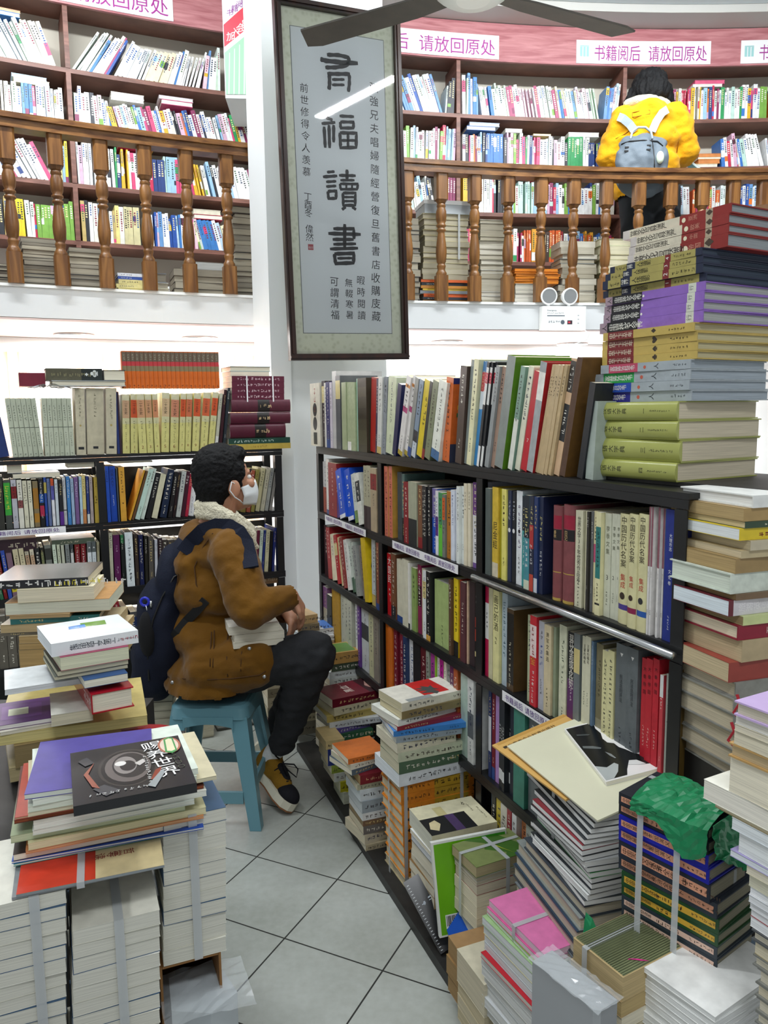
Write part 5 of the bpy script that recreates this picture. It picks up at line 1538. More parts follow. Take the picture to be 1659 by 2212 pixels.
q.build('body', 'grey_box', bx)
q = MB()
q.prism([(-.15, -.094), (.15, -.094), (.15, .104), (-.15, .104)], .0502, .072)
q.build('lid', 'white_trim', bx)
for px in (992, 950):
    am = ga_of(px, 8.22, 520)
    q = MB()
    q.ribbon([gp(8.222, am, Z_SLAB1 + .26), gp(8.222, am, zt + .001)], (math.cos(am), -math.sin(am), 0), .012, .001)
    tag(q.build('packing_strap', 'strap'), 'clear strap down the gallery pile under the grey box, ' + ('towards its right' if px > 980 else 'behind the baluster'), 'strap')
gallery_pile(1037, 1104, 474, 17, ['c9c6b8', 'b8b29c', 'd3d3d0', 'a8a088'], 'gallery pile between third and fourth right balusters', pages=('b3ad9c', 'c4bfb0', 'a39c8a'))
zt = gallery_pile(1112, 1178, 612, 6, ['d9d8d0', 'b5b5ae'], 'pale gallery pile under the orange journals', jit=.01, pages=('c9c5b6', 'd0ccc0'))
gallery_pile(1112, 1212, 580, 6, ['d8822a'], 'orange journals on the gallery', zb=zt, kind='magazine', dd=.18, pages=('d9862f', 'e09a4a'), t_irr=.1)
gallery_pile(1212, 1290, 520, 12, PL, 'gallery pile behind the emergency lamp heads', pages=('b3ad9c', 'c4bfb0', 'a39c8a'), jit=.01)
gallery_pile(1296, 1370, 515, 10, ['c9d0a8', 'b5ae84', 'd3cfae'], 'gallery pile beside the dark trousers', pages=('c0b89a', 'cfc9ac'))

# ================================================================== PILES OF BOOKS ROUND THE AISLE
# ---- black plinth in front of the right bookcase
q = MB()
MPL = frame_of(RP, RU, -RN, V((0, 0, 1)))
pl = [(0.36, .004), (0.36, .196), (2.36, .236), (2.36, .004)]
vs = []
for z in (0.0005, .030):
    for u, w in pl:
        vs.append(RP + RU * u - RN * w + V((0, 0, z)))
q.add(vs, [(0, 1, 2, 3), (7, 6, 5, 4), (1, 0, 4, 5), (2, 1, 5, 6), (3, 2, 6, 7), (0, 3, 7, 4)])
struct(q, 'plinth', 'board_wood', 'black board plinth along the foot of the right bookcase')

PR = random.Random(17)
def rot2(psi, x, y):
    return V((x * math.cos(psi) - y * math.sin(psi), x * math.sin(psi) + y * math.cos(psi), 0))
def solve_len(C, d, px, z):
    """distance from C along d at which height z shows at column px"""
    lo, hi = 0.0, 0.6
    p0 = C + V((0, 0, z))
    f = lambda L: px_of(p0 + d * L)[0] - px
    s0 = f(lo)
    for _ in range(40):
        m_ = (lo + hi) / 2
        if (f(m_) > 0) == (s0 > 0):
            lo = m_
        else:
            hi = m_
    return (lo + hi) / 2
def pile(where, D, psi, pxc, ybase, items, anchor='R', z0=None, group=None, kind='book'):
    """stack of lying books given by the columns and heights at which its near corner shows; bottom first"""
    psi = math.radians(psi)
    sg = -1 if anchor == 'R' else 1
    z = at_y(pxc, ybase, D).z if z0 is None else z0
    z += .0003
    n = len(items)
    info = None
    zstart = z
    for i, (y, c, o) in enumerate(items):
        px = o.get('px', pxc)
        if 't' in o:
            zt = z + o['t']
            C = at_y(px, 1500 if y is None else y, D)
        else:
            C = at_y(px, y, D)
            zt = C.z
        C = V((C.x, D, 0))
        t = max(.004, zt - z - .0004)
        ps = psi + math.radians(o.get('yaw', PR.uniform(-1.5, 1.5)))
        fd = rot2(ps, sg, 0)
        a = solve_len(C, fd, o['pl'], z + t) if 'pl' in o else o.get('a', .19)
        b = o.get('b', .135)
        face = o.get('face', SPINE)
        up = o.get('up', True)
        h, d = (a, b) if face in (SPINE, FORE) else (b, a)
        cen = C + rot2(ps, sg * a / 2, b / 2)
        yaw = ps + (face if up or face in (SPINE, FORE) else -face)
        rank = 'topmost' if i == n - 1 else ordinal(n - i) + ' from the top'
        nm = o.get('name', kind)
        ds = o.get('desc', nm.replace('_', ' '))
        lab = o.get('label') or f"{o.get('cn', colour_name(c))} {ds}, {rank} in the {where}"
        lab = lab.strip()
        tx = o.get('text')
        if tx is None:
            tx = [(BR.randint(6, 10), .9, min(.6, .016 / t), ink_for(c)), (4, .25, min(.45, .011 / t), ink_for(c))] if face == SPINE and not o.get('plain') else ()
        r = book(lying(cen.x, cen.y, z, yaw, t, h, d, up), t, h, d, c, o.get('bands', ()), tx, o.get('front', ()), o.get('back', ()), o.get('pages', PR.choice(('e6dfc9', 'ddd3b8', 'e4ddc8'))),
                 o.get('hard', False), o.get('rnd', 0) * t, o.get('mat'), o.get('sp'), name=nm, label=lab, group=group or 'books in the ' + where, labels=o.get('labels', ()))
        info = (C, ps, a, b, z, z + t, sg)
        z += t + .0004
    return info, zstart
def strap_on(info, zb, f, what, side='front', w=.011, mat='strap'):
    """packing strap: up the front (or near side) face at fraction f and over the top"""
    C, ps, a, b, z0, z1, sg = info
    if side == 'front':
        p = lambda s, y, z: C + rot2(ps, sg * a * f, y) + V((0, 0, z))
        q = MB()
        q.ribbon([p(0, -.004, zb + .001), p(0, -.004, z1 + .0015), p(0, b, z1 + .0015)], rot2(ps, 1, 0), w, .0006)
    else:
        q = MB()
        p = lambda y, z: C + rot2(ps, -sg * .004, b * f) + rot2(ps, sg * y, 0) + V((0, 0, z))
        q.ribbon([p(0, zb + .001), p(0, z1 + .0018), p(a, z1 + .0018)], rot2(ps, 0, 1), w, .0006)
    return tag(q.build('packing_strap', mat), what, 'strap', 'clear packing straps')
CR = ['e8e2cf', 'ddd6c0', 'efeadb', 'd8d2bf']
def rep(n, y0, y1, cols, **o):
    """n like items with heights running evenly from y0 (below) to y1 (top)"""
    out = []
    for k in range(n):
        oo = dict(o)
        out.append((y0 + (y1 - y0) * (k + 1) / n + PR.uniform(-1.5, 1.5), cols[k % len(cols)], oo))
    return out

# ---- dictionaries and sets on top of the right bookcase (near end)
qb = MB()
MB_ = frame_of(at_y(1470, 1045, 1.52), rot2(math.radians(-60), 1, 0), rot2(math.radians(-60), 0, 1), (0, 0, 1))
zq = RZ[0] + .0085
qb.box((-.27, .004, RZ[0] + .0005), (.30, .30, zq), M=frame_of((MB_.translation.x, MB_.translation.y, 0), rot2(math.radians(-60), 1, 0), rot2(math.radians(-60), 0, 1), (0, 0, 1)))
tag(qb.build('board', 'board_wood'), 'black board under the green dictionaries', 'board')
DICT = dict(b=.25, hard=True, rnd=.16, pages='d6cbb2', mat='book_gloss')
def dic(y, px, pl, vol, c='a9ad5e'):
    return (y, c, dict(DICT, px=px, pl=pl, sp=c, name='dictionary', desc='olive cloth dictionary', cn='', text=[('汉语大字典', .90, .34, '2c2c1c', 1.05), (vol, .40, .30, '2c2c1c'), (9, .30, .14, '5a5a36'), (9, .31, .10, '5a5a36')]))
GRY = dict(b=.24, hard=True, pages='a9b3bb')
def med(y, px, pl, lc, extra):
    return (y, 'a7b0b5', dict(GRY, px=px, pl=pl, name='hardcover_book', desc='grey medical volume', cn=extra, bands=[(.56, .90, lc)], text=[('家庭医疗百科全书', .885, .62, 'f0eeea', .72), ('●', .50, .5, 'c8604a'), ('人', .38, .7, '3a3f44'), (5, .18, .35, '4a5056')]))
KH = dict(b=.24, hard=True, pages='c3ba94')
def kha(y, px, pl, sym):
    return (y, 'c4aa5a', dict(KH, px=px, pl=pl, name='hardcover_book', desc='tan-red history volume', cn='', bands=[(.64, .94, '7b2024')], text=[('中华上下五千年', .925, .72, 'f0e6cc', .72), (sym, .44, .7, '3a3024'), (6, .26, .4, '4a3c1c')]))
PU = dict(b=.25, hard=True, pages='aeb0ac')
def pur(y, px, pl):
    return (y, '8f67bd', dict(PU, px=px, pl=pl, name='hardcover_book', desc='black-purple biography volume', cn='', bands=[(.92, 1, 'a08a96'), (.60, .92, '18181b'), (.08, .15, 'd3d6c6')], text=[('人', .975, .7, '3a3038'), ('中国现代名人全传', .90, .70, 'f0efe6', .72), ('●', .60, .4, 'f0efe6'), ('行', .142, .55, '6a6a72')]))
def nav(y, px, pl, vol):
    return (y, '1d2640', dict(b=.25, hard=True, pages='46505e', px=px, pl=pl, name='hardcover_book', desc='navy and khaki photo volume', cn='', bands=[(.06, .94, 'a89d58'), (.70, .80, '1d2640'), (.31, .37, '7b2024')], text=[(5, .93, .6, '4a4520'), ('世界', .795, .7, 'f0efe6', .66), ('人体摄影', .68, .75, '23220f', .85), (vol, .368, .75, 'f0efe6'), (6, .28, .5, '4a4520')]))
def red(y, px, pl, mark):
    return (y, '8f2620', dict(b=.25, hard=True, pages='9aa0a3', px=px, pl=pl, yaw=-1.0, name='hardcover_book', desc='red world heritage volume', cn='', bands=[(.93, 1, 'd3cbc4'), (.44, .93, 'ded6be'), (.15, .21, 'b5a58a')], text=[('世界文化与自然遗产', .925, .74, '332c26', .80), ('●', .425, .7, 'efe4c4'), (mark, .36, .6, 'd0907a'), ('♦', .205, .8, '4a3a2c')]))
items = [dic(1000, 1463, 1279, '四'), dic(951, 1473, 1277, '三'), dic(908, 1466, 1281, '二'), dic(866, 1466, 1290, '一'),
         med(842, 1494, 1272, '2b2a8c', 'blue-violet labelled'), med(820, 1489, 1278, '2a50b0', 'blue labelled'), med(796, 1492, 1286, '239a48', 'green labelled'), med(775, 1492, 1298, 'c24a66', 'pink labelled'),
         kha(756, 1506, 1301, '♣'), kha(736, 1507, 1301, '♠'), kha(715, 1506, 1302, '♥'), kha(695, 1500, 1303, '♦'),
         pur(669, 1519, 1296), pur(648, 1519, 1304), pur(627, 1521, 1306), pur(606, 1524, 1308),
         nav(588, 1526, 1303, '1'), nav(567, 1518, 1302, '2'), nav(550, 1518, 1308, '3'), nav(533, 1516, 1318, '4'),
         red(502, 1572, 1356, '帝国'), red(482, 1574, 1359, '中国'), red(459, 1574, 1362, '欧美'), red(437, 1580, 1346, '亚洲')]
inf, zb = pile('set pile on right bookcase', 1.52, -60, 1470, 1045, items, z0=zq, group='sets piled on the right bookcase')
ztop = inf[5]
# brown panel leaning behind the uppermost volumes
C, ps, a, b, z0_, z1_, sg = inf
cen = at_y(1640, 410, 1.74)
book(lying(cen.x, cen.y, ztop + .0005, ps + .35, .022, .30, .22), .022, .30, .22, '9a7a55', name='hardcover_book', label='brown album topmost above the red heritage volumes, mostly out of view', hard=True)

# ---- pile of second-hand books at the end of the right bookcase
plat = MB()
plat.box((.46, .62, .0005), (1.3, 1.40, .36))
struct(plat, 'platform', 'board_wood', 'low dark platform carrying the near piles')
N0 = dict(face=HEAD, b=.2)
def nb(y, px, pl, c, **o):
    return (y, c, dict(N0, px=px, pl=pl, **o))
HC = dict(hard=True, pages='c9bda4', name='hardcover_book')
itemsN = [nb(1662, 1598, 1440, '8d8d86', **HC), nb(1625, 1592, 1444, '8f8f88', **HC), nb(1585, 1590, 1441, '91918a', **HC), nb(1545, 1586, 1450, '8a8a84', **HC), nb(1510, 1586, 1453, '92928b', **HC), nb(1475, 1590, 1462, '8d8d86', **HC),
          nb(1432, 1575, 1470, '9a3f35', pages='cbb996'), nb(1384, 1604, 1474, 'b9a682', pages='c5b28e', text=[(6, .6, .5, '4a3a24')]), nb(1352, 1595, 1438, '8e1630', pages='f0e2c6', hard=True, name='hardcover_book', text=[('万水千', .7, .5, 'f0e6d8')]),
          nb(1332, 1606, 1476, 'cfd99a', pages='a8946c', text=[('经济学', .6, .7, '2f4a2a')]), nb(1298, 1575, 1455, '6a2430', pages='dfeaf0', text=[('旅游英语入门', .9, .6, 'f0eef0')], bands=[(.35, .95, 'd9d6da')]), nb(1284, 1590, 1470, '7a6248', pages='8a7450'),
          nb(1240, 1580, 1447, 'd3dccf', pages='d9e2d3', hard=True, name='hardcover_book'), nb(1207, 1590, 1461, 'a08658', pages='b39a6c'), nb(1190, 1602, 1466, 'c5b58e', pages='d0c2a0'), nb(1168, 1622, 1478, 'c9bfa4', pages='cbbf9f'),
          nb(1142, 1598, 1461, 'e2c82f', pages='e6ebea', text=[(5, .8, .6, '7a2a1a')]), nb(1127, 1610, 1472, '3a4f3a', pages='d0c29c', text=[(6, .8, .6, 'e6e2c9')]), nb(1098, 1608, 1450, 'b0935f', pages='b8a072'), nb(1070, 1628, 1470, 'eceeea', pages='eef0ec', hard=True, name='hardcover_book')]
plat = MB()
p = at_y(1598, 1690, 1.285)
plat.prism([tuple((V((p.x, 1.285, 0)) + rot2(math.radians(-72), x, y)).xy) for x, y in ((-.15, 0), (0, 0), (0, .22), (-.15, .22))], .0005, p.z)
struct(plat, 'trim_3', 'board_wood', 'dark pedestal at the end of the right bookcase')
inf, zb = pile('end pile beside right bookcase', 1.285, -72, 1598, 1690, itemsN)
for px, y in ((1592, 1500), (1580, 1560)):
    p = at_y(px, y, 1.27)
    q = MB()
    q.ribbon([p, p + V((.004, -.003, -.014)), p + V((-.006, -.004, -.03)), p + V((.005, -.004, -.042))], (1, .3, 0), .006, .0008)
    tag(q.build('bookmark_ribbon', plain('ribbon_red', 'b01a2a', .5)), 'red bookmark ribbon hanging from the end pile, ' + ('upper one' if y < 1530 else 'lower one'), 'ribbon')

# ---- far right piles
O0 = dict(face=FORE, b=.15)
def ob(yl, pl, c, **o):
    return (yl, pl, c, o)
def pile_left(where, D, psi, pxc, rows, z0, **kw):
    """as pile, with the heights read at the left end of each book"""
    its = []
    for yl, pl, c, o in rows:
        C = at_y(pxc, 1700, D)
        C = V((C.x, D, 0))
        fd = rot2(math.radians(psi), -1, 0)
        L = solve_len(C, fd, pl, .75)
        e = C + fd * L
        zt = at_y(pl, yl, e.y).z
        y = px_of(V((C.x, D, zt)))[1]
        its.append((y, c, dict(O0, px=pxc, a=L, **o)))
    return pile(where, D, psi, pxc, 0, its, z0=z0, **kw)
W_ = ['e9e6da', 'f1f0ec', 'dcd8cb']
pile_left('pile at the far right edge', .93, -62, 1745, [
    ob(2180, 1612, '7f807a', hard=True), ob(2150, 1614, '85867f', hard=True), ob(2118, 1612, '7f807a', hard=True), ob(2088, 1616, '85867f', hard=True), ob(2058, 1608, '7f807a', hard=True), ob(2030, 1610, 'a59a78'), ob(2004, 1606, '55585a', hard=True),
    ob(1978, 1600, 'f0f0ee', pages='eceef0', name='magazine'), ob(1962, 1601, 'a02c38', pages='eceef0', name='magazine'), ob(1946, 1600, 'e6e8ea', pages='eceef0', name='magazine'), ob(1930, 1600, 'd9dce0', pages='e6e8ea', name='magazine'), ob(1914, 1600, 'f0f0ee', pages='eceef0', name='magazine'), ob(1886, 1598, 'cfcfb8', pages='d9d6c0'), ob(1866, 1596, 'd8d4ba'),
    ob(1832, 1563, 'aaa0cf', pages='e6ecf2', name='hardcover_book'), ob(1796, 1577, 'e4e8e8', pages='eaeeee'), ob(1764, 1565, 'dfe6ea', pages='e6ecee'), ob(1734, 1527, 'b8a77a', pages='d9ceae'),
    ob(1682, 1507, 'efeee2', pages='eeeadd', b=.2, label='thick white book with small brown figure on its cover, far right pile', front=[('p', [(.40, .80), (.52, .84), (.66, .90), (.78, .86), (.80, .78), (.64, .76), (.5, .74), (.42, .76)], '6a4420'), ('p', [(.46, .80), (.58, .86), (.70, .86), (.6, .79)], 'b5803a'), ('m', 5, .62, .35, .02, '8a8a80', False)]),
    ob(1632, 1560, 'ece6d2', pages='ede6d0'), ob(1602, 1561, 'c09a60', pages='cdb890', hard=True, name='hardcover_book'), ob(1576, 1570, 'd9d2b8', pages='e0d8c0'), ob(1562, 1573, 'e0dac2', pages='e2dac4'), ob(1543, 1573, 'e2e4e6', pages='e9e6da'),
    ob(1512, 1575, 'c9b0de', pages='d9d3bc', hard=True, name='hardcover_book', mat='book_gloss', label='lilac hardcover with yellow flower pattern topmost at the far right edge', front=[('p', [(.2, .5), (.3, .56), (.4, .54), (.36, .46)], 'd8c23a'), ('p', [(.5, .6), (.58, .66), (.66, .6), (.58, .54)], 'e0cb4a'), ('p', [(.4, .72), (.46, .76), (.52, .72)], '5a8ac0'), ('p', [(.7, .4), (.8, .44), (.84, .36), (.74, .32)], 'd8c23a'), ('p', [(.25, .3), (.33, .34), (.38, .28)], '7a5ab0')])],
    .58, group='books of the far right pile')

# ---- white magazines with page markers, the navy literature set wrapped in green, tan paperbacks
infL, zL = pile('white magazine pile with page markers', 1.02, -58, 1545, 2330, rep(9, 2330, 2196, ['f2f3f0', 'eef0ee'], pl=1372, face=FORE, b=.19, name='magazine', pages='eef0ee'))
i = 0
for px, y, c in ((1381, 2068, 'd92a8a'), (1383, 2082, 'e8d21c'), (1384, 2096, 'e8d21c'), (1380, 2104, 'e8603a'), (1385, 2114, 'e8802a'), (1386, 2126, 'e8d21c'), (1378, 2156, 'e8508a'), (1384, 2160, 'd8d82a')):
    C, ps, a, b, z0_, z1_, sg = infL
    e = C + rot2(ps, -a, .01)
    zz = at_y(px, y, e.y).z
    q = MB()
    M = frame_of(e + V((0, 0, zz)) + rot2(ps, .004, -.003), rot2(ps, 1, 0), rot2(ps, 0, 1), (0, 0, 1))
    q.ribbon([M @ V((.006, .004, 0)), M @ V((-.006, -.008, .001)), M @ V((-.012, -.014, -.006))], rot2(ps, .6, .8), .014, .0006)
    tag(q.build('page_marker', plain('marker_' + c, c, .5)), f"{colour_name(c)} sticky page marker, {ordinal(i + 1)} down the edge of the white magazines", 'page marker', 'sticky page markers')
    i += 1
LITB = [('18244e', 'e0a080', None), ('18244e', 'e0a080', None), ('2b3640', 'e8c4b0', None), ('2b3640', 'e8c4b0', None), ('1c4a24', 'dcae3c', None), ('1c4a24', 'dcae3c', None), ('2b3440', 'e0a080', '水浒全传 下'), ('232a38', 'e0a080', '水浒全传 中'), ('191fa6', 'e0a080', '三国演义 中'), ('191fa6', 'e0a080', '三国演义 下'), ('1d222c', 'e0a080', None), ('1d222c', 'e0a080', None)]
ys = [2130, 2104, 2074, 2047, 2020, 1987, 1953, 1912, 1879, 1848, 1820, 1792]
pxs = [1533, 1547, 1549, 1549, 1551, 1553, 1549, 1534, 1532, 1530, 1530, 1530]
itM = []
for (c, lc, tt), y, px in zip(LITB, ys, pxs):
    tx = [('中国古典文学读本', .955, .36, '3a2a20', .82)] + ([(tt, .64, .40, '2c201a', 1.0)] if tt else [(5, .62, .40, '3a2a20')]) + [(7, .27, .28, '4a362a')]
    itM.append((y, c, dict(px=px, pl=1337 if y < 1960 else 1343, b=.115, hard=True, name='hardcover_book', desc='title-strip cloth volume', pages='8f8b78', text=tx, labels=[(.03, .97, .27, .73, lc)])))
C, ps, a, b, z0_, z1_, sg = infL
infM, zM = pile('green-wrapped literature pile', 1.12, -52, 1530, 2158, itM, z0=None, group='navy and green literature volumes')
# support under the set: magazines of the same pile further back
C2, ps2, a2, b2, zz0, zz1, sg2 = infM
if zM - z1_ > .004:
    q = MB()
    M = frame_of(C2 + V((0, 0, 0)), rot2(ps2, 1, 0), rot2(ps2, 0, 1), (0, 0, 1))
    q.box((-a2 + .01, .012, .3605), (-.01, b2, zM - .001), M=M)
    struct(q, 'trim_4', 'board_wood', 'dark block under the literature pile')
for f, w in ((.30, 'clear strap over the green-wrapped literature pile, nearer its right corner'), (.72, 'clear strap over the green-wrapped literature pile, nearer its left end')):
    strap_on(infM, zM, f, w)
strap_on(infM, zM, .75, 'clear strap down the page side of the green-wrapped literature pile', 'side')
# green wrapping paper: over the top and below
plain('green_paper', '1f8a58', 0.35, noise_amt=.15, noise_scale=20, bump=.4, bump_scale=14)
def wrap_sheet(M, nu, nv, f):
    vs, fs = [], []
    for i in range(nu + 1):
        for j in range(nv + 1):
            vs.append(M @ V(f(i / nu, j / nv)))
    for i in range(nu):
        for j in range(nv):
            k = i * (nv + 1) + j
            fs.append((k, k + nv + 1, k + nv + 2, k + 1))
    return vs, fs
gw = thing('wrapping_paper', 'crumpled green wrapping paper round the literature pile', 'wrapping paper', M=frame_of(C2, rot2(ps2, 1, 0), rot2(ps2, 0, 1), (0, 0, 1)))
rr = random.Random(4)
jit = [[rr.uniform(-1, 1) for _ in range(40)] for _ in range(40)]
def ftop(u, v):
    x = -a2 * (1.0 - 1.02 * u) * .82 - .0
    j = jit[int(u * 18)][int(v * 18)]
    if v < .35:
        drop = (1 - v / .35)
        return (x + .002 * j, -.006 - .004 * abs(j), zz1 + .004 + .002 * j - drop * (.022 + .040 * max(0, math.sin(u * 4.2 - 1.6))))
    w = (v - .35) / .65
    return (x + .002 * j, w * b2, zz1 + .006 + .012 * math.sin(w * PI) + .004 * j)
vs, fs = wrap_sheet(Matrix.Identity(4), 18, 18, ftop)
q = MB()
q.add(vs, fs)
o = q.build('top_sheet', 'green_paper', gw)
sm = o.modifiers.new('solid', 'SOLIDIFY')
sm.thickness = .0008
def fside(u, v):
    j = jit[int(u * 10) + 20][int(v * 10)]
    return (.006 + .008 * v + .003 * j, u * b2 * .9, zz1 + .008 - v * (.05 + .06 * u) + .004 * j)
vs, fs = wrap_sheet(Matrix.Identity(4), 10, 10, fside)
q = MB()
q.add(vs, fs)
o = q.build('side_flap', 'green_paper', gw)
o.modifiers.new('solid', 'SOLIDIFY').thickness = .0008
def flow(u, v):
    j = jit[int(u * 16)][int(v * 6) + 22]
    return (-a2 - .05 + u * (a2 + .06), -.014 - .03 * v * math.sin(u * PI) - .012 * v, zM + .012 - .045 * v - .018 * math.sin(u * 7 + .4) * v + .006 * j + (.03 if u < .12 else 0))
vs, fs = wrap_sheet(Matrix.Identity(4), 16, 6, flow)
q = MB()
q.add(vs, fs)
o = q.build('bottom_sheet', 'green_paper', gw)
o.modifiers.new('solid', 'SOLIDIFY').thickness = .0008
def flow2(u, v):
    j = jit[int(u * 10) + 5][int(v * 6) + 30]
    return (.01 + .02 * v, -.02 + u * (b2 + .02), zM + .018 * u - .04 * v + .005 * j)
vs, fs = wrap_sheet(Matrix.Identity(4), 10, 6, flow2)
q = MB()
q.add(vs, fs)
o = q.build('bottom_flap', 'green_paper', gw)
o.modifiers.new('solid', 'SOLIDIFY').thickness = .0008
# yellow and black journals under the set, at its page side
pile('black and yellow journal pile', 1.06, 30, 1562, 2330, rep(5, 2330, 2160, ['2a2a22', 'b59a2a', 'd9d2b0', 'b0942a', '7f93a8'], a=.16, b=.12, name='magazine'), anchor='L')
# tan paperbacks with a green patterned one on top
infK, zK = pile('tan paperback pile', 1.10, -60, 1346, 2330, [
    (2295, 'c9b58c', dict(pl=1234, face=FORE, b=.17, pages='cdb88a')), (2262, 'b59c6e', dict(pl=1236, face=FORE, b=.17, px=1340, pages='d6c7a0')), (2230, 'd3c29a', dict(pl=1228, face=FORE, b=.17, px=1336, pages='d9ceb0')),
    (2200, 'e0d8c0', dict(pl=1240, face=FORE, b=.17, px=1343, pages='e3dbc4')), (2165, 'b39a70', dict(pl=1232, face=FORE, b=.17, px=1342, pages='bfa878')), (2112, 'c2ab7c', dict(pl=1238, face=FORE, b=.17, px=1346, pages='c6b083', up=False, back=[('r', .02, .98, .02, .98, '7d8560')] + [('r', .02, .98, .03 + .04 * k, .045 + .04 * k, '4b5238') for k in range(24)], label='tan paperback with ribbed olive cover topmost of the tan pile'))])
strap_on(infK, zK, .72, 'clear strap round the tan paperback pile')

# ---- leaning pile of magazines and hardcovers, with the board and the magazine on top
HJ = dict(hard=True, pages='cfc7b2', name='hardcover_book', face=FORE, b=.21)
MJ = dict(face=FORE, b=.26, name='magazine', pages='eceeec')
itJ = [(2072, '6d7478', dict(HJ, pl=1112, px=1240)), (2042, '3a4048', dict(HJ, pl=1108, px=1243)), (2012, '30455a', dict(HJ, pl=1112, px=1246)), (1984, '8f9694', dict(HJ, pl=1116, px=1252)), (1958, '3b434d', dict(HJ, pl=1132, px=1262))]
cols = ['3f4548', 'e6e9e6', '2c3138', '24292c', '2f3436', '3c9a50', '2a2f33', 'e3e6e6', '34393b', '262b2e', '8a2a34', '30353a', '23282c', '3c4144', '2c3033', 'e0e4e2']
for k, c in enumerate(cols):
    y = 1958 - (1958 - 1766) * (k + 1) / len(cols)
    itJ.append((y, c, dict(MJ, px=1262 + 22 * math.sin(k * .5) * .6 + k * .9, pl=1146 + (k % 3) * 4 - (8 if k > 11 else 0) + (6 if 4 < k < 9 else 0), yaw=PR.uniform(-4, 4))))
infJ, zJ = pile('leaning magazine pile', 1.37, -74, 1240, 2100, itJ)
C, ps, a, b, z0_, z1_, sg = infJ
q = MB()
q.prism([tuple((C + rot2(ps, x, y)).xy) for x, y in ((-a * .9, .01), (-.03, .01), (-.03, .19), (-a * .9, .19))], .0305, zJ - .001)
struct(q, 'trim_5', 'board_wood', 'dark block under the leaning magazine pile')
strap_on(infJ, zJ, .55, 'clear strap round the leaning magazine pile')
# board: a pale folder resting on the pile, its right end propped up by the green wrapping
zB = z1_ + .004
B0 = at_z(1291, 1776, zB)
def plane3(o, x, y):
    x = x.normalized()
    z = x.cross(y).normalized()
    y = z.cross(x)
    return frame_of(o, x, y, z)
PBL = at_z(1121, 1605, zB + .012)
PBR = at_z(1503, 1680, zB + .045)
yv = PBL - B0
xv = PBR - B0
Mb = plane3(B0, xv, yv)
Lx, Ly = xv.length, yv.length
bd = thing('folder', 'large pale cream folder lying across the magazine pile', 'folder', M=Mb)
q = MB()
q.box((0, 0, 0), (Lx, Ly, .0035), 'e3e2c6')
q.box((.004, .004, -.004), (Lx - .004, Ly - .003, -.0005), 'd8d4b4')
for k in range(5):
    q.box((Lx - .03 - .012 * k, .012 + .004 * k, .0035), (Lx - .029 - .012 * k, .022 + .004 * k, .0037), '9a9a88')
q.build('sheet', 'painted', bd)
Me = Mb @ T(-.004, Ly * .30, -.0095) @ Matrix.Rotation(math.radians(3), 4, 'Z')
ev = thing('envelope', 'brown paper envelope peeking out behind the cream folder', 'envelope', M=Me)
q = MB()
q.box((0, 0, 0), (Lx * .98, Ly * .82, .004), 'dcaf62')
q.box((.01, Ly * .82 - .012, .004), (Lx * .9, Ly * .82 - .002, .0042), 'c99a4c')
text_flat(q, '■北京市企业标准出版社', frame_of((.012, Ly * .82 - .034, .0045), (1, 0, 0), (0, 1, 0), (0, 0, 1)), .013, '3a2c18')
q.build('body', 'painted', ev)
# the magazine with the black and white portrait
def onb(px, py, h=.004):
    n = Mb.to_3x3() @ V((0, 0, 1))
    return at_plane(px, py, B0 + n * h, n)
pA, pBq, pD = onb(1310, 1698), onb(1228, 1580), onb(1452, 1661)
Mm = plane3(pA, pD - pA, pBq - pA)
wm, hm = (pD - pA).length, (pBq - pA).length
nrm = Mm.to_3x3()
# book axes: thickness up, spine at the left edge, head away
xb = nrm @ V((0, 0, 1)); yb = nrm @ V((1, 0, 0)); zbk = nrm @ V((0, 1, 0))
FIG = [(.02, .02), (.34, .02), (.40, .10), (.46, .16), (.60, .12), (.74, .10), (.86, .14), (.86, .22), (.74, .26), (.66, .32), (.60, .40), (.54, .46), (.52, .54), (.44, .58), (.42, .66), (.46, .76), (.44, .86), (.46, .92), (.40, .98), (.02, .98)]
book(frame_of(pA, xb, yb, zbk), .009, hm, wm, 'f2f1ee', (), (), [('p', FIG, '131416'), ('p', [(.02, .02), (.14, .02), (.26, .10), (.34, .20), (.30, .24), (.16, .20), (.02, .26)], 'b9c0be'), ('p', [(.46, .16), (.60, .12), (.70, .11), (.62, .20), (.52, .22)], 'dfe3e0'), ('p', [(.06, .62), (.2, .58), (.3, .52), (.28, .50), (.16, .54), (.05, .58)], '6a7070'), ('p', [(.1, .84), (.26, .80), (.3, .78), (.26, .77), (.1, .81)], '4a5050'), ('p', [(.3, .44), (.36, .38), (.38, .30), (.36, .30), (.32, .36)], '8a9090'),
      ('t', '绝', .68, .86, .085, 'b01c3a', False), ('t', '色', .71, .73, .085, 'b01c3a', False), ('t', '丽', .74, .59, .085, 'b01c3a', False), ('t', '人', .77, .46, .085, 'b01c3a', False), ('m', 4, .86, .36, .022, '33363a', True)], (), 'e6e2d4', name='magazine', label='white magazine with black portrait and red title lying on the cream folder', mat='book_gloss')

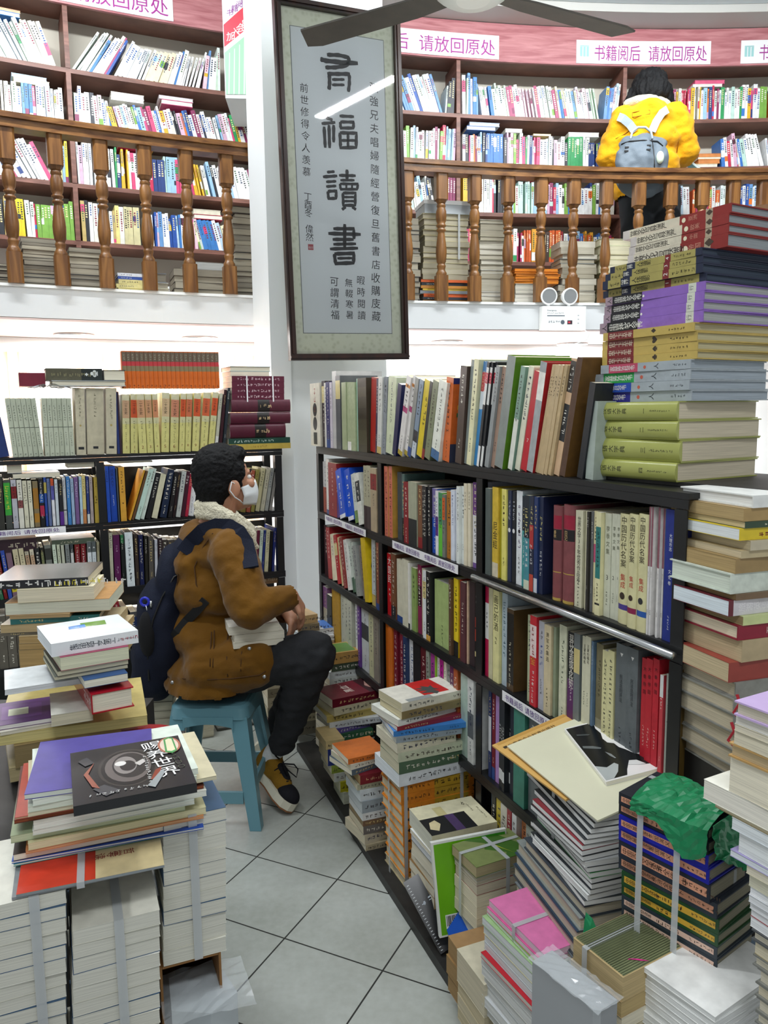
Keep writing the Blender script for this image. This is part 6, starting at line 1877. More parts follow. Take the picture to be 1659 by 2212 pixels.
# ---- orange volumes and the piles along the plinth
OR = dict(pl=1024, b=.155, hard=True, pages='d9cdaf', name='hardcover_book', desc='orange volume')
itE = [(1898, 'b9ad88', dict(OR, desc='khaki paperback', px=874)), *[(1898 - 22.6 * (k + 1), 'd98322' if k % 2 else 'e08a28', dict(OR, px=875 - k * 1.2, text=[('▲', .95, .4, '3a2410'), (5, .88, .4, '3a2410'), (9, .55, .6, '4a3a1a')], bands=[(.08, .55, 'c09a30')])) for k in range(9)]]
infE, zE = pile('strapped orange pile', 2.164, 22, 874, 1917, itE, anchor='L')
for f, s, w in ((.06, 'front', 'clear strap at the near corner of the orange volumes'), (.82, 'front', 'clear strap at the far end of the orange spines'), (.55, 'side', 'clear strap down the page side of the orange volumes')):
    strap_on(infE, zE, f, w, s)
zE1 = infE[5]
E2 = dict(b=.13, pl=1000)
pile('mixed books above the orange volumes', 2.145, 24, 862, 0, [
    (1674, 'e3e9ee', dict(pl=1035, b=.17, px=862, name='magazine', pages='e6ecf0', front=[('r', .0, 1, .0, .35, '3a78c0')])), (1648, '4f6a52', dict(pl=1006, px=862, pages='d3cdb2')), (1628, 'c9cfb4', dict(pl=1004, px=860, pages='d3cdb2')), (1606, 'ddd8c0', dict(pl=985, px=858, pages='e0d9c2', b=.15)), (1592, '9aa7b0', dict(pl=998, px=856, name='magazine', pages='e3e2d6', yaw=-6)),
    (1580, '3f86cf', dict(pl=1010, px=850, pages='e9ecee', yaw=-8, b=.15)), (1570, '8f2b3a', dict(pl=1018, px=858, pages='e3dfd0')), (1555, 'e4e7e0', dict(pl=1020, px=860, name='magazine', yaw=8, b=.15, pages='e6e4d6')), (1538, '8a7a52', dict(pl=1022, px=868, pages='d8cda8', yaw=4)),
    (1520, 'e9e4d0', dict(pl=1014, px=868, pages='cfc6a4', yaw=6, label='book with red and white cover and grey crowd drawing above the orange volumes',
        front=[('r', 0, 1, 0, 1, 'e9e6da'), ('r', .15, 1, .25, .62, 'c81e1c'), ('r', .0, .16, .55, .9, '9aa0a0'), ('p', [(.1, .45), (.22, .5), (.3, .62), (.36, .5), (.46, .64), (.5, .52), (.6, .62), (.58, .5), (.7, .5), (.55, .42), (.62, .36), (.45, .38), (.3, .34), (.36, .42), (.2, .38)], '4a4e4c'), ('t', '口子的罗曼', .62, .05, .05, '2a2c30', False)]))], z0=zE1 + .0006, anchor='L')
# pile left of the orange volumes
pile('mixed pile left of the orange volumes', 2.36, 22, 790, 1840, [
    (1826, 'b5a98c', dict(pl=842)), (1804, 'c9bfa8', dict(pl=846, px=788, name='magazine', yaw=9)), (1786, '6f6a66', dict(pl=846, px=785)), (1774, '7a5f48', dict(pl=842, px=784, pages='9a8868')), (1758, 'dfe2e2', dict(pl=844, px=783, pages='e3e6e4')), (1732, '9aa6ae', dict(pl=842, px=782, pages='cdd3d4')), (1708, 'd3dde3', dict(pl=842, px=778, pages='d9e0e2')),
    (1696, 'a8a890', dict(pl=838, px=772)), (1676, '7a1c2a', dict(pl=838, px=778, pages='b59a6c', text=[(4, .8, .5, 'd8b48a')])), (1664, '5a6a78', dict(pl=842, px=760, yaw=14, name='magazine')), (1652, 'e6e3d4', dict(pl=842, px=758, yaw=10, pages='ded6ba')), (1640, 'd0702c', dict(pl=836, px=752, yaw=4, name='magazine'))], anchor='L')
zD = .0
pile('lower pile beside the shoe', 2.66, 20, 742, 1738, [(1712, 'd9dcc4', dict(pl=760, face=FORE, pages='d9ddc6', front=[('r', 0, 1, .3, .7, 'c9c020')])), (1690, 'b9b21f', dict(pl=756, px=735, pages='d9d6b8')), (1672, 'd3d6d0', dict(pl=755, px=722)), (1655, '8a9a3a', dict(pl=752, px=716)), (1620, '1d2b70', dict(pl=748, px=708, pages='d9c9a0', text=[('历', .8, .7, 'e9ecf2'), (4, .5, .5, 'e9ecf2')])), (1602, 'c9b27e', dict(pl=744, px=704, pages='cbb588'))], anchor='L')
infC, zC = pile('pile in front of the knee', 2.78, 22, 735, 1680, [
    *rep(5, 1670, 1600, ['5a544a', 'a89c80', '3f3c38', 'c9bfa4', '6f6a5c'], pl=800, b=.17), (1586, '3a6a4a', dict(pl=806, b=.17)), (1575, '6a5aa0', dict(pl=800, px=728, b=.18, yaw=8, name='magazine')), (1562, 'dfe4e6', dict(pl=830, px=712, yaw=-4, b=.2, name='magazine', pages='e9ecec')),
    (1548, 'b3a05a', dict(pl=842, px=706, b=.19, yaw=2, name='magazine', pages='e2e0d0', label='ochre magazine with dark photo on its cover under the dark red paperback', front=[('r', .08, .92, .2, .9, '26282a'), ('r', .12, .4, .25, .4, '8a6a4a')])),
    (1530, 'd6cfae', dict(pl=866, px=722, yaw=10, pages='d8cfae')), (1512, '6a1426', dict(pl=864, px=718, yaw=8, pages='dcd4ba', b=.15, label='dark red paperback with white title beside the knee', front=[('r', 0, 1, .0, .45, '35171c'), ('p', [(.1, .05), (.3, .2), (.5, .1), (.7, .25), (.9, .1), (.9, .3), (.5, .4), (.2, .35)], 'b58a80'), ('t', '黑血', .25, .62, .13, 'efe6dc', False), ('m', 5, .62, .66, .04, 'd0b0a8', False)]))], anchor='L')
infB, zB_ = pile('pile behind the knee', 3.02, 24, 712, 1640, [
    *rep(7, 1630, 1500, ['c9c2ac', '8a8474', 'd9d6ca', '6a6458', 'b9b39e', 'a39a84', 'd3cfc0'], pl=800, b=.17), (1482, 'b0a894', dict(pl=798, yaw=5, name='magazine')), (1468, 'cfd3d0', dict(pl=802, name='magazine')), (1452, 'd9dfe0', dict(pl=812, b=.19, name='magazine', pages='e0e4e2')), (1436, '3f4f3c', dict(pl=790, px=716)), (1412, 'b08a4a', dict(pl=776, px=718, pages='b59a62', label='brown paperback with green cover lying behind the knee', front=[('r', .08, .92, .1, .9, '4f7a34')]))], anchor='L')
infA, zA = pile('pile against the column foot', 3.26, 22, 642, 1590, [*rep(10, 1580, 1405, ['8a8474', 'c9bfa0', '5a5046', 'b5ab90', '9a9488'], pl=722, b=.17), (1392, 'b59a78', dict(pl=722)), (1380, 'e3e6ea', dict(pl=722, name='magazine', pages='e6e9ea')), (1366, 'dfe4ea', dict(pl=724, yaw=4, name='magazine', pages='dfe6ea', label='white magazine with blue edge near the hand', front=[('r', 0, 1, 0, .3, '3a6ab0')])), (1350, '8a7a60', dict(pl=690, px=644, yaw=-5)), (1332, 'c9a878', dict(pl=686, px=646, yaw=8, pages='cdbb94'))], anchor='L')

# ---- piles in front of the orange one
infF, zF = pile('pile right of the orange volumes', 1.93, 22, 938, 1990, [
    *rep(4, 1985, 1900, ['9a7a50', 'b59a6a', '8a6a42', 'c0a678'], pl=1040, b=.16), (1868, 'd9d9d2', dict(pl=1050, px=936, label='white book with dark photo cover under the cream and black one', front=[('r', .1, .9, .1, .9, '2a2422'), ('p', [(.3, .3), (.5, .4), (.6, .3), (.45, .2)], 'c9a878')])), (1852, '23303f', dict(pl=1056, px=934, pages='d9dde0')), (1842, 'e6e9ea', dict(pl=1060, px=932)),
    (1806, 'e2dcba', dict(pl=1074, px=933, b=.155, pages='d9d9c9', label='cream book with black and violet cover picture right of the orange volumes', front=[('r', .0, .55, .30, 1, '17161a'), ('r', 0, .55, .48, .62, '4a3560'), ('p', [(.2, .95), (.4, .9), (.45, .8), (.3, .76), (.1, .85)], 'd9cba0'), ('r', .55, .85, .56, .70, 'cfc48e'), ('m', 9, .2, .06, .035, '3a3426', False), ('m', 7, .5, .16, .03, '3a3426', False), ('t', 'Or', .75, .2, .07, '3a3426', False)]))], anchor='L')
# strapped cream paperbacks, blue booklet and green folder standing behind
infG, zG = pile('strapped cream pile', 1.765, 25, 1030, 2012, [
    *[(2012 - 25.5 * (k + 1), 'e4dcc0', dict(pl=1148 - k * 2, b=.105, face=FORE, px=1030, pages='e6deC4'.lower(), cn='cream')) for k in range(3)], (1914, '8a2f38', dict(pl=1150, b=.105, face=FORE, pages='cdc3ae')), (1906, 'd9d3c0', dict(pl=1152, b=.105, face=FORE, pages='b9b09c')), (1897, '9fa39c', dict(pl=1152, b=.11, face=FORE, pages='a8a08c')),
    (1874, '5c7a2e', dict(pl=1155, px=1029, b=.115, face=FORE, pages='b3a682', label='paperback with green landscape cover topmost of the strapped cream pile', front=[('r', 0, 1, 0, 1, '7d8a52'), ('p', [(0, .2), (.3, .45), (.5, .35), (.8, .6), (1, .5), (1, .8), (.6, .9), (0, .7)], '3f6a20'), ('p', [(.2, .5), (.6, .6), (.9, .7), (.5, .55)], 'b5b83a')]))], anchor='L')
strap_on(infG, zG, .52, 'clear strap round the strapped cream pile, front')
strap_on(infG, zG, .6, 'clear strap round the strapped cream pile, left side', 'side')
C, ps, a, b, z0_, z1_, sg = infG
pile('low stack under the strapped cream pile', 1.772, 25, 1032, 2140, rep(4, 2140, 2016, ['d9dce0', 'c9ccd0', 'e0e2e4', 'e9ecee'], a=.17, b=.11, name='magazine', pages='e0e2e2'), anchor='L', z0=.0305)
# green folder standing upright behind it
gx = at_y(948, 1975, 1.93)
gy = at_y(1122, 1800, 1.98)
xv = V((gy.x - gx.x, gy.y - gx.y, 0)).normalized()
gz0 = at_y(943, 1978, 1.93).z
gz1 = at_y(938, 1814, 1.93).z
Mg = frame_of((gx.x - .004, gx.y - .09, gz0 - .0), xv, V((-xv.y, xv.x, 0)), (0, 0, 1))
gf = thing('folder', 'bright green upright folder with barcode behind the strapped cream pile', 'folder', M=Mg @ Matrix.Rotation(math.radians(-8), 4, 'X') @ Matrix.Rotation(math.radians(-3), 4, 'Y'))
q = MB()
wG, hG = .205, gz1 - gz0 + .028
q.box((0, 0, 0), (wG, .012, hG), 'eef0ea')
q.add([(.006, -.0004, .005), (wG * .66, -.0004, .005), (wG * .66, -.0004, hG - .006), (.006, -.0004, hG - .006)], [(0, 1, 2, 3)], '6fb81f')
q.add([(wG * .66, -.0004, .005), (wG - .004, -.0004, .005), (wG - .004, -.0004, hG - .006), (wG * .66, -.0004, hG - .006)], [(0, 1, 2, 3)], '3fa02a')
q.box((wG * .83, -.0008, hG - .04), (wG * .91, -.0004, hG - .025), 'e9ecec')
q.box((wG * .84, -.0012, hG - .036), (wG * .88, -.0008, hG - .029), 'c0303a')
q.box((.02, -.0008, .02), (.065, -.0004, .055), 'f0f0ee')
for k in range(11):
    q.box((.023 + .0036 * k, -.0012, .026), (.0245 + .0036 * k + (.0008 if k % 3 else 0), -.0008, .052), '1c1e20')
q.build('cover', 'book_gloss', gf)
# black spiral notebook and blue booklets leaning at the plinth edge
def lean_board(name, label, cat, pts, th, col, mat='book_gloss', extra=None):
    """flat booklet from three corners: bottom-left, bottom-right, top-left"""
    o_, x_, y_ = [V(p) for p in pts]
    M = plane3(o_, x_ - o_, y_ - o_)
    r = thing(name, label, cat, M=M)
    w, h = (x_ - o_).length, (y_ - o_).length
    q = MB()
    q.box((0, 0, 0), (w, h, th), col)
    if extra:
        extra(q, w, h, th)
    q.build('cover', mat, r)
    q = MB()
    q.box((.001, .001, -th * 1.6), (w - .001, h - .001, -.0002), 'e6e8e6')
    q.build('pages', 'paper_edges', r)
    return r
def spir(q, w, h, th):
    for k in range(22):
        q.box((.004, .006 + k * (h - .012) / 22, th), (.010, .008 + k * (h - .012) / 22, th + .001), 'b9bdc0')
    marks_flat(q, 5, frame_of((w * .35, h * .6, th + .0004), (1, 0, 0), (0, 1, 0), (0, 0, 1)), .018, 'b5c0cc', PR, False)
lean_board('notebook', 'black spiral notebook leaning against the piles at the plinth edge', 'notebook', (at_z(952, 2062, .034), at_z(985, 2040, .05), at_y(912, 1890, 1.99)), .006, '15161a', extra=spir)
def blu(q, w, h, th):
    text_flat(q, '英语课堂笔记', frame_of((w * .2, h * .45, th + .0004), (1, 0, 0), (0, 1, 0), (0, 0, 1)), .012, '16224a')
    q.add([(w * .55, h * .7, th + .0004), (w * .95, h * .75, th + .0004), (w * .95, h * .95, th + .0004), (w * .6, h * .92, th + .0004)], [(0, 1, 2, 3)], 'b59a5a')
lean_board('booklet', 'blue booklet sloping down in front of the strapped cream pile', 'booklet', (at_z(1000, 2108, .06), at_z(1090, 2052, .14), at_z(938, 1985, .12)), .005, '2a5fc8', extra=blu)
# cream block of books near the plinth corner
infH, zH = pile('cream book pile at the plinth corner', 1.53, -68, 1046, 2290, [(2262, 'c9bb98', dict(face=FORE, a=.13, b=.15, pages='cbbf9f')), (2232, 'd3c7a8', dict(face=FORE, a=.13, b=.15, pages='d3c8ac')), (2200, 'c9bb98', dict(face=FORE, a=.13, b=.15, pages='cfc2a2')),
    (2128, 'd9d2b8', dict(face=FORE, a=.125, b=.15, pages='d6cdb4', label='thick cream book with small title topmost at the plinth corner', front=[('r', 0, 1, 0, 1, 'dcd5bc'), ('m', 4, .25, .72, .05, '4a4234', True)]))])
pile('brown paperbacks low at the plinth corner', 1.64, -68, 1008, 2200, rep(3, 2200, 2080, ['b08a58', '9a7a4c', 'a8845a'], a=.10, b=.12, face=FORE, pages='a88a60'))
# pile of pink and white magazines, and the grey plastic-wrapped bundle
infI, zI = pile('pink-topped magazine pile', 1.37, -64, 1160, 2330, [*rep(6, 2330, 2190, ['dfe2e0', 'cfd3d6', 'e6e8e6', 'bfc6ca', 'd9d9d0'], a=.19, b=.15, face=FORE, name='magazine', pages='e0e2e0'), (2178, 'c01c2c', dict(a=.18, b=.16, px=1153, face=FORE, pages='d9d6cc')), *rep(4, 2178, 2100, ['b9c6d3', 'd9e2e6', 'e3d89a', '9fc08a'], a=.19, b=.15, px=1164, face=FORE, name='magazine', pages='dfe4e4'), (2090, '7fae4a', dict(a=.19, b=.15, px=1168, face=FORE, name='magazine', pages='e6e9e6')),
    (2078, 'd9609a', dict(a=.19, b=.15, px=1172, face=FORE, name='magazine', pages='ecd9e2')), (2062, 'e07ab0', dict(a=.19, b=.15, px=1176, face=FORE, name='magazine', pages='e9c9da', label='pink magazine topmost on the pile by the grey wrapped bundle', front=[('t', '2022', .3, .55, .08, 'b0387a', False)]))], z0=None)
strap_on(infI, zI, .5, 'clear strap round the pink-topped magazine pile')
pg = at_y(1290, 2188, 1.05)
psw = math.radians(-56)
aw = solve_len(V((pg.x, pg.y, 0)), rot2(psw, -1, 0), 1150, pg.z)
zw = pg.z
Mw = frame_of((pg.x, pg.y, 0), rot2(psw, 1, 0), rot2(psw, 0, 1), (0, 0, 1))
wb = thing('wrapped_bundle', 'grey bundle wrapped in glossy plastic among the near piles', 'bundle', M=Mw)
q = MB()
q.prism([(-aw, .0), (-.008, 0), (0, .008), (0, .045), (-aw, .045)], .0305, zw)
q.build('bundle', plain('wrapped_grey', 'a3a7aa', .35, noise_amt=.08, noise_scale=9), wb)
q = MB()
rr = random.Random(8)
vs, fs = wrap_sheet(Matrix.Identity(4), 16, 8, lambda u, v: (-aw - .005 + (aw + .012) * u, -.006 + .058 * v, zw + .003 + rr.uniform(0, .004)))
q.add(vs, fs)
q.build('plastic_sheet', 'clear_wrap', wb)

# ================================================================== PILES AT THE LEFT
plat = MB()
plat.box((-1.15, .55, .0005), (-.335, 1.16, .34))
struct(plat, 'platform_left', 'board_wood', 'low dark platform under the near left bundles')
# cardboard box carrying the third bundle
plain('cardboard', '8a6236', .8, noise_amt=.12, noise_scale=10)
bx0 = at_y(350, 2090, 1.20)
b1 = rot2(math.radians(22), 1, 0)
Lb = solve_len(V((bx0.x, bx0.y, 0)), b1, 472, bx0.z)
Mx = frame_of((bx0.x, bx0.y, 0), b1, rot2(math.radians(22), 0, 1), (0, 0, 1))
cb = thing('cardboard_box', 'open brown cardboard box standing on end under the third white bundle', 'box', M=Mx)
hb = bx0.z
for nm, lo, hi in (('side_panel', (-.004, 0, .001), (0, .24, hb)), ('side_panel', (Lb, 0, .001), (Lb + .004, .24, hb)), ('back_panel', (0.0005, .236, .001), (Lb - .0005, .24, hb - .005)), ('top_panel', (0.0005, 0, hb - .004), (Lb - .0005, .2355, hb)), ('bottom_panel', (.0005, 0, .001), (Lb - .0005, .2355, .005))):
    q = MB()
    q.box(lo, hi)
    q.build(nm, 'cardboard', cb)
q = MB()
q.box((Lb * .18, .2345, .02), (Lb * .45, .2355, hb - .02))
q.build('tape', plain('tan_tape', '9a7038', .3), cb)
pw = thing('plastic_wrapping', 'loose clear plastic wrapping lying at the mouth of the cardboard box', 'wrapping', M=Mx)
rr = random.Random(2)
q = MB()
zc_ = at_y(390, 2165, 1.19).z
q.prism([(.01, -.02), (.07, -.05), (.12, -.02), (.10, .08), (.015, .06)], .006, zc_ - .012)
q.build('packet', plain('grey_packet', 'b5bcc0', .3, noise_amt=.1, noise_scale=14), pw)
vs, fs = wrap_sheet(Matrix.Identity(4), 10, 10, lambda u, v: (-.005 + .15 * u, -.06 + .13 * v, zc_ - .011 + .006 * rr.random() - .02 * max(0, u - .7)))
q = MB()
q.add(vs, fs)
q.build('film', 'clear_wrap', pw)

WB = ['e4e3d6', 'dcdacb', 'e9e8df', '3f5f80', 'd9d8ca', 'e2e0d2', '3a5a7a']
def bundle(where, D, pxl, pxr, yb, yt, n, z0=None, psi=23, b=.19, **kw):
    return pile(where, D, psi, pxl, yb, rep(n, yb, yt, WB, pl=pxr, b=b, face=TAIL, pages='d9d8cc'), anchor='L', z0=z0, **kw)
inf1, z1_ = bundle('leftmost strapped white bundle', 1.03, -45, 142, 2420, 1965, 15)
inf2, z2_ = bundle('second strapped white bundle', 1.08, 156, 345, 2420, 2012, 13)
inf3, z3_ = bundle('third white bundle on the cardboard box', 1.20, 352, 488, 2086, 1772, 11, z0=hb + .001)
for inf, z, f, w in ((inf1, z1_, .62, 'clear strap down the leftmost white bundle'), (inf2, z2_, .52, 'clear strap down the second white bundle'), (inf3, z3_, .45, 'clear strap down the third white bundle')):
    strap_on(inf, z, f, w, w=.014)
# books lying across the bundles: two pairs with grey edges, red and cream covers
zt = max(inf1[5], inf2[5]) + .001
itx = [(1975, '8b9094', dict(px=28, pl=350, b=.20, face=SPINE, pages='8d9498', text=(), label='grey-edged thick book under the red and cream one on the bundles')),
       (1948, 'e6d3a0', dict(px=36, pl=355, b=.20, face=SPINE, pages='7d868a', text=(), sp='8b9296', up=False, label='thick book with red and cream cover lying on the strapped bundles',
        back=[('r', 0, 1, 0, 1, 'e9d6a4'), ('r', 0, 1, 0, .52, 'd63a20'), ('t', '哲学', .30, .80, .085, '8a2018', True), ('t', '导读', .30, .68, .085, '8a2018', True), ('m', 5, .42, .92, .02, '8a5a30', True)]))]
infX, zX = pile('pair lying on the white bundles', 1.05, 20, 28, 2010, itx, anchor='L', z0=zt)
strap_on(infX, zt, .42, 'clear tape strap over the red and cream book')
# blue-white book at the far left edge
pe = at_y(20, 1980, 1.02)
# magazine pile on top
zt2 = infX[5] + .0006
MG = dict(face=FORE, b=.20, name='magazine')
itm = [(1880, '2a8a86', dict(MG, px=30, pl=385, yaw=1, pages='e6e6da')), (1862, '2450b0', dict(MG, px=25, pl=440, yaw=-1, pages='efeee4')), (1846, '3a2a2a', dict(MG, px=28, pl=405, yaw=1.5, pages='e9e3d0')), (1838, 'd08a5a', dict(MG, px=55, pl=440, yaw=2, pages='d9a57a')), (1822, 'd9d3a8', dict(MG, px=60, pl=445, yaw=3, pages='ded8b0')),
       (1806, '9aa884', dict(MG, px=22, pl=400, yaw=1, pages='c3cba8')), (1794, 'd9dfd6', dict(MG, px=70, pl=420, yaw=2, pages='e3e6da')), (1780, 'e6e6da', dict(MG, px=72, pl=446, yaw=3, pages='e9ebe0')), (1772, '5a2a1e', dict(MG, px=30, pl=440, yaw=2, pages='8a4a30')), (1766, 'b0402a', dict(MG, px=32, pl=420, yaw=1, pages='c9a88a')), (1756, 'cfc6a6', dict(MG, px=60, pl=468, yaw=4, pages='d9d3b8')),
       (1742, 'd3dccb', dict(MG, px=60, pl=425, yaw=2, pages='dfe6d6')), (1728, 'dde6da', dict(MG, px=70, pl=428, yaw=4, pages='e6ece0')), (1716, '4a3f94', dict(MG, px=52, pl=330, yaw=-3, pages='d9e0d6'))]
infY, zY = pile('near left magazine pile', 1.12, 20, 30, 1905, itm, anchor='L', z0=zt2)
zt3 = infY[5] + .001
# the black cover with the eye
tl, bl, br_, tr_ = at_z(112, 1632, zt3 + .016), at_z(158, 1740, zt3 + .016), at_z(425, 1690, zt3 + .016), at_z(368, 1588, zt3 + .016)
yv_ = (tl - bl)
xv_ = (br_ - bl)
wm_, hm_ = xv_.length, yv_.length
xd = (xv_.normalized() + (tr_ - tl).normalized()).normalized()
yd = V((-xd.y, xd.x, 0))
hm_ = max(.17, yv_.dot(yd))
def ell(cx, cy, rx, ry, n=22, a0=0, a1=2 * PI):
    return [(cx + rx * math.cos(a0 + (a1 - a0) * k / n), cy + ry * math.sin(a0 + (a1 - a0) * k / n)) for k in range(n)]
# head of the cover at the right end: v grows to the right, s grows away from the reader... spine towards the left end
book(frame_of((br_.x, br_.y, zt3), (0, 0, 1), yd, -xd), .015, wm_, hm_, '1b1c20', (), (),
     [('r', 0, 1, 0, 1, '1d1e22'), ('p', ell(.52, .52, .36, .26), '3a3634'), ('p', ell(.52, .52, .33, .235), '15161a'), ('p', ell(.53, .52, .29, .20), '6a6260'), ('p', ell(.55, .50, .24, .155), '2c2a2c'), ('p', ell(.56, .54, .17, .10), '8d8683'), ('p', ell(.54, .52, .10, .07), '2a2628'), ('p', ell(.6, .58, .045, .05), 'e3e0dc'),
      ('p', [(.50, .42), (.56, .36), (.62, .38), (.56, .46)], 'c9c4c0'), ('p', [(.12, .62), (.26, .74), (.22, .84), (.06, .74)], '4a4a4e'), ('p', [(.70, .80), (.84, .86), (.78, .94), (.66, .88)], '3c3d42'), ('p', [(.18, .30), (.40, .24), (.36, .30), (.2, .36)], '8a3a2a'), ('p', [(.05, .34), (.3, .22), (.34, .25), (.1, .4)], '9aa0a2'), ('p', [(.2, .78), (.5, .86), (.7, .8), (.5, .9), (.25, .84)], '9a5a4a'),
      ('p', ell(.80, .115, .17, .105), 'b5705a'), ('p', ell(.80, .115, .15, .085), 'e6d0c0'), ('p', [(.66, .06), (.94, .06), (.97, .10), (.94, .15), (.66, .17), (.62, .11)], '4f9a5a'), ('p', [(.68, .075), (.92, .075), (.94, .10), (.92, .135), (.68, .15), (.66, .11)], 'e9e4c0')], (), 'd3d6c6', name='magazine', label='black magazine with an eye picture and white Chinese title on the near left pile', mat='book_gloss')
q = MB()
Mt = frame_of((0, 0, 0), xd, yd, (0, 0, 1))
base = V((bl.x, bl.y, zt3 + .0165))
def on_cover(s, x, y, size, c, rot=0.0, gap=1.0):
    M = T(*base) @ Mt @ T(x * wm_, y * hm_, 0) @ rotz(rot)
    return text_flat(q, s, M, size, c, True, gap)
on_cover('赐养世界', .72, .93, .036, 'f0f0ee', .12, .98)
on_cover('VUSHUO', .875, .80, .016, '3a3f2c', .1, 1.0)
marks_flat(q, 12, T(*base) @ Mt @ T(.64 * wm_, .66 * hm_, 0), .008, 'd9d9d6', PR, True)
marks_flat(q, 9, T(*base) @ Mt @ T(.12 * wm_, .07 * hm_, 0) @ rotz(0), .009, 'c9c9c6', PR, False)
cov = [o for o in COL.objects if o.get('label', '').startswith('black magazine with an eye')][0]
cov_ch = q.build('title', 'print', None)
cov_ch.parent = cov
cov_ch.matrix_parent_inverse = cov.matrix_world.inverted()

# ---- pile behind the near magazines
zb1 = at_y(150, 1690, 1.50).z
q = MB()
q.box((-1.25, 1.30, .0005), (-.62, 2.0, zb1 - .012))
struct(q, 'platform_rear', 'board_wood', 'dark table under the left pile')
L1 = dict(b=.17)
itl = [(1660, 'b3a67c', dict(px=20, pl=255, face=FORE, pages='b5a67e', b=.2, label='thick khaki book with brush characters on its edge at the left', yaw=24)), (1612, '8f7a54', dict(px=30, pl=262, face=FORE, pages='8f7d58', b=.22, yaw=22)), (1590, 'c9b873', dict(px=-10, pl=318, face=FORE, pages='d6c98a', b=.26, yaw=16, name='magazine', label='large straw-coloured magazine sticking out under the red book')),
       (1582, 'd8d3c4', dict(px=0, pl=200, face=FORE, pages='e3ddc9', yaw=22, name='magazine')), (1572, '5a2f72', dict(px=-30, pl=120, face=FORE, pages='e6e3e0', yaw=20, label='purple and white booklet under the red book', front=[('r', .2, .8, .2, .8, '6a3a86'), ('r', .35, .65, .3, .6, 'd9e0c0')])),
       (1545, 'd9d9ce', dict(px=110, pl=200, face=FORE, pages='d9d2b8', yaw=20)),
       (1500, 'b0182a', dict(px=196, pl=288, a=.15, b=.23, face=HEAD, up=False, hard=True, pages='efe8d4', yaw=27, mat='book_gloss', label='thick red hardcover with white title on its spine at the left', text=[('女外传', .98, .62, 'f0e6e0', .95), (2, .16, .3, 'f0e6e0')], name='hardcover_book')),
       (1490, 'e3e8ea', dict(px=10, pl=215, face=FORE, pages='e6eaec', yaw=22)), (1470, '2b4f80', dict(px=182, pl=276, face=FORE, pages='ecead8', yaw=27, b=.15)),
       (1462, '6a6f68', dict(px=118, pl=276, face=FORE, pages='cfcab0', yaw=27, b=.16)), (1450, '2f2a2a', dict(px=124, pl=277, face=FORE, pages='cdc9ae', yaw=28, b=.17)), (1420, 'a03a5a', dict(px=130, pl=278, face=FORE, pages='dfe0c2', yaw=28, b=.19, hard=False, label='thick book with crimson cover and striped pale edges under the white one')),
       (1391, 'eef3f5', dict(px=110, pl=298, b=.16, yaw=29, face=SPINE, up=True, pages='e6ecef', mat='book_gloss', label='white paperback with blue and green picture topmost of the left pile', text=[('集成电路工艺第二', .80, .5, '2a3140', .8), (6, .32, .3, '8a8f96'), (4, .22, .35, 'b03a4a')], front=[('p', [(.55, .25), (.78, .22), (.80, .52), (.58, .55)], '6a9a3a'), ('p', [(.55, .50), (.72, .48), (.70, .68), (.56, .70)], '3f86d0'), ('m', 8, .3, .55, .04, '7a9ac0', False), ('m', 6, .22, .6, .03, '5a6a80', False)]))]
infP, zP = pile('left pile behind the near magazines', 1.50, 4, 110, 1690, itl, anchor='L')
# taller pile behind it
itb = [*rep(3, 1420, 1375, ['b5a47c', '8a7448', 'c9b48a'], px=40, pl=255, face=FORE, b=.17, pages='b59a6a'), (1368, '6f6a5c', dict(px=0, pl=222, face=SPINE, yaw=4)), (1350, 'b0a07c', dict(px=0, pl=250, face=FORE, pages='c0ab82')), (1338, '2a6f6c', dict(px=22, pl=215, face=SPINE, yaw=5)), (1330, 'b39a70', dict(px=20, pl=150, face=FORE, pages='b59c72', name='magazine')),
       (1303, 'b98a52', dict(px=10, pl=236, face=FORE, yaw=3, b=.2, pages='d9dcc8', label='paperback with orange-brown cover in the rear left pile')), (1274, 'e3dbbc', dict(px=36, pl=202, face=FORE, pages='e3dcc2', yaw=4, b=.14, label='thick cream paperback under the black magazine')), (1256, '1d1e22', dict(px=-20, pl=190, face=SPINE, name='magazine', yaw=4, b=.2, text=[(14, .95, 1.0, 'e9e9e4'), (6, .35, .9, 'e0d23a')], label='black glossy magazine with white spine lettering topmost of the rear left pile', mat='book_gloss'))]
infR, zR = pile('rear left pile', 1.80, 6, 36, 1445, itb, anchor='L')
q = MB()
C, ps, a, b, z0_, z1_, sg = infR
# red leather case and odd papers between pile and stool
pr = at_y(300, 1600, 1.62)
q = MB()
q.lathe([(.085, 0), (.095, .006), (.09, .016), (.06, .026), (.02, .03)], 20)
o = q.build('pouch', plain('red_leather', 'a81c26', .4, bump=.3, bump_scale=30), None, T(pr.x - .01, 1.63, pr.z - .012) @ rotz(.3) @ Matrix.Diagonal((1.05, .75, 1, 1)))
tag(o, 'red leather pouch lying behind the black magazine', 'pouch')
q = MB()
q.box((pr.x - .10, 1.56, .0005), (pr.x + .08, 1.70, pr.z - .0125))
struct(q, 'platform_small', 'board_wood', 'dark block under the red pouch')
# white book standing at the very left edge with a teal band
pe = at_y(30, 1985, 1.0)
q = MB()
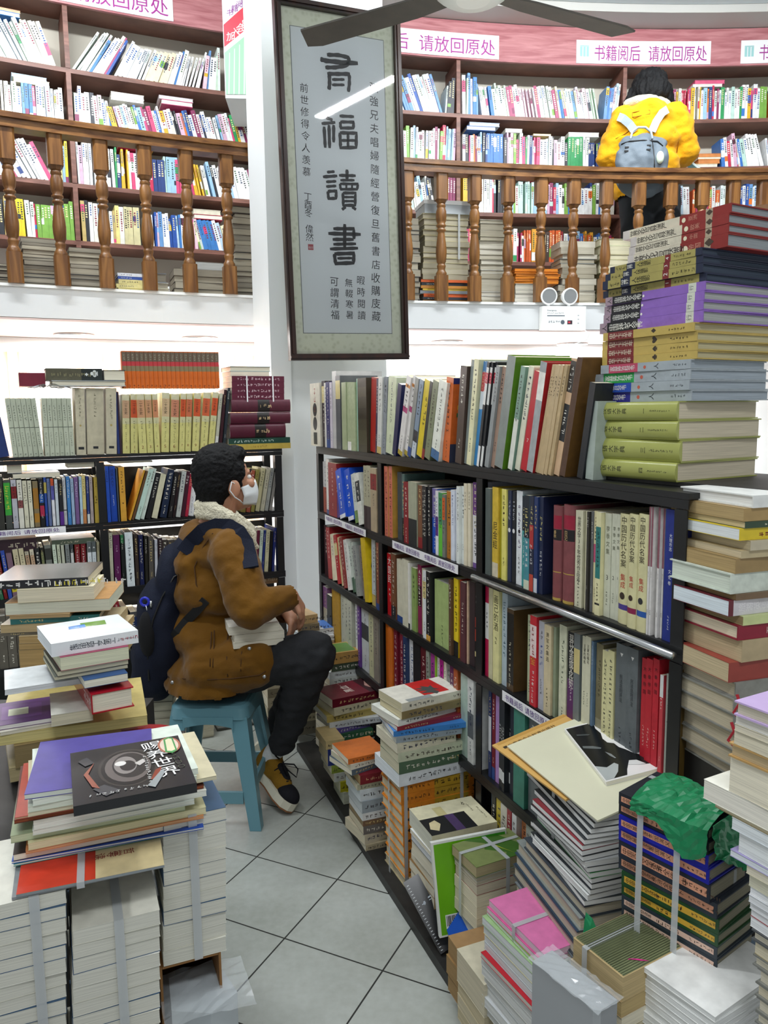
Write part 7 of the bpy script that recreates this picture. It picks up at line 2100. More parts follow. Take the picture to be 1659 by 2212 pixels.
# bags and books on the floor under the stool
inf, _ = pile('strapped cream pile under the stool', 3.28, 24, 385, 1660, rep(6, 1648, 1530, ['d9d3bd', 'c9c3ad', 'd3cdb8', 'ddd8c6'], pl=462, b=.14, face=FORE, pages='d6cfb8'), anchor='L', z0=.001)
inf, _ = pile('right pile under the stool', 3.40, 24, 470, 1640, [*rep(3, 1610, 1585, ['23262a', '3a3d42', '8a8f90'], pl=575, b=.15, face=FORE, pages='8f8f88'), *rep(4, 1585, 1530, ['c9ccd0', 'd9d9d3', '4a5a80', 'cfd3d6'], pl=560, b=.15, face=FORE, pages='cdd0d0')], anchor='L', z0=.001)
inf, _ = pile('pile behind the dangling foot', 3.35, 22, 578, 1640, rep(9, 1630, 1450, ['b5a890', '8a7f6a', 'c9bfa8', '5a3a48', '9a8f78'], pl=640, b=.15), anchor='L', z0=.001)
inf, _ = pile('pile left of the stool', 2.75, 10, 300, 1700, [*rep(10, 1690, 1500, ['c9c3ad', '9a9078', 'd9d6c8', '6f6a5c', 'b5ae98'], pl=372, b=.15, face=FORE, pages='c9c2ac'), *rep(3, 1500, 1465, ['b35a2a', 'd9d3c0', '8f9a94'], pl=370, b=.15)], anchor='L', z0=.001)

# ================================================================== THE STOOL, THE SEATED MAN, THE READER IN YELLOW
from mathutils import noise as _ns
L = at_y
def capsule(mb, a, b, ra, rb, n=16, m=6):
    a, b = V(a), V(b)
    d = b - a
    ln = d.length
    w = d / ln if ln > 1e-6 else V((0, 0, 1))
    s = w.cross(V((0, 0, 1)))
    if s.length < 1e-3:
        s = w.cross(V((0, 1, 0)))
    s.normalize()
    u = s.cross(w)
    vs, fs = [a - w * ra], []
    rings = []
    for k in range(1, m):
        t = -PI / 2 + PI / 2 * k / (m - 1) if m > 1 else 0
        rings.append((a + w * (math.sin(t) * ra), math.cos(t) * ra))
    for k in range(0, m - 1):
        t = PI / 2 * k / (m - 1)
        rings.append((b + w * (math.sin(t) * rb), math.cos(t) * rb))
    for c, r in rings:
        for j in range(n):
            an = 2 * PI * j / n
            vs.append(c + s * (math.cos(an) * r) + u * (math.sin(an) * r))
    vs.append(b + w * rb)
    e = len(vs) - 1
    for j in range(n):
        fs.append((0, 1 + (j + 1) % n, 1 + j))
    for i in range(len(rings) - 1):
        for j in range(n):
            fs.append((1 + i * n + j, 1 + i * n + (j + 1) % n, 1 + (i + 1) * n + (j + 1) % n, 1 + (i + 1) * n + j))
    q0 = 1 + (len(rings) - 1) * n
    for j in range(n):
        fs.append((q0 + j, q0 + (j + 1) % n, e))
    mb.add(vs, fs, None, 0, True)
def ellipsoid(mb, c, r, M3=None, n=24, m=14):
    c = V(c)
    vs, fs = [], []
    for i in range(m + 1):
        t = -PI / 2 + PI * i / m
        for j in range(n):
            an = 2 * PI * j / n
            p = V((math.cos(t) * math.cos(an) * r[0], math.cos(t) * math.sin(an) * r[1], math.sin(t) * r[2]))
            vs.append(c + (M3 @ p if M3 else p))
    for i in range(m):
        for j in range(n):
            fs.append((i * n + j, i * n + (j + 1) % n, (i + 1) * n + (j + 1) % n, (i + 1) * n + j))
    mb.add(vs, fs, None, 0, True)
def organic(mb, name, mat, parent, voxel=.008, smooth=6, disp=None, keep=None):
    """fuse overlapping forms into one continuous skin"""
    o = mb.build(name, mat)
    rm = o.modifiers.new('r', 'REMESH')
    rm.mode, rm.voxel_size, rm.use_smooth_shade = 'VOXEL', voxel, True
    sm = o.modifiers.new('s', 'SMOOTH')
    sm.iterations, sm.factor = smooth, .5
    bpy.context.view_layer.update()
    dg = bpy.context.evaluated_depsgraph_get()
    me = bpy.data.meshes.new_from_object(o.evaluated_get(dg))
    old = o.data
    o.modifiers.clear()
    o.data = me
    bpy.data.meshes.remove(old)
    me.name = name
    if not me.materials:
        me.materials.append(MATS[mat])
    if disp:
        me.calc_loop_triangles() if hasattr(me, 'calc_loop_triangles') else None
        nn = [v.normal.copy() for v in me.vertices]
        for v, n_ in zip(me.vertices, nn):
            v.co += n_ * disp(v.co)
    if keep:
        import bmesh
        bm = bmesh.new()
        bm.from_mesh(me)
        bmesh.ops.delete(bm, geom=[v for v in bm.verts if not keep(v.co)], context='VERTS')
        bm.to_mesh(me)
        bm.free()
    for p in me.polygons:
        p.use_smooth = True
    if parent is not None:
        o.parent = parent
        o.matrix_parent_inverse = parent.matrix_world.inverted()
    return o
def place(o, parent):
    o.parent = parent
    o.matrix_parent_inverse = parent.matrix_world.inverted()
    return o
def folds(scale, amt, stretch=(1, 1, 1), seed=0.0):
    return lambda p: amt * _ns.noise(V((p.x * scale * stretch[0] + seed, p.y * scale * stretch[1], p.z * scale * stretch[2])))
def fabric(name, color, rough=.9, weave=300, amt=.25, bump=.25, noise=9, sheen=0.0):
    m = plain(name, color, rough, noise_amt=amt, noise_scale=noise, bump=bump, bump_scale=weave, spec=.2)
    b = m.node_tree.nodes['Principled BSDF']
    b.inputs['Sheen Weight'].default_value = sheen
    return m
fabric('suede_brown', '6e490b', .85, 60, .35, .2, 7, .15)
fabric('fleece', 'e3dcc3', 1.0, 160, .15, 1.0, 60)
fabric('navy_cloth', '1b2030', .8, 260, .25, .2, 10)
fabric('charcoal_knit', '303134', .95, 420, .3, .35, 30)
fabric('white_knit', 'eef0f0', .9, 300, .05, .4)
fabric('tan_suede', '8f6a22', .9, 120, .3, .3, 18)
fabric('black_suede', '1d1d22', .85, 120, .3, .3, 18)
fabric('yellow_cloth', 'dfa012', .85, 90, .14, .25, 9, .1)
fabric('grey_nylon', '65707a', .45, 200, .15, .15, 8)
fabric('light_webbing', 'a9b6bd', .6, 250, .08, .2)
plain('skin', 'c48f72', .5, noise_amt=.08, noise_scale=30, Subsurface_Weight=.08)
plain('hair_black', '0d0d0f', .7, spec=.25, noise_amt=.3, noise_scale=60, bump=.5, bump_scale=120)
plain('mask_paper', 'e9eef0', .8)
plain('rubber_white', 'ddd8c4', .6, noise_amt=.06, noise_scale=20)
plain('gum_sole', '8a5a34', .7)
plain('stool_plastic', '6d9dab', .35, noise_amt=.05, noise_scale=5)
plain('metal_snap', 'b9bcbd', .3, .9)

# ---- stool
SX, SY, SH = -.612, 2.725, .435
st = thing('plastic_stool', 'blue plastic stool the seated man sits on', 'stool', M=T(SX, SY, 0) @ rotz(math.radians(-3)))
q = MB()
def rrect(w, d, r, n=5):
    out = []
    for cx, cy, a0 in ((w - r, d - r, 0), (-w + r, d - r, PI / 2), (-w + r, -d + r, PI), (w - r, -d + r, 1.5 * PI)):
        for k in range(n + 1):
            a = a0 + PI / 2 * k / n
            out.append((cx + r * math.cos(a), cy + r * math.sin(a)))
    return out
for (w0, z0_), (w1, z1_) in zip([(.142, SH - .05), (.136, SH - .012), (.128, SH - .003)], [(.136, SH - .012), (.128, SH - .003), (.118, SH)]):
    pa, pb = rrect(w0, w0 - .006, .035), rrect(w1, w1 - .006, .035)
    n = len(pa)
    q.add([(x, y, z0_) for x, y in pa] + [(x, y, z1_) for x, y in pb], [(i, (i + 1) % n, n + (i + 1) % n, n + i) for i in range(n)], None, 0, True)
pb = rrect(.118, .112, .035)
q.add([(x, y, SH) for x, y in pb], [tuple(range(len(pb)))])
q.build('seat', 'stool_plastic', st)
for sx in (-1, 1):
    for sy in (-1, 1):
        q = MB()
        def lp(z):
            f = 1 - z / (SH - .045)
            o_ = .135 + .048 * f
            w = .060 - .020 * f
            return o_, w
        vs = []
        for z in (.001, .10, .2, .3, SH - .042):
            o_, w = lp(z)
            for x, y in ((o_, o_), (o_ - w, o_), (o_ - w, o_ - .012), (o_ - .012, o_ - .012), (o_ - .012, o_ - w), (o_, o_ - w)):
                vs.append((sx * x, sy * (y - .006), z))
        fs = []
        for i in range(4):
            for j in range(6):
                f = (i * 6 + j, i * 6 + (j + 1) % 6, i * 6 + 6 + (j + 1) % 6, i * 6 + 6 + j)
                fs.append(f if sx * sy > 0 else f[::-1])
        fs += [tuple(range(6))[::-1] if sx * sy > 0 else tuple(range(6)), tuple(range(24, 30)) if sx * sy > 0 else tuple(range(24, 30))[::-1]]
        q.add(vs, fs)
        q.build('leg', 'stool_plastic', st)
for k in range(4):
    # arched apron under the seat edge, and a stretcher low down
    q = MB()
    Mk = rotz(k * PI / 2)
    pts = [(-.088, SH - .040), (.088, SH - .040), (.088, SH - .095)] + [(.082 - .164 * i / 10, SH - .078 + .012 * math.sin(PI * i / 10)) for i in range(11)] + [(-.088, SH - .095)]
    q.add([(x, -.138, z) for x, z in pts] + [(x, -.128, z) for x, z in pts], [tuple(range(len(pts)))[::-1], tuple(range(len(pts), 2 * len(pts)))] + [(i, (i + 1) % len(pts), len(pts) + (i + 1) % len(pts), len(pts) + i) for i in range(len(pts))], M=Mk)
    q.build('apron', 'stool_plastic', st)
    q = MB()
    z0_ = .095 if k % 2 == 0 else .135
    o_ = .135 + .048 * (1 - z0_ / .39)
    q.box((-o_ + .05, -o_ + .004, z0_), (o_ - .05, -o_ + .016, z0_ + .042), M=Mk)
    q.build('stretcher', 'stool_plastic', st)

# ---- seated man
man = thing('person', 'seated person in brown jacket, dark trousers and white mask, looking up', 'person', loc=(SX, SY, SH))
HC = L(488, 1041, 2.82)
yaw_h, up_h = math.radians(36), math.radians(9)
hf = V((math.cos(yaw_h) * math.cos(up_h), math.sin(yaw_h) * math.cos(up_h), math.sin(up_h)))
hl = V((-math.sin(yaw_h), math.cos(yaw_h), 0))
hu = hf.cross(hl)
H3 = Matrix((hf, hl, hu)).transposed()
MH = Matrix.Translation(HC) @ H3.to_4x4()
hp = lambda x, y, z: MH @ V((x, y, z))
neck = L(470, 1120, 2.82)
sh_n, el_n, wr_n = L(500, 1192, 2.645), L(541, 1316, 2.53), L(628, 1288, 2.62)
sh_f, el_f, wr_f = L(488, 1190, 2.99), L(565, 1318, 2.97), L(622, 1322, 2.80)
hipc = V((SX + .02, SY + .02, SH + .09))
th_n, kn_n, an_n = V((SX + .02, SY - .045, SH + .082)), L(676, 1412, 2.61), L(607, 1600, 2.74)
th_f, kn_f, an_f = V((SX + .02, SY + .11, SH + .085)), L(676, 1425, 2.90), L(592, 1580, 3.02)
q = MB()
ellipsoid(q, hp(-.012, 0, .028), (.098, .077, .100), H3)
ellipsoid(q, hp(.036, 0, -.048), (.058, .054, .066), H3)
ellipsoid(q, hp(.062, 0, -.09), (.028, .032, .022), H3)
ellipsoid(q, hp(.070, .034, -.020), (.024, .022, .022), H3)
ellipsoid(q, hp(.070, -.034, -.020), (.024, .022, .022), H3)
ellipsoid(q, hp(.082, 0, .020), (.018, .045, .012), H3)
capsule(q, hp(.092, 0, .004), hp(.108, 0, -.030), .009, .013)
for s in (-1, 1):
    ellipsoid(q, hp(-.008, s * .080, -.018), (.022, .009, .033), H3 @ Matrix.Rotation(s * .35, 3, 'Z') @ Matrix.Rotation(.2, 3, 'Y'))
capsule(q, hp(-.022, 0, -.05), neck, .056, .062)
capsule(q, neck, L(466, 1180, 2.82), .062, .10)
capsule(q, L(466, 1180, 2.82), hipc, .11, .12)
for s_, e_, w_ in ((sh_n, el_n, wr_n), (sh_f, el_f, wr_f)):
    capsule(q, s_, e_, .05, .04)
    capsule(q, e_, w_, .040, .028)
for t_, k_, a_ in ((th_n, kn_n, an_n), (th_f, kn_f, an_f)):
    capsule(q, t_, k_, .07, .052)
    capsule(q, k_, a_, .050, .034)
def hand(q, wr, palm, tipdir, side, thumb_side, curl):
    """palm block, four fingers of unequal length bent at the knuckles, thumb from the side"""
    pd = (palm - wr).normalized()
    sd = side.normalized()
    capsule(q, wr, palm, .026, .024)
    for k in range(-1, 2):
        capsule(q, wr.lerp(palm, .35) + sd * (.011 * k), palm + pd * .012 + sd * (.019 * k), .017, .014)
    td = tipdir.normalized()
    for k, ln in enumerate((.062, .070, .066, .052)):
        b0 = palm + pd * .016 + sd * (.0275 - .0185 * k)
        m1 = b0 + (pd * (1 - curl) + td * curl).normalized() * ln * .48
        m2 = m1 + (pd * (.6 - curl) + td * (curl + .3)).normalized() * ln * .34
        m3 = m2 + (pd * (.2 - curl) + td * (curl + .7)).normalized() * ln * .28
        capsule(q, b0, m1, .0095, .0085, 10, 4)
        capsule(q, m1, m2, .0085, .0078, 10, 4)
        capsule(q, m2, m3, .0078, .0066, 10, 4)
    t0 = wr.lerp(palm, .45) + sd * thumb_side * .022
    t1 = t0 + (pd * .6 + sd * thumb_side * .55 + td * .3).normalized() * .036
    t2 = t1 + (pd * .8 + td * .6).normalized() * .028
    capsule(q, t0, t1, .012, .0105, 10, 4)
    capsule(q, t1, t2, .0105, .0085, 10, 4)
hand(q, wr_n, L(645, 1312, 2.64), V((-.25, .25, -1)), V((.25, -1, .15)), 1, .55)
hand(q, wr_f, L(630, 1338, 2.76), V((-.35, -.35, -.9)), V((.2, 1, .1)), 1, .55)
organic(q, 'body', 'skin', man, .0042, 3)
for s in (-1, 1):
    q = MB()
    ellipsoid(q, hp(.0745, s * .033, .004), (.0115, .0145, .0105), H3, 16, 10)
    e_ = place(q.build('eye', plain('eye_white', 'e9e6e0', .25)), man)
    q = MB()
    ellipsoid(q, hp(.0845, s * .0335, .004), (.0025, .0065, .0065), H3, 14, 8)
    ip = q.build('iris', plain('iris_dark', '1c120c', .15))
    place(ip, e_)
    q = MB()
    q.tube([hp(.090, s * .018, .024), hp(.090, s * .034, .029), hp(.078, s * .052, .024)], [.003, .004, .002], 8)
    place(q.build('eyebrow', 'hair_black'), man)
q = MB()
q.tube([hp(.086, .022, -.062), hp(.0965, 0, -.060), hp(.086, -.022, -.062)], [.003, .006, .003], 8)
place(q.build('mouth', plain('lip', 'a8605a', .4)), man)
# hair
q = MB()
ellipsoid(q, hp(-.020, 0, .046), (.100, .087, .100), H3)
ellipsoid(q, hp(-.050, 0, .010), (.070, .083, .085), H3)
ellipsoid(q, hp(-.062, 0, -.040), (.046, .066, .050), H3)
ellipsoid(q, hp(.030, 0, .092), (.062, .066, .036), H3)
for s in (-1, 1):
    ellipsoid(q, hp(.010, s * .074, .035), (.040, .012, .035), H3)
    ellipsoid(q, hp(.022, s * .072, .004), (.010, .008, .025), H3)
hd = folds(70, .004)
hd2 = folds(160, .003, seed=5)
organic(q, 'hair', 'hair_black', man, .005, 2, lambda p: hd(p) + hd2(p))
# mask with ear loops
q = MB()
nu, nv = 22, 10
def mk(u, v):
    a = (u - .5) * 2 * math.radians(80)
    z = -.112 + v * .098
    pr_ = math.exp(-((a / .42) ** 2)) * (.016 * v + .003)
    taper = 1 - .20 * abs(v - .5) * abs(u - .5) * 4
    return hp(.012 + (.083 + pr_ + .012 * math.sin(PI * v)) * math.cos(a), (.077 - .014 * (1 - v)) * math.sin(a) * taper, z * (1 - .32 * abs(u - .5) * 2) - .012 * abs(u - .5) * 2)
vs = [mk(i / nu, j / nv) for i in range(nu + 1) for j in range(nv + 1)]
q.add(vs, [(i * (nv + 1) + j, (i + 1) * (nv + 1) + j, (i + 1) * (nv + 1) + j + 1, i * (nv + 1) + j + 1) for i in range(nu) for j in range(nv)], None, 0, True)
o = q.build('face_mask', 'mask_paper')
o.modifiers.new('solid', 'SOLIDIFY').thickness = .0015
mask = place(o, man)
for s, u in ((-1, 0), (1, 1)):
    q = MB()
    a, b = mk(u, .92), mk(u, .08)
    e1_, e2_ = hp(-.018, s * .090, .010), hp(-.016, s * .088, -.046)
    q.tube([a, a.lerp(e1_, .5) + hl * s * .006, e1_, hp(-.030, s * .088, -.018), e2_, e2_.lerp(b, .5) + hl * s * .008, b], .0022, 8)
    place(q.build('ear_loop', 'mask_paper'), mask)
# trousers
q = MB()
ellipsoid(q, hipc + V((-.0, 0, .005)), (.155, .178, .088))
capsule(q, th_n, kn_n, .088, .079)
capsule(q, kn_n, L(640, 1520, 2.68), .080, .066)
capsule(q, L(640, 1520, 2.68), L(608, 1608, 2.735), .064, .047)
capsule(q, th_f, kn_f, .090, .074)
capsule(q, kn_f, L(622, 1520, 2.97), .072, .058)
capsule(q, L(622, 1520, 2.97), an_f, .056, .045)
tf1, tf2 = folds(16, .010, (1, 1, 2.0)), folds(40, .004, seed=3)
organic(q, 'trousers', 'charcoal_knit', man, .008, 7, lambda p: tf1(p) + tf2(p), keep=lambda p: p.z > .437 or p.x > SX + .14)
# jacket
R25 = Matrix.Rotation(math.radians(14), 3, 'Z')
q = MB()
ellipsoid(q, L(462, 1432, 2.77), (.172, .225, .085), R25)
capsule(q, L(450, 1445, 2.64), L(545, 1425, 2.62), .098, .098)
ellipsoid(q, L(458, 1360, 2.79), (.168, .195, .12), R25)
ellipsoid(q, L(458, 1265, 2.80), (.155, .195, .13), R25)
ellipsoid(q, L(468, 1190, 2.81), (.118, .190, .085), R25)
ellipsoid(q, L(478, 1150, 2.82), (.080, .12, .05), R25)
capsule(q, sh_n, sh_n.lerp(el_n, .55), .082, .080)
capsule(q, sh_n.lerp(el_n, .55), el_n, .080, .066)
capsule(q, el_n, el_n.lerp(wr_n, .5), .066, .054)
capsule(q, el_n.lerp(wr_n, .5), wr_n, .053, .044)
capsule(q, sh_f, el_f, .082, .066)
capsule(q, el_f, wr_f, .062, .045)
ellipsoid(q, L(532, 1430, 2.70), (.088, .115, .090), R25)
ellipsoid(q, L(462, 1462, 2.765), (.180, .232, .082), R25)
ellipsoid(q, L(440, 1158, 2.82), (.085, .135, .062), R25)
ellipsoid(q, L(476, 1150, 2.77), (.095, .14, .055), R25)
ellipsoid(q, L(415, 1215, 2.80), (.085, .16, .09), R25)
ellipsoid(q, L(395, 1440, 2.77), (.055, .14, .085), R25)
jf1, jf2 = folds(9, .011, (1, 1, 1.2), 2), folds(26, .005, (1, 1, 1.4), 7)
zh = L(450, 1490, 2.62).z
cut_d = (wr_n - el_n).normalized()
cut_f = (wr_f - el_f).normalized()
organic(q, 'jacket', 'suede_brown', man, .0085, 6, lambda p: jf1(p) + jf2(p), keep=lambda p: p.z > SH + .036 + max(0, (p.x - SX - .05)) * .16 and not ((p - wr_n).dot(cut_d) > .010 and (p - wr_n).length < .09) and not ((p - wr_f).dot(cut_f) > .012 and (p - wr_f).length < .09))
jk = [c for c in man.children if c.name.startswith('jacket')][0]
def skin_tube(pts, r, name, mat, off=.0):
    """line of stitching or strap laid on the jacket: points pushed onto its surface towards the eye"""
    out = []
    for px, py in pts:
        out.append(surf(px, py, off))
    q = MB()
    q.tube([p for p in out if p is not None], r, 6)
    return place(q.build(name, mat), jk)
from mathutils.bvhtree import BVHTree
bpy.context.view_layer.update()
_jm = jk.data
_bv = BVHTree.FromPolygons([jk.matrix_world @ v.co for v in _jm.vertices], [p.vertices for p in _jm.polygons])
def surf(px, py, off=.0):
    d = ray(px, py).normalized()
    h = _bv.ray_cast(EYE, d)
    return None if h[0] is None else h[0] + h[1] * off if h[1].dot(d) < 0 else h[0] - h[1] * off
plain('seam', '4a2e0a', .9)
for pts in ([(364, 1462), (400, 1466), (450, 1468), (500, 1466), (560, 1458), (574, 1450)], [(457, 1365), (455, 1400), (454, 1440)], [(463, 1362), (462, 1400), (460, 1442)], [(492, 1370), (490, 1420), (492, 1462)], [(460, 1152), (440, 1180), (420, 1225), (424, 1262), (440, 1300)], [(400, 1185), (385, 1240), (380, 1300)], [(533, 1380), (522, 1410), (520, 1450)]):
    skin_tube(pts, .0022, 'seam', 'seam', .0005)
for px, py in ((539, 1401), (571, 1461), (373, 1474)):
    p = surf(px, py, .001)
    if p is not None:
        q = MB()
        d = (EYE - p).normalized()
        M = frame_of(p, d.cross(V((0, 0, 1))).normalized(), d.cross(d.cross(V((0, 0, 1)))).normalized(), d)
        q.lathe([(.001, .003), (.0055, .003), (.0065, .001), (.0065, -.002)], 14, M=M)
        place(q.build('snap_button', 'metal_snap'), jk)
# fleece collar
q = MB()
cpt = [L(436, 1096, 2.77), L(460, 1098, 2.71), L(496, 1118, 2.695), L(522, 1142, 2.72), L(540, 1160, 2.76), L(538, 1142, 2.90), L(500, 1112, 2.96), L(455, 1094, 2.92), L(432, 1092, 2.84)]
for a, b in zip(cpt, cpt[1:] + cpt[:1]):
    capsule(q, a, b, .023, .023, 12, 5)
for a, b in zip(cpt[:4], cpt[1:5]):
    capsule(q, a + V((-.006, -.004, -.022)), b + V((-.004, -.004, -.022)), .022, .020, 12, 5)
capsule(q, L(540, 1158, 2.75), L(552, 1182, 2.76), .016, .012)
cf = folds(90, .0045, seed=9)
organic(q, 'fleece_collar', 'fleece', man, .0055, 2, cf)
q = MB()
for w_, e_ in ((wr_n, el_n), (wr_f, el_f)):
    d = (w_ - e_).normalized()
# shoes and socks
def shoe(heel, toe, ankle, full):
    x = (toe - heel).normalized()
    up = (ankle - heel)
    up = (up - x * up.dot(x)).normalized()
    y = up.cross(x)
    M = frame_of(heel, x, y, up)
    S = (toe - heel).length
    s = S / .27
    root = None
    out = [(-.004, 0), (.01, .030), (.05, .036), (.12, .034), (.19, .046), (.235, .042), (.262, .022), (.27, 0), (.262, -.022), (.235, -.042), (.19, -.046), (.12, -.034), (.05, -.036), (.01, -.030)]
    sole = MB()
    sole.prism([(a * s, b * s) for a, b in out], -.004, .026, smooth=False, M=M)
    up_ = MB()
    mt = lambda a, b, c: M @ V((a * s, b * s, c * s))
    capsule(up_, mt(.035, 0, .045), mt(.10, 0, .050), .036 * s, .038 * s)
    capsule(up_, mt(.03, 0, .05), mt(.035, 0, .085), .034 * s, .034 * s)
    capsule(up_, mt(.10, 0, .06), mt(.17, 0, .045), .036 * s, .036 * s)
    capsule(up_, mt(.08, 0, .07), mt(.06, 0, .10), .036 * s, .036 * s)
    toe_ = MB()
    ellipsoid(toe_, mt(.212, 0, .036), (.055 * s, .042 * s, .034 * s), M.to_3x3())
    return M, s, sole, up_, toe_, mt, out
M, s, sole, upp, toe_, mt, out = shoe(L(549, 1652, 2.80), L(632, 1752, 2.645), L(606, 1612, 2.76), True)
sh = place(organic(upp, 'shoe', 'tan_suede', None, .005, 4), man)
place(sole.build('sole', 'rubber_white'), sh)
q = MB()
q.prism([(a * s, b * s) for a, b in out], -.010, -.0045, M=M)
place(q.build('tread', 'gum_sole'), sh)
place(organic(toe_, 'toe_cap', 'black_suede', None, .005, 2), sh)
q = MB()
capsule(q, mt(.118, 0, .085), mt(.165, 0, .070), .020 * s, .020 * s)
place(organic(q, 'tongue', 'black_suede', None, .005, 2), sh)
q = MB()
for k in range(4):
    x_ = .118 + .020 * k
    q.tube([mt(x_, -.030, .072 - .008 * k), mt(x_ + .006, -.012, .098 - .008 * k), mt(x_ + .006, .012, .098 - .008 * k), mt(x_, .030, .072 - .008 * k)], .0028, 6)
for sgn, lean in ((-1, .0), (1, .02)):
    q.tube([mt(.118, 0, .105), mt(.128 + lean, sgn * .025, .125), mt(.150 + lean, sgn * .034, .118), mt(.172 + lean, sgn * .020, .098), mt(.150, sgn * .006, .098), mt(.122, 0, .104)], .0026, 6)
place(q.build('shoelace', 'black_suede'), sh)
q = MB()
capsule(q, mt(.050, 0, .085), L(607, 1602, 2.745), .036, .036)
sk = place(organic(q, 'sock', 'white_knit', None, .005, 3), man)
q = MB()
bpy.context.view_layer.update()
_bs = BVHTree.FromPolygons([sk.matrix_world @ v.co for v in sk.data.vertices], [p.vertices for p in sk.data.polygons])
sw = []
for px, py in ((591, 1627), (597, 1634), (603, 1639), (608, 1638), (614, 1631)):
    h = _bs.ray_cast(EYE, ray(px, py).normalized())
    if h[0] is not None:
        sw.append(h[0] + (EYE - h[0]).normalized() * .0015)
if len(sw) > 2:
    q.tube(sw, [.0014, .003, .0034, .0024, .0008][:len(sw)], 8)
    place(q.build('emblem', 'black_suede'), sk)
M, s, sole, upp, toe_, mt, out = shoe(L(553, 1606, 3.06), L(610, 1700, 2.99), L(594, 1580, 3.04), False)
sh2 = place(organic(upp, 'shoe', 'tan_suede', None, .006, 4), man)
place(sole.build('sole', 'rubber_white'), sh2)
place(organic(toe_, 'toe_cap', 'black_suede', None, .006, 2), sh2)

# ---- books on the man's lap
ps = math.radians(18)
for i, (px, y0, y1, w, c) in enumerate(((613, 1391, 1378, .0, 'e9e4d2'), (611, 1378, 1362, .006, 'ece8d8'), (606, 1362, 1344, -.004, 'f0ece0'))):
    a, b = L(px, y0, 2.60), L(px, y1, 2.60)
    t = b.z - a.z - .0008
    fd = rot2(ps, -1, 0)
    c0 = V((a.x, 2.60, 0)) + rot2(ps, -.085 + w, .065)
    book(lying(c0.x, c0.y, a.z, ps + FORE, t, .17, .13), t, .17, .13, c, pages='ece7d6', label=('lowest', 'middle', 'uppermost')[i] + ' cream paperback of the three on the lap of the seated person', group='paperbacks on the lap', name='paperback_book')

# ---- navy backpack on his back
bp_ = thing('backpack', 'dark navy backpack with key charm worn by the seated person', 'backpack', loc=L(330, 1510, 2.74))
q = MB()
ellipsoid(q, L(368, 1360, 2.77), (.075, .14, .22))
ellipsoid(q, L(338, 1420, 2.77), (.085, .14, .16))
ellipsoid(q, L(345, 1345, 2.76), (.075, .13, .17))
ellipsoid(q, L(378, 1250, 2.78), (.060, .12, .13))
ellipsoid(q, L(404, 1200, 2.79), (.05, .11, .08))
ellipsoid(q, L(322, 1460, 2.76), (.055, .12, .09))
bf = folds(14, .008, seed=4)
bag = organic(q, 'bag_body', 'navy_cloth', bp_, .008, 8, bf, keep=None)
_bb = None
bpy.context.view_layer.update()
_bb = BVHTree.FromPolygons([bag.matrix_world @ v.co for v in bag.data.vertices], [p.vertices for p in bag.data.polygons])
def bsurf(px, py, off):
    h = _bb.ray_cast(EYE, ray(px, py).normalized())
    return L(px, py, 2.63) if h[0] is None else h[0] + (EYE - h[0]).normalized() * off
q = MB()
ellipsoid(q, bsurf(318, 1370, -.012), (.030, .03, .085))
place(organic(q, 'side_pocket', plain('black_mesh', '0c0d10', .9), None, .006, 4), bp_)
q = MB()
q.tube([bsurf(*p, .004) for p in ((398, 1236), (376, 1246), (350, 1290), (330, 1340), (318, 1400), (322, 1470))], .0035, 8)
place(q.build('zipper', plain('zip_black', '0a0b0e', .5)), bp_)
# straps: over the shoulder to the chest, and low under the arm
q = MB()
sp = [surf(*p, .006) for p in ((396, 1196), (415, 1170), (440, 1148), (468, 1138), (495, 1140), (515, 1152), (529, 1174), (537, 1204), (541, 1228))]
sp = [p for p in sp if p is not None]
sd = []
for i, p in enumerate(sp):
    d = (sp[min(i + 1, len(sp) - 1)] - sp[max(i - 1, 0)]).normalized()
    vw = (EYE - p).normalized()
    sd.append(d.cross(vw).normalized())
q.ribbon(sp, sd, .050, .010)
place(q.build('shoulder_strap', 'navy_cloth'), bp_)
q = MB()
sp = [surf(*p, .004) for p in ((444, 1296), (425, 1318), (405, 1342), (385, 1366), (368, 1388), (360, 1402))]
sp = [p for p in sp if p is not None]
sd = []
for i, p in enumerate(sp):
    d = (sp[min(i + 1, len(sp) - 1)] - sp[max(i - 1, 0)]).normalized()
    sd.append(d.cross((EYE - p).normalized()).normalized())
if len(sp) > 1:
    q.ribbon(sp, sd, .032, .004)
    place(q.build('lower_strap', plain('strap_black', '101114', .8)), bp_)
q = MB()
p0 = bsurf(313, 1300, .012)
vw = (EYE - p0).normalized()
rx = V((1, 0, 0))
def ring(c, r, th, col=None, k=14):
    q.tube([c + rx * (math.cos(2 * PI * j / k) * r) + V((0, 0, 1)) * (math.sin(2 * PI * j / k) * r) for j in range(k)], th, 8, col, closed=True)
ring(p0, .014, .005)
place(q.build('carabiner', plain('clip_blue', '2a35c0', .3)), bp_)
q = MB()
ring(p0 + V((.012, -.004, -.052)), .010, .0018)
q.tube([p0 + V((.004, -.004, -.012)), p0 + V((.010, -.005, -.042))], .0022, 8)
q.tube([p0 + V((.022, -.004, .004)), p0 + V((.022, -.004, -.020))], .004, 8)
place(q.build('key_ring', 'bright_steel'), bp_)
q = MB()
ellipsoid(q, p0 + V((.016, -.004, -.086)), (.010, .006, .020))
place(q.build('charm', plain('charm_pale', 'd9d8c0', .2)), bp_)

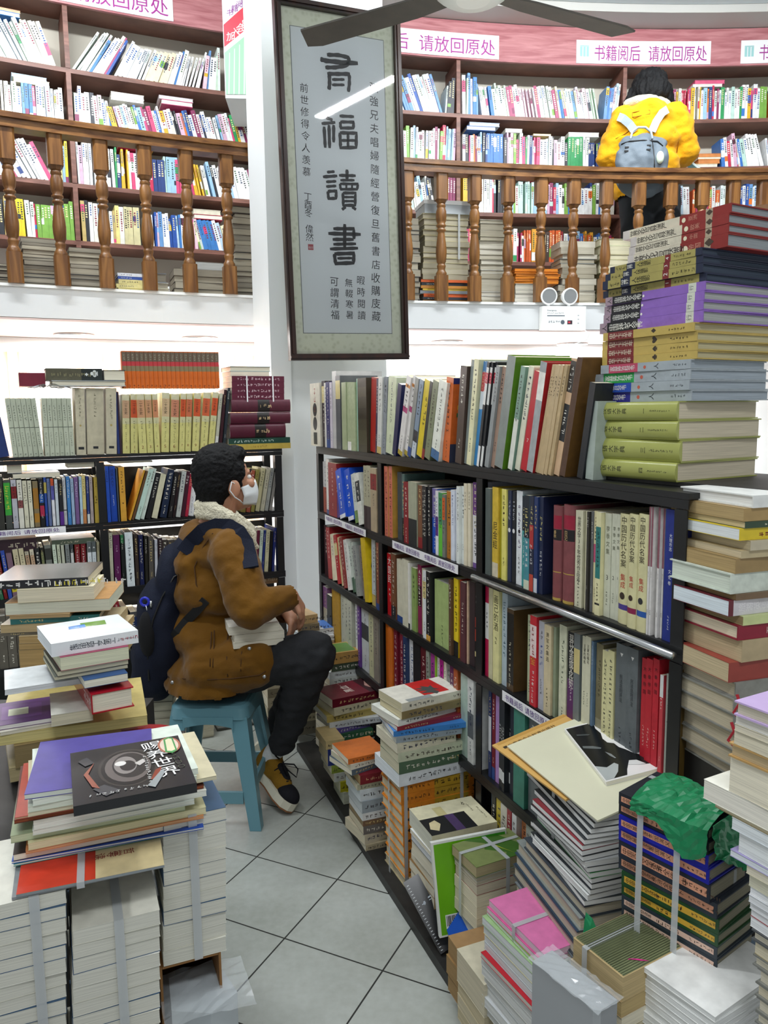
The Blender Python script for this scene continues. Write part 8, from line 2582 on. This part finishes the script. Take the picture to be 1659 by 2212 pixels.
# ---- the reader in yellow on the gallery
YP = 5.02
Y = lambda px, py, dy=0.0: at_y(px, py, YP + dy)
base = Y(1402, 600)
pr = thing('person', 'standing person in yellow jacket seen from behind, on the gallery', 'person', loc=(base.x, YP, Z_SLAB1))
hy = Y(1404, 205, .05)
HF3 = Matrix.Rotation(math.radians(80), 3, 'Z') @ Matrix.Rotation(math.radians(22), 3, 'Y')
MH2 = Matrix.Translation(hy) @ HF3.to_4x4()
hq = lambda x, y, z: MH2 @ V((x, y, z))
zf = Z_SLAB1 + .001
q = MB()
ellipsoid(q, hq(0, 0, .02), (.092, .074, .098), HF3)
ellipsoid(q, hq(.035, 0, -.05), (.052, .050, .060), HF3)
capsule(q, hq(.088, 0, 0), hq(.102, 0, -.03), .008, .012)
for s in (-1, 1):
    ellipsoid(q, hq(-.002, s * .076, -.015), (.020, .008, .030), HF3)
nk = Y(1398, 236, -.03)
capsule(q, hq(-.02, 0, -.05), nk, .050, .055)
capsule(q, nk, Y(1400, 300, -.0), .055, .085)
capsule(q, Y(1400, 300, -.0), Y(1402, 430, -.0), .085, .09)
shl, shr = Y(1352, 262, -.01), Y(1456, 258, -.01)
ell_, elr = Y(1318, 338, .02), Y(1478, 330, .02)
wl, wr2 = Y(1345, 345, .24), Y(1475, 342, .24)
for a, b, c in ((shl, ell_, wl), (shr, elr, wr2)):
    capsule(q, a, b, .048, .038)
    capsule(q, b, c, .038, .026)
for s, px in ((-1, 1372), (1, 1432)):
    h0 = Y(px, 430, 0)
    capsule(q, h0, V((h0.x, YP, zf + .48)), .075, .05)
    capsule(q, V((h0.x, YP, zf + .48)), V((h0.x, YP, zf + .08)), .05, .036)
hand(q, wl, wl + V((.04, .07, .0)), V((.3, .6, .3)), V((0, .2, 1)), 1, .4)
hand(q, wr2, wr2 + V((-.03, .07, .01)), V((-.3, .6, .3)), V((0, .2, 1)), 1, .4)
organic(q, 'body', 'skin', pr, .008, 3)
for s in (-1, 1):
    q = MB()
    ellipsoid(q, hq(.076, s * .031, .0), (.012, .014, .012), HF3, 14, 8)
    place(q.build('eye', 'iris_dark'), pr)
q = MB()
q.tube([hq(.080, .02, -.062), hq(.090, 0, -.06), hq(.080, -.02, -.062)], [.003, .005, .003], 8)
place(q.build('mouth', 'lip'), pr)
q = MB()
ellipsoid(q, hq(-.015, 0, .045), (.108, .108, .105), HF3)
ellipsoid(q, hq(-.045, 0, -.005), (.080, .112, .095), HF3)
for s, px, py in ((-1, 1346, 240), (1, 1452, 236)):
    capsule(q, hq(-.03, -s * .085, -.0), Y(px, py, .02), .044, .022)
    capsule(q, hq(.02, -s * .085, .0), Y(px + s * -4, py + 2, .09), .036, .018)
h1_, h2_ = folds(26, .012, (2.2, 2.2, .5)), folds(60, .005, (2, 2, .6), 3)
organic(q, 'hair', 'hair_black', pr, .008, 3, lambda p: h1_(p) + h2_(p))
q = MB()
for a, b in ((1356, 1378), (1378, 1402), (1402, 1424), (1424, 1440)):
    ya, yb = 214 + .012 * (a - 1398) ** 2 * .5, 214 + .012 * (b - 1398) ** 2 * .5
    capsule(q, Y(a, ya, -.06 + .00004 * (a - 1398) ** 2), Y(b, yb, -.06 + .00004 * (b - 1398) ** 2), .028, .028)
organic(q, 'collar', 'fleece', pr, .008, 3)
q = MB()
ellipsoid(q, Y(1400, 262), (.20, .13, .085))
ellipsoid(q, Y(1400, 240, -.02), (.11, .10, .06))
ellipsoid(q, Y(1400, 300), (.205, .135, .13))
ellipsoid(q, Y(1400, 360), (.195, .13, .15))
ellipsoid(q, Y(1392, 408), (.205, .135, .11))
for a, b, c in ((shl, ell_, wl), (shr, elr, wr2)):
    capsule(q, a, b, .095, .082)
    capsule(q, b, c, .076, .050)
y1_, y2_ = folds(9, .022, (1, 1, 1.5), 3), folds(24, .009, (1, 1, 1.6), 8)
zl_, zr_ = Y(1325, 434).z, Y(1475, 402).z
xl_, xr_ = Y(1325, 434).x, Y(1475, 402).x
organic(q, 'jacket', 'yellow_cloth', pr, .011, 6, lambda p: y1_(p) + y2_(p), keep=lambda p: p.z > zl_ + (zr_ - zl_) * (p.x - xl_) / (xr_ - xl_) and not ((p - wl).dot((wl - ell_).normalized()) > .01 and (p - wl).length < .1) and not ((p - wr2).dot((wr2 - elr).normalized()) > .01 and (p - wr2).length < .1))
q = MB()
for px, kx in ((1372, 1374), (1432, 1438)):
    h0 = Y(px, 412, .0)
    kx_ = Y(kx, 520).x
    capsule(q, h0, V((kx_, YP, zf + .46)), .105, .092)
    capsule(q, V((kx_, YP, zf + .46)), V((kx_, YP, zf + .07)), .092, .075)
ellipsoid(q, Y(1402, 418), (.19, .135, .13))
t1_ = folds(10, .012, (1, 1, 1.6), 5)
organic(q, 'trousers', plain('dark_denim', '23272c', .9, noise_amt=.4, noise_scale=14), pr, .011, 6, t1_)
for kx in (1374, 1438):
    kx_ = Y(kx, 520).x
    q = MB()
    capsule(q, V((kx_, YP - .05, zf + .045)), V((kx_, YP + .14, zf + .038)), .043, .038)
    place(organic(q, 'shoe', 'black_suede', None, .008, 3, keep=lambda p: p.z > zf), pr)
q = MB()
bpy.context.view_layer.update()
jy = [c for c in pr.children if c.name.startswith('jacket')][0]
_by = BVHTree.FromPolygons([jy.matrix_world @ v.co for v in jy.data.vertices], [p.vertices for p in jy.data.polygons])
def ysurf(px, py, off, bvh=None):
    h = (bvh or _by).ray_cast(EYE, ray(px, py).normalized())
    return Y(px, py, -.15) if h[0] is None else h[0] + (EYE - h[0]).normalized() * off
q.tube([ysurf(*p, .001) for p in ((1366, 243), (1380, 240), (1404, 238), (1404, 246), (1384, 250), (1366, 253))], .0025, 6, closed=True)
for pts in ([(1330, 300), (1345, 292), (1360, 282)], [(1458, 285), (1466, 305), (1462, 330)]):
    q.tube([ysurf(*p, .001) for p in pts], .0025, 6)
place(q.build('seam', plain('yellow_seam', 'a06c08', .9)), jy)
# grey backpack of the reader
gb = thing('backpack', 'grey nylon backpack worn by the person in yellow', 'backpack', loc=Y(1385, 418, -.2))
q = MB()
ellipsoid(q, Y(1386, 350, -.19), (.155, .075, .16))
ellipsoid(q, Y(1386, 385, -.19), (.150, .080, .115))
ellipsoid(q, Y(1388, 312, -.18), (.145, .06, .055))
ellipsoid(q, Y(1350, 380, -.19), (.05, .06, .10))
ellipsoid(q, Y(1424, 380, -.19), (.05, .06, .10))
g1_, g2_ = folds(12, .016, seed=6), folds(32, .006, seed=2)
gbag = organic(q, 'bag_body', 'grey_nylon', gb, .009, 5, lambda p: g1_(p) + g2_(p))
bpy.context.view_layer.update()
_bg = BVHTree.FromPolygons([gbag.matrix_world @ v.co for v in gbag.data.vertices], [p.vertices for p in gbag.data.polygons])
q = MB()
q.tube([ysurf(1362, 300, .0, _bg), Y(1366, 284, -.2), Y(1378, 275, -.21), Y(1394, 275, -.21), Y(1406, 284, -.2), ysurf(1409, 300, .0, _bg)], .007, 8)
place(q.build('handle', 'light_webbing'), gb)
for pts in ([(1372, 284), (1360, 268), (1346, 256), (1336, 252)], [(1408, 284), (1418, 262), (1430, 244), (1442, 236)]):
    q = MB()
    sp = [ysurf(*p, .014) for p in pts]
    sd = [(sp[min(i + 1, 3)] - sp[max(i - 1, 0)]).normalized().cross((EYE - sp[i]).normalized()).normalized() for i in range(4)]
    q.ribbon(sp, sd, .045, .007)
    place(q.build('shoulder_strap', 'light_webbing'), gb)
q = MB()
q.tube([ysurf(*p, .003, _bg) for p in ((1342, 312), (1360, 305), (1390, 303), (1420, 305), (1432, 316))], .004, 8)
q.tube([ysurf(*p, .003, _bg) for p in ((1408, 300), (1412, 325), (1414, 352), (1414, 372))], .003, 8)
place(q.build('zipper', 'zip_black'), gb)
for px, py in ((1354, 318), (1353, 326), (1402, 314), (1401, 323)):
    q = MB()
    p = ysurf(px, py, .004, _bg)
    q.box((-.012, -.002, -.004), (.012, .002, .004), M=Matrix.Translation(p))
    place(q.build('buckle', 'zip_black'), gb)
q = MB()
ellipsoid(q, ysurf(1426, 340, .006, _bg), (.022, .02, .035))
place(q.build('charm', plain('charm_mint', 'cfe3cf', .4)), gb)
# book in the reader's hands
pb_ = Y(1492, 352, .16)
book(frame_of(pb_, V((.55, -.25, .8)).normalized(), V((.8, .1, -.52)).normalized(), V((.55, -.25, .8)).normalized().cross(V((.8, .1, -.52)).normalized())), .012, .16, .13, '8fd8d2', (), pages='eaf3f2', label='pale turquoise book held by the person in yellow', name='paperback_book', text=(), front=[('r', .1, .9, .1, .9, 'd9f0ee')])
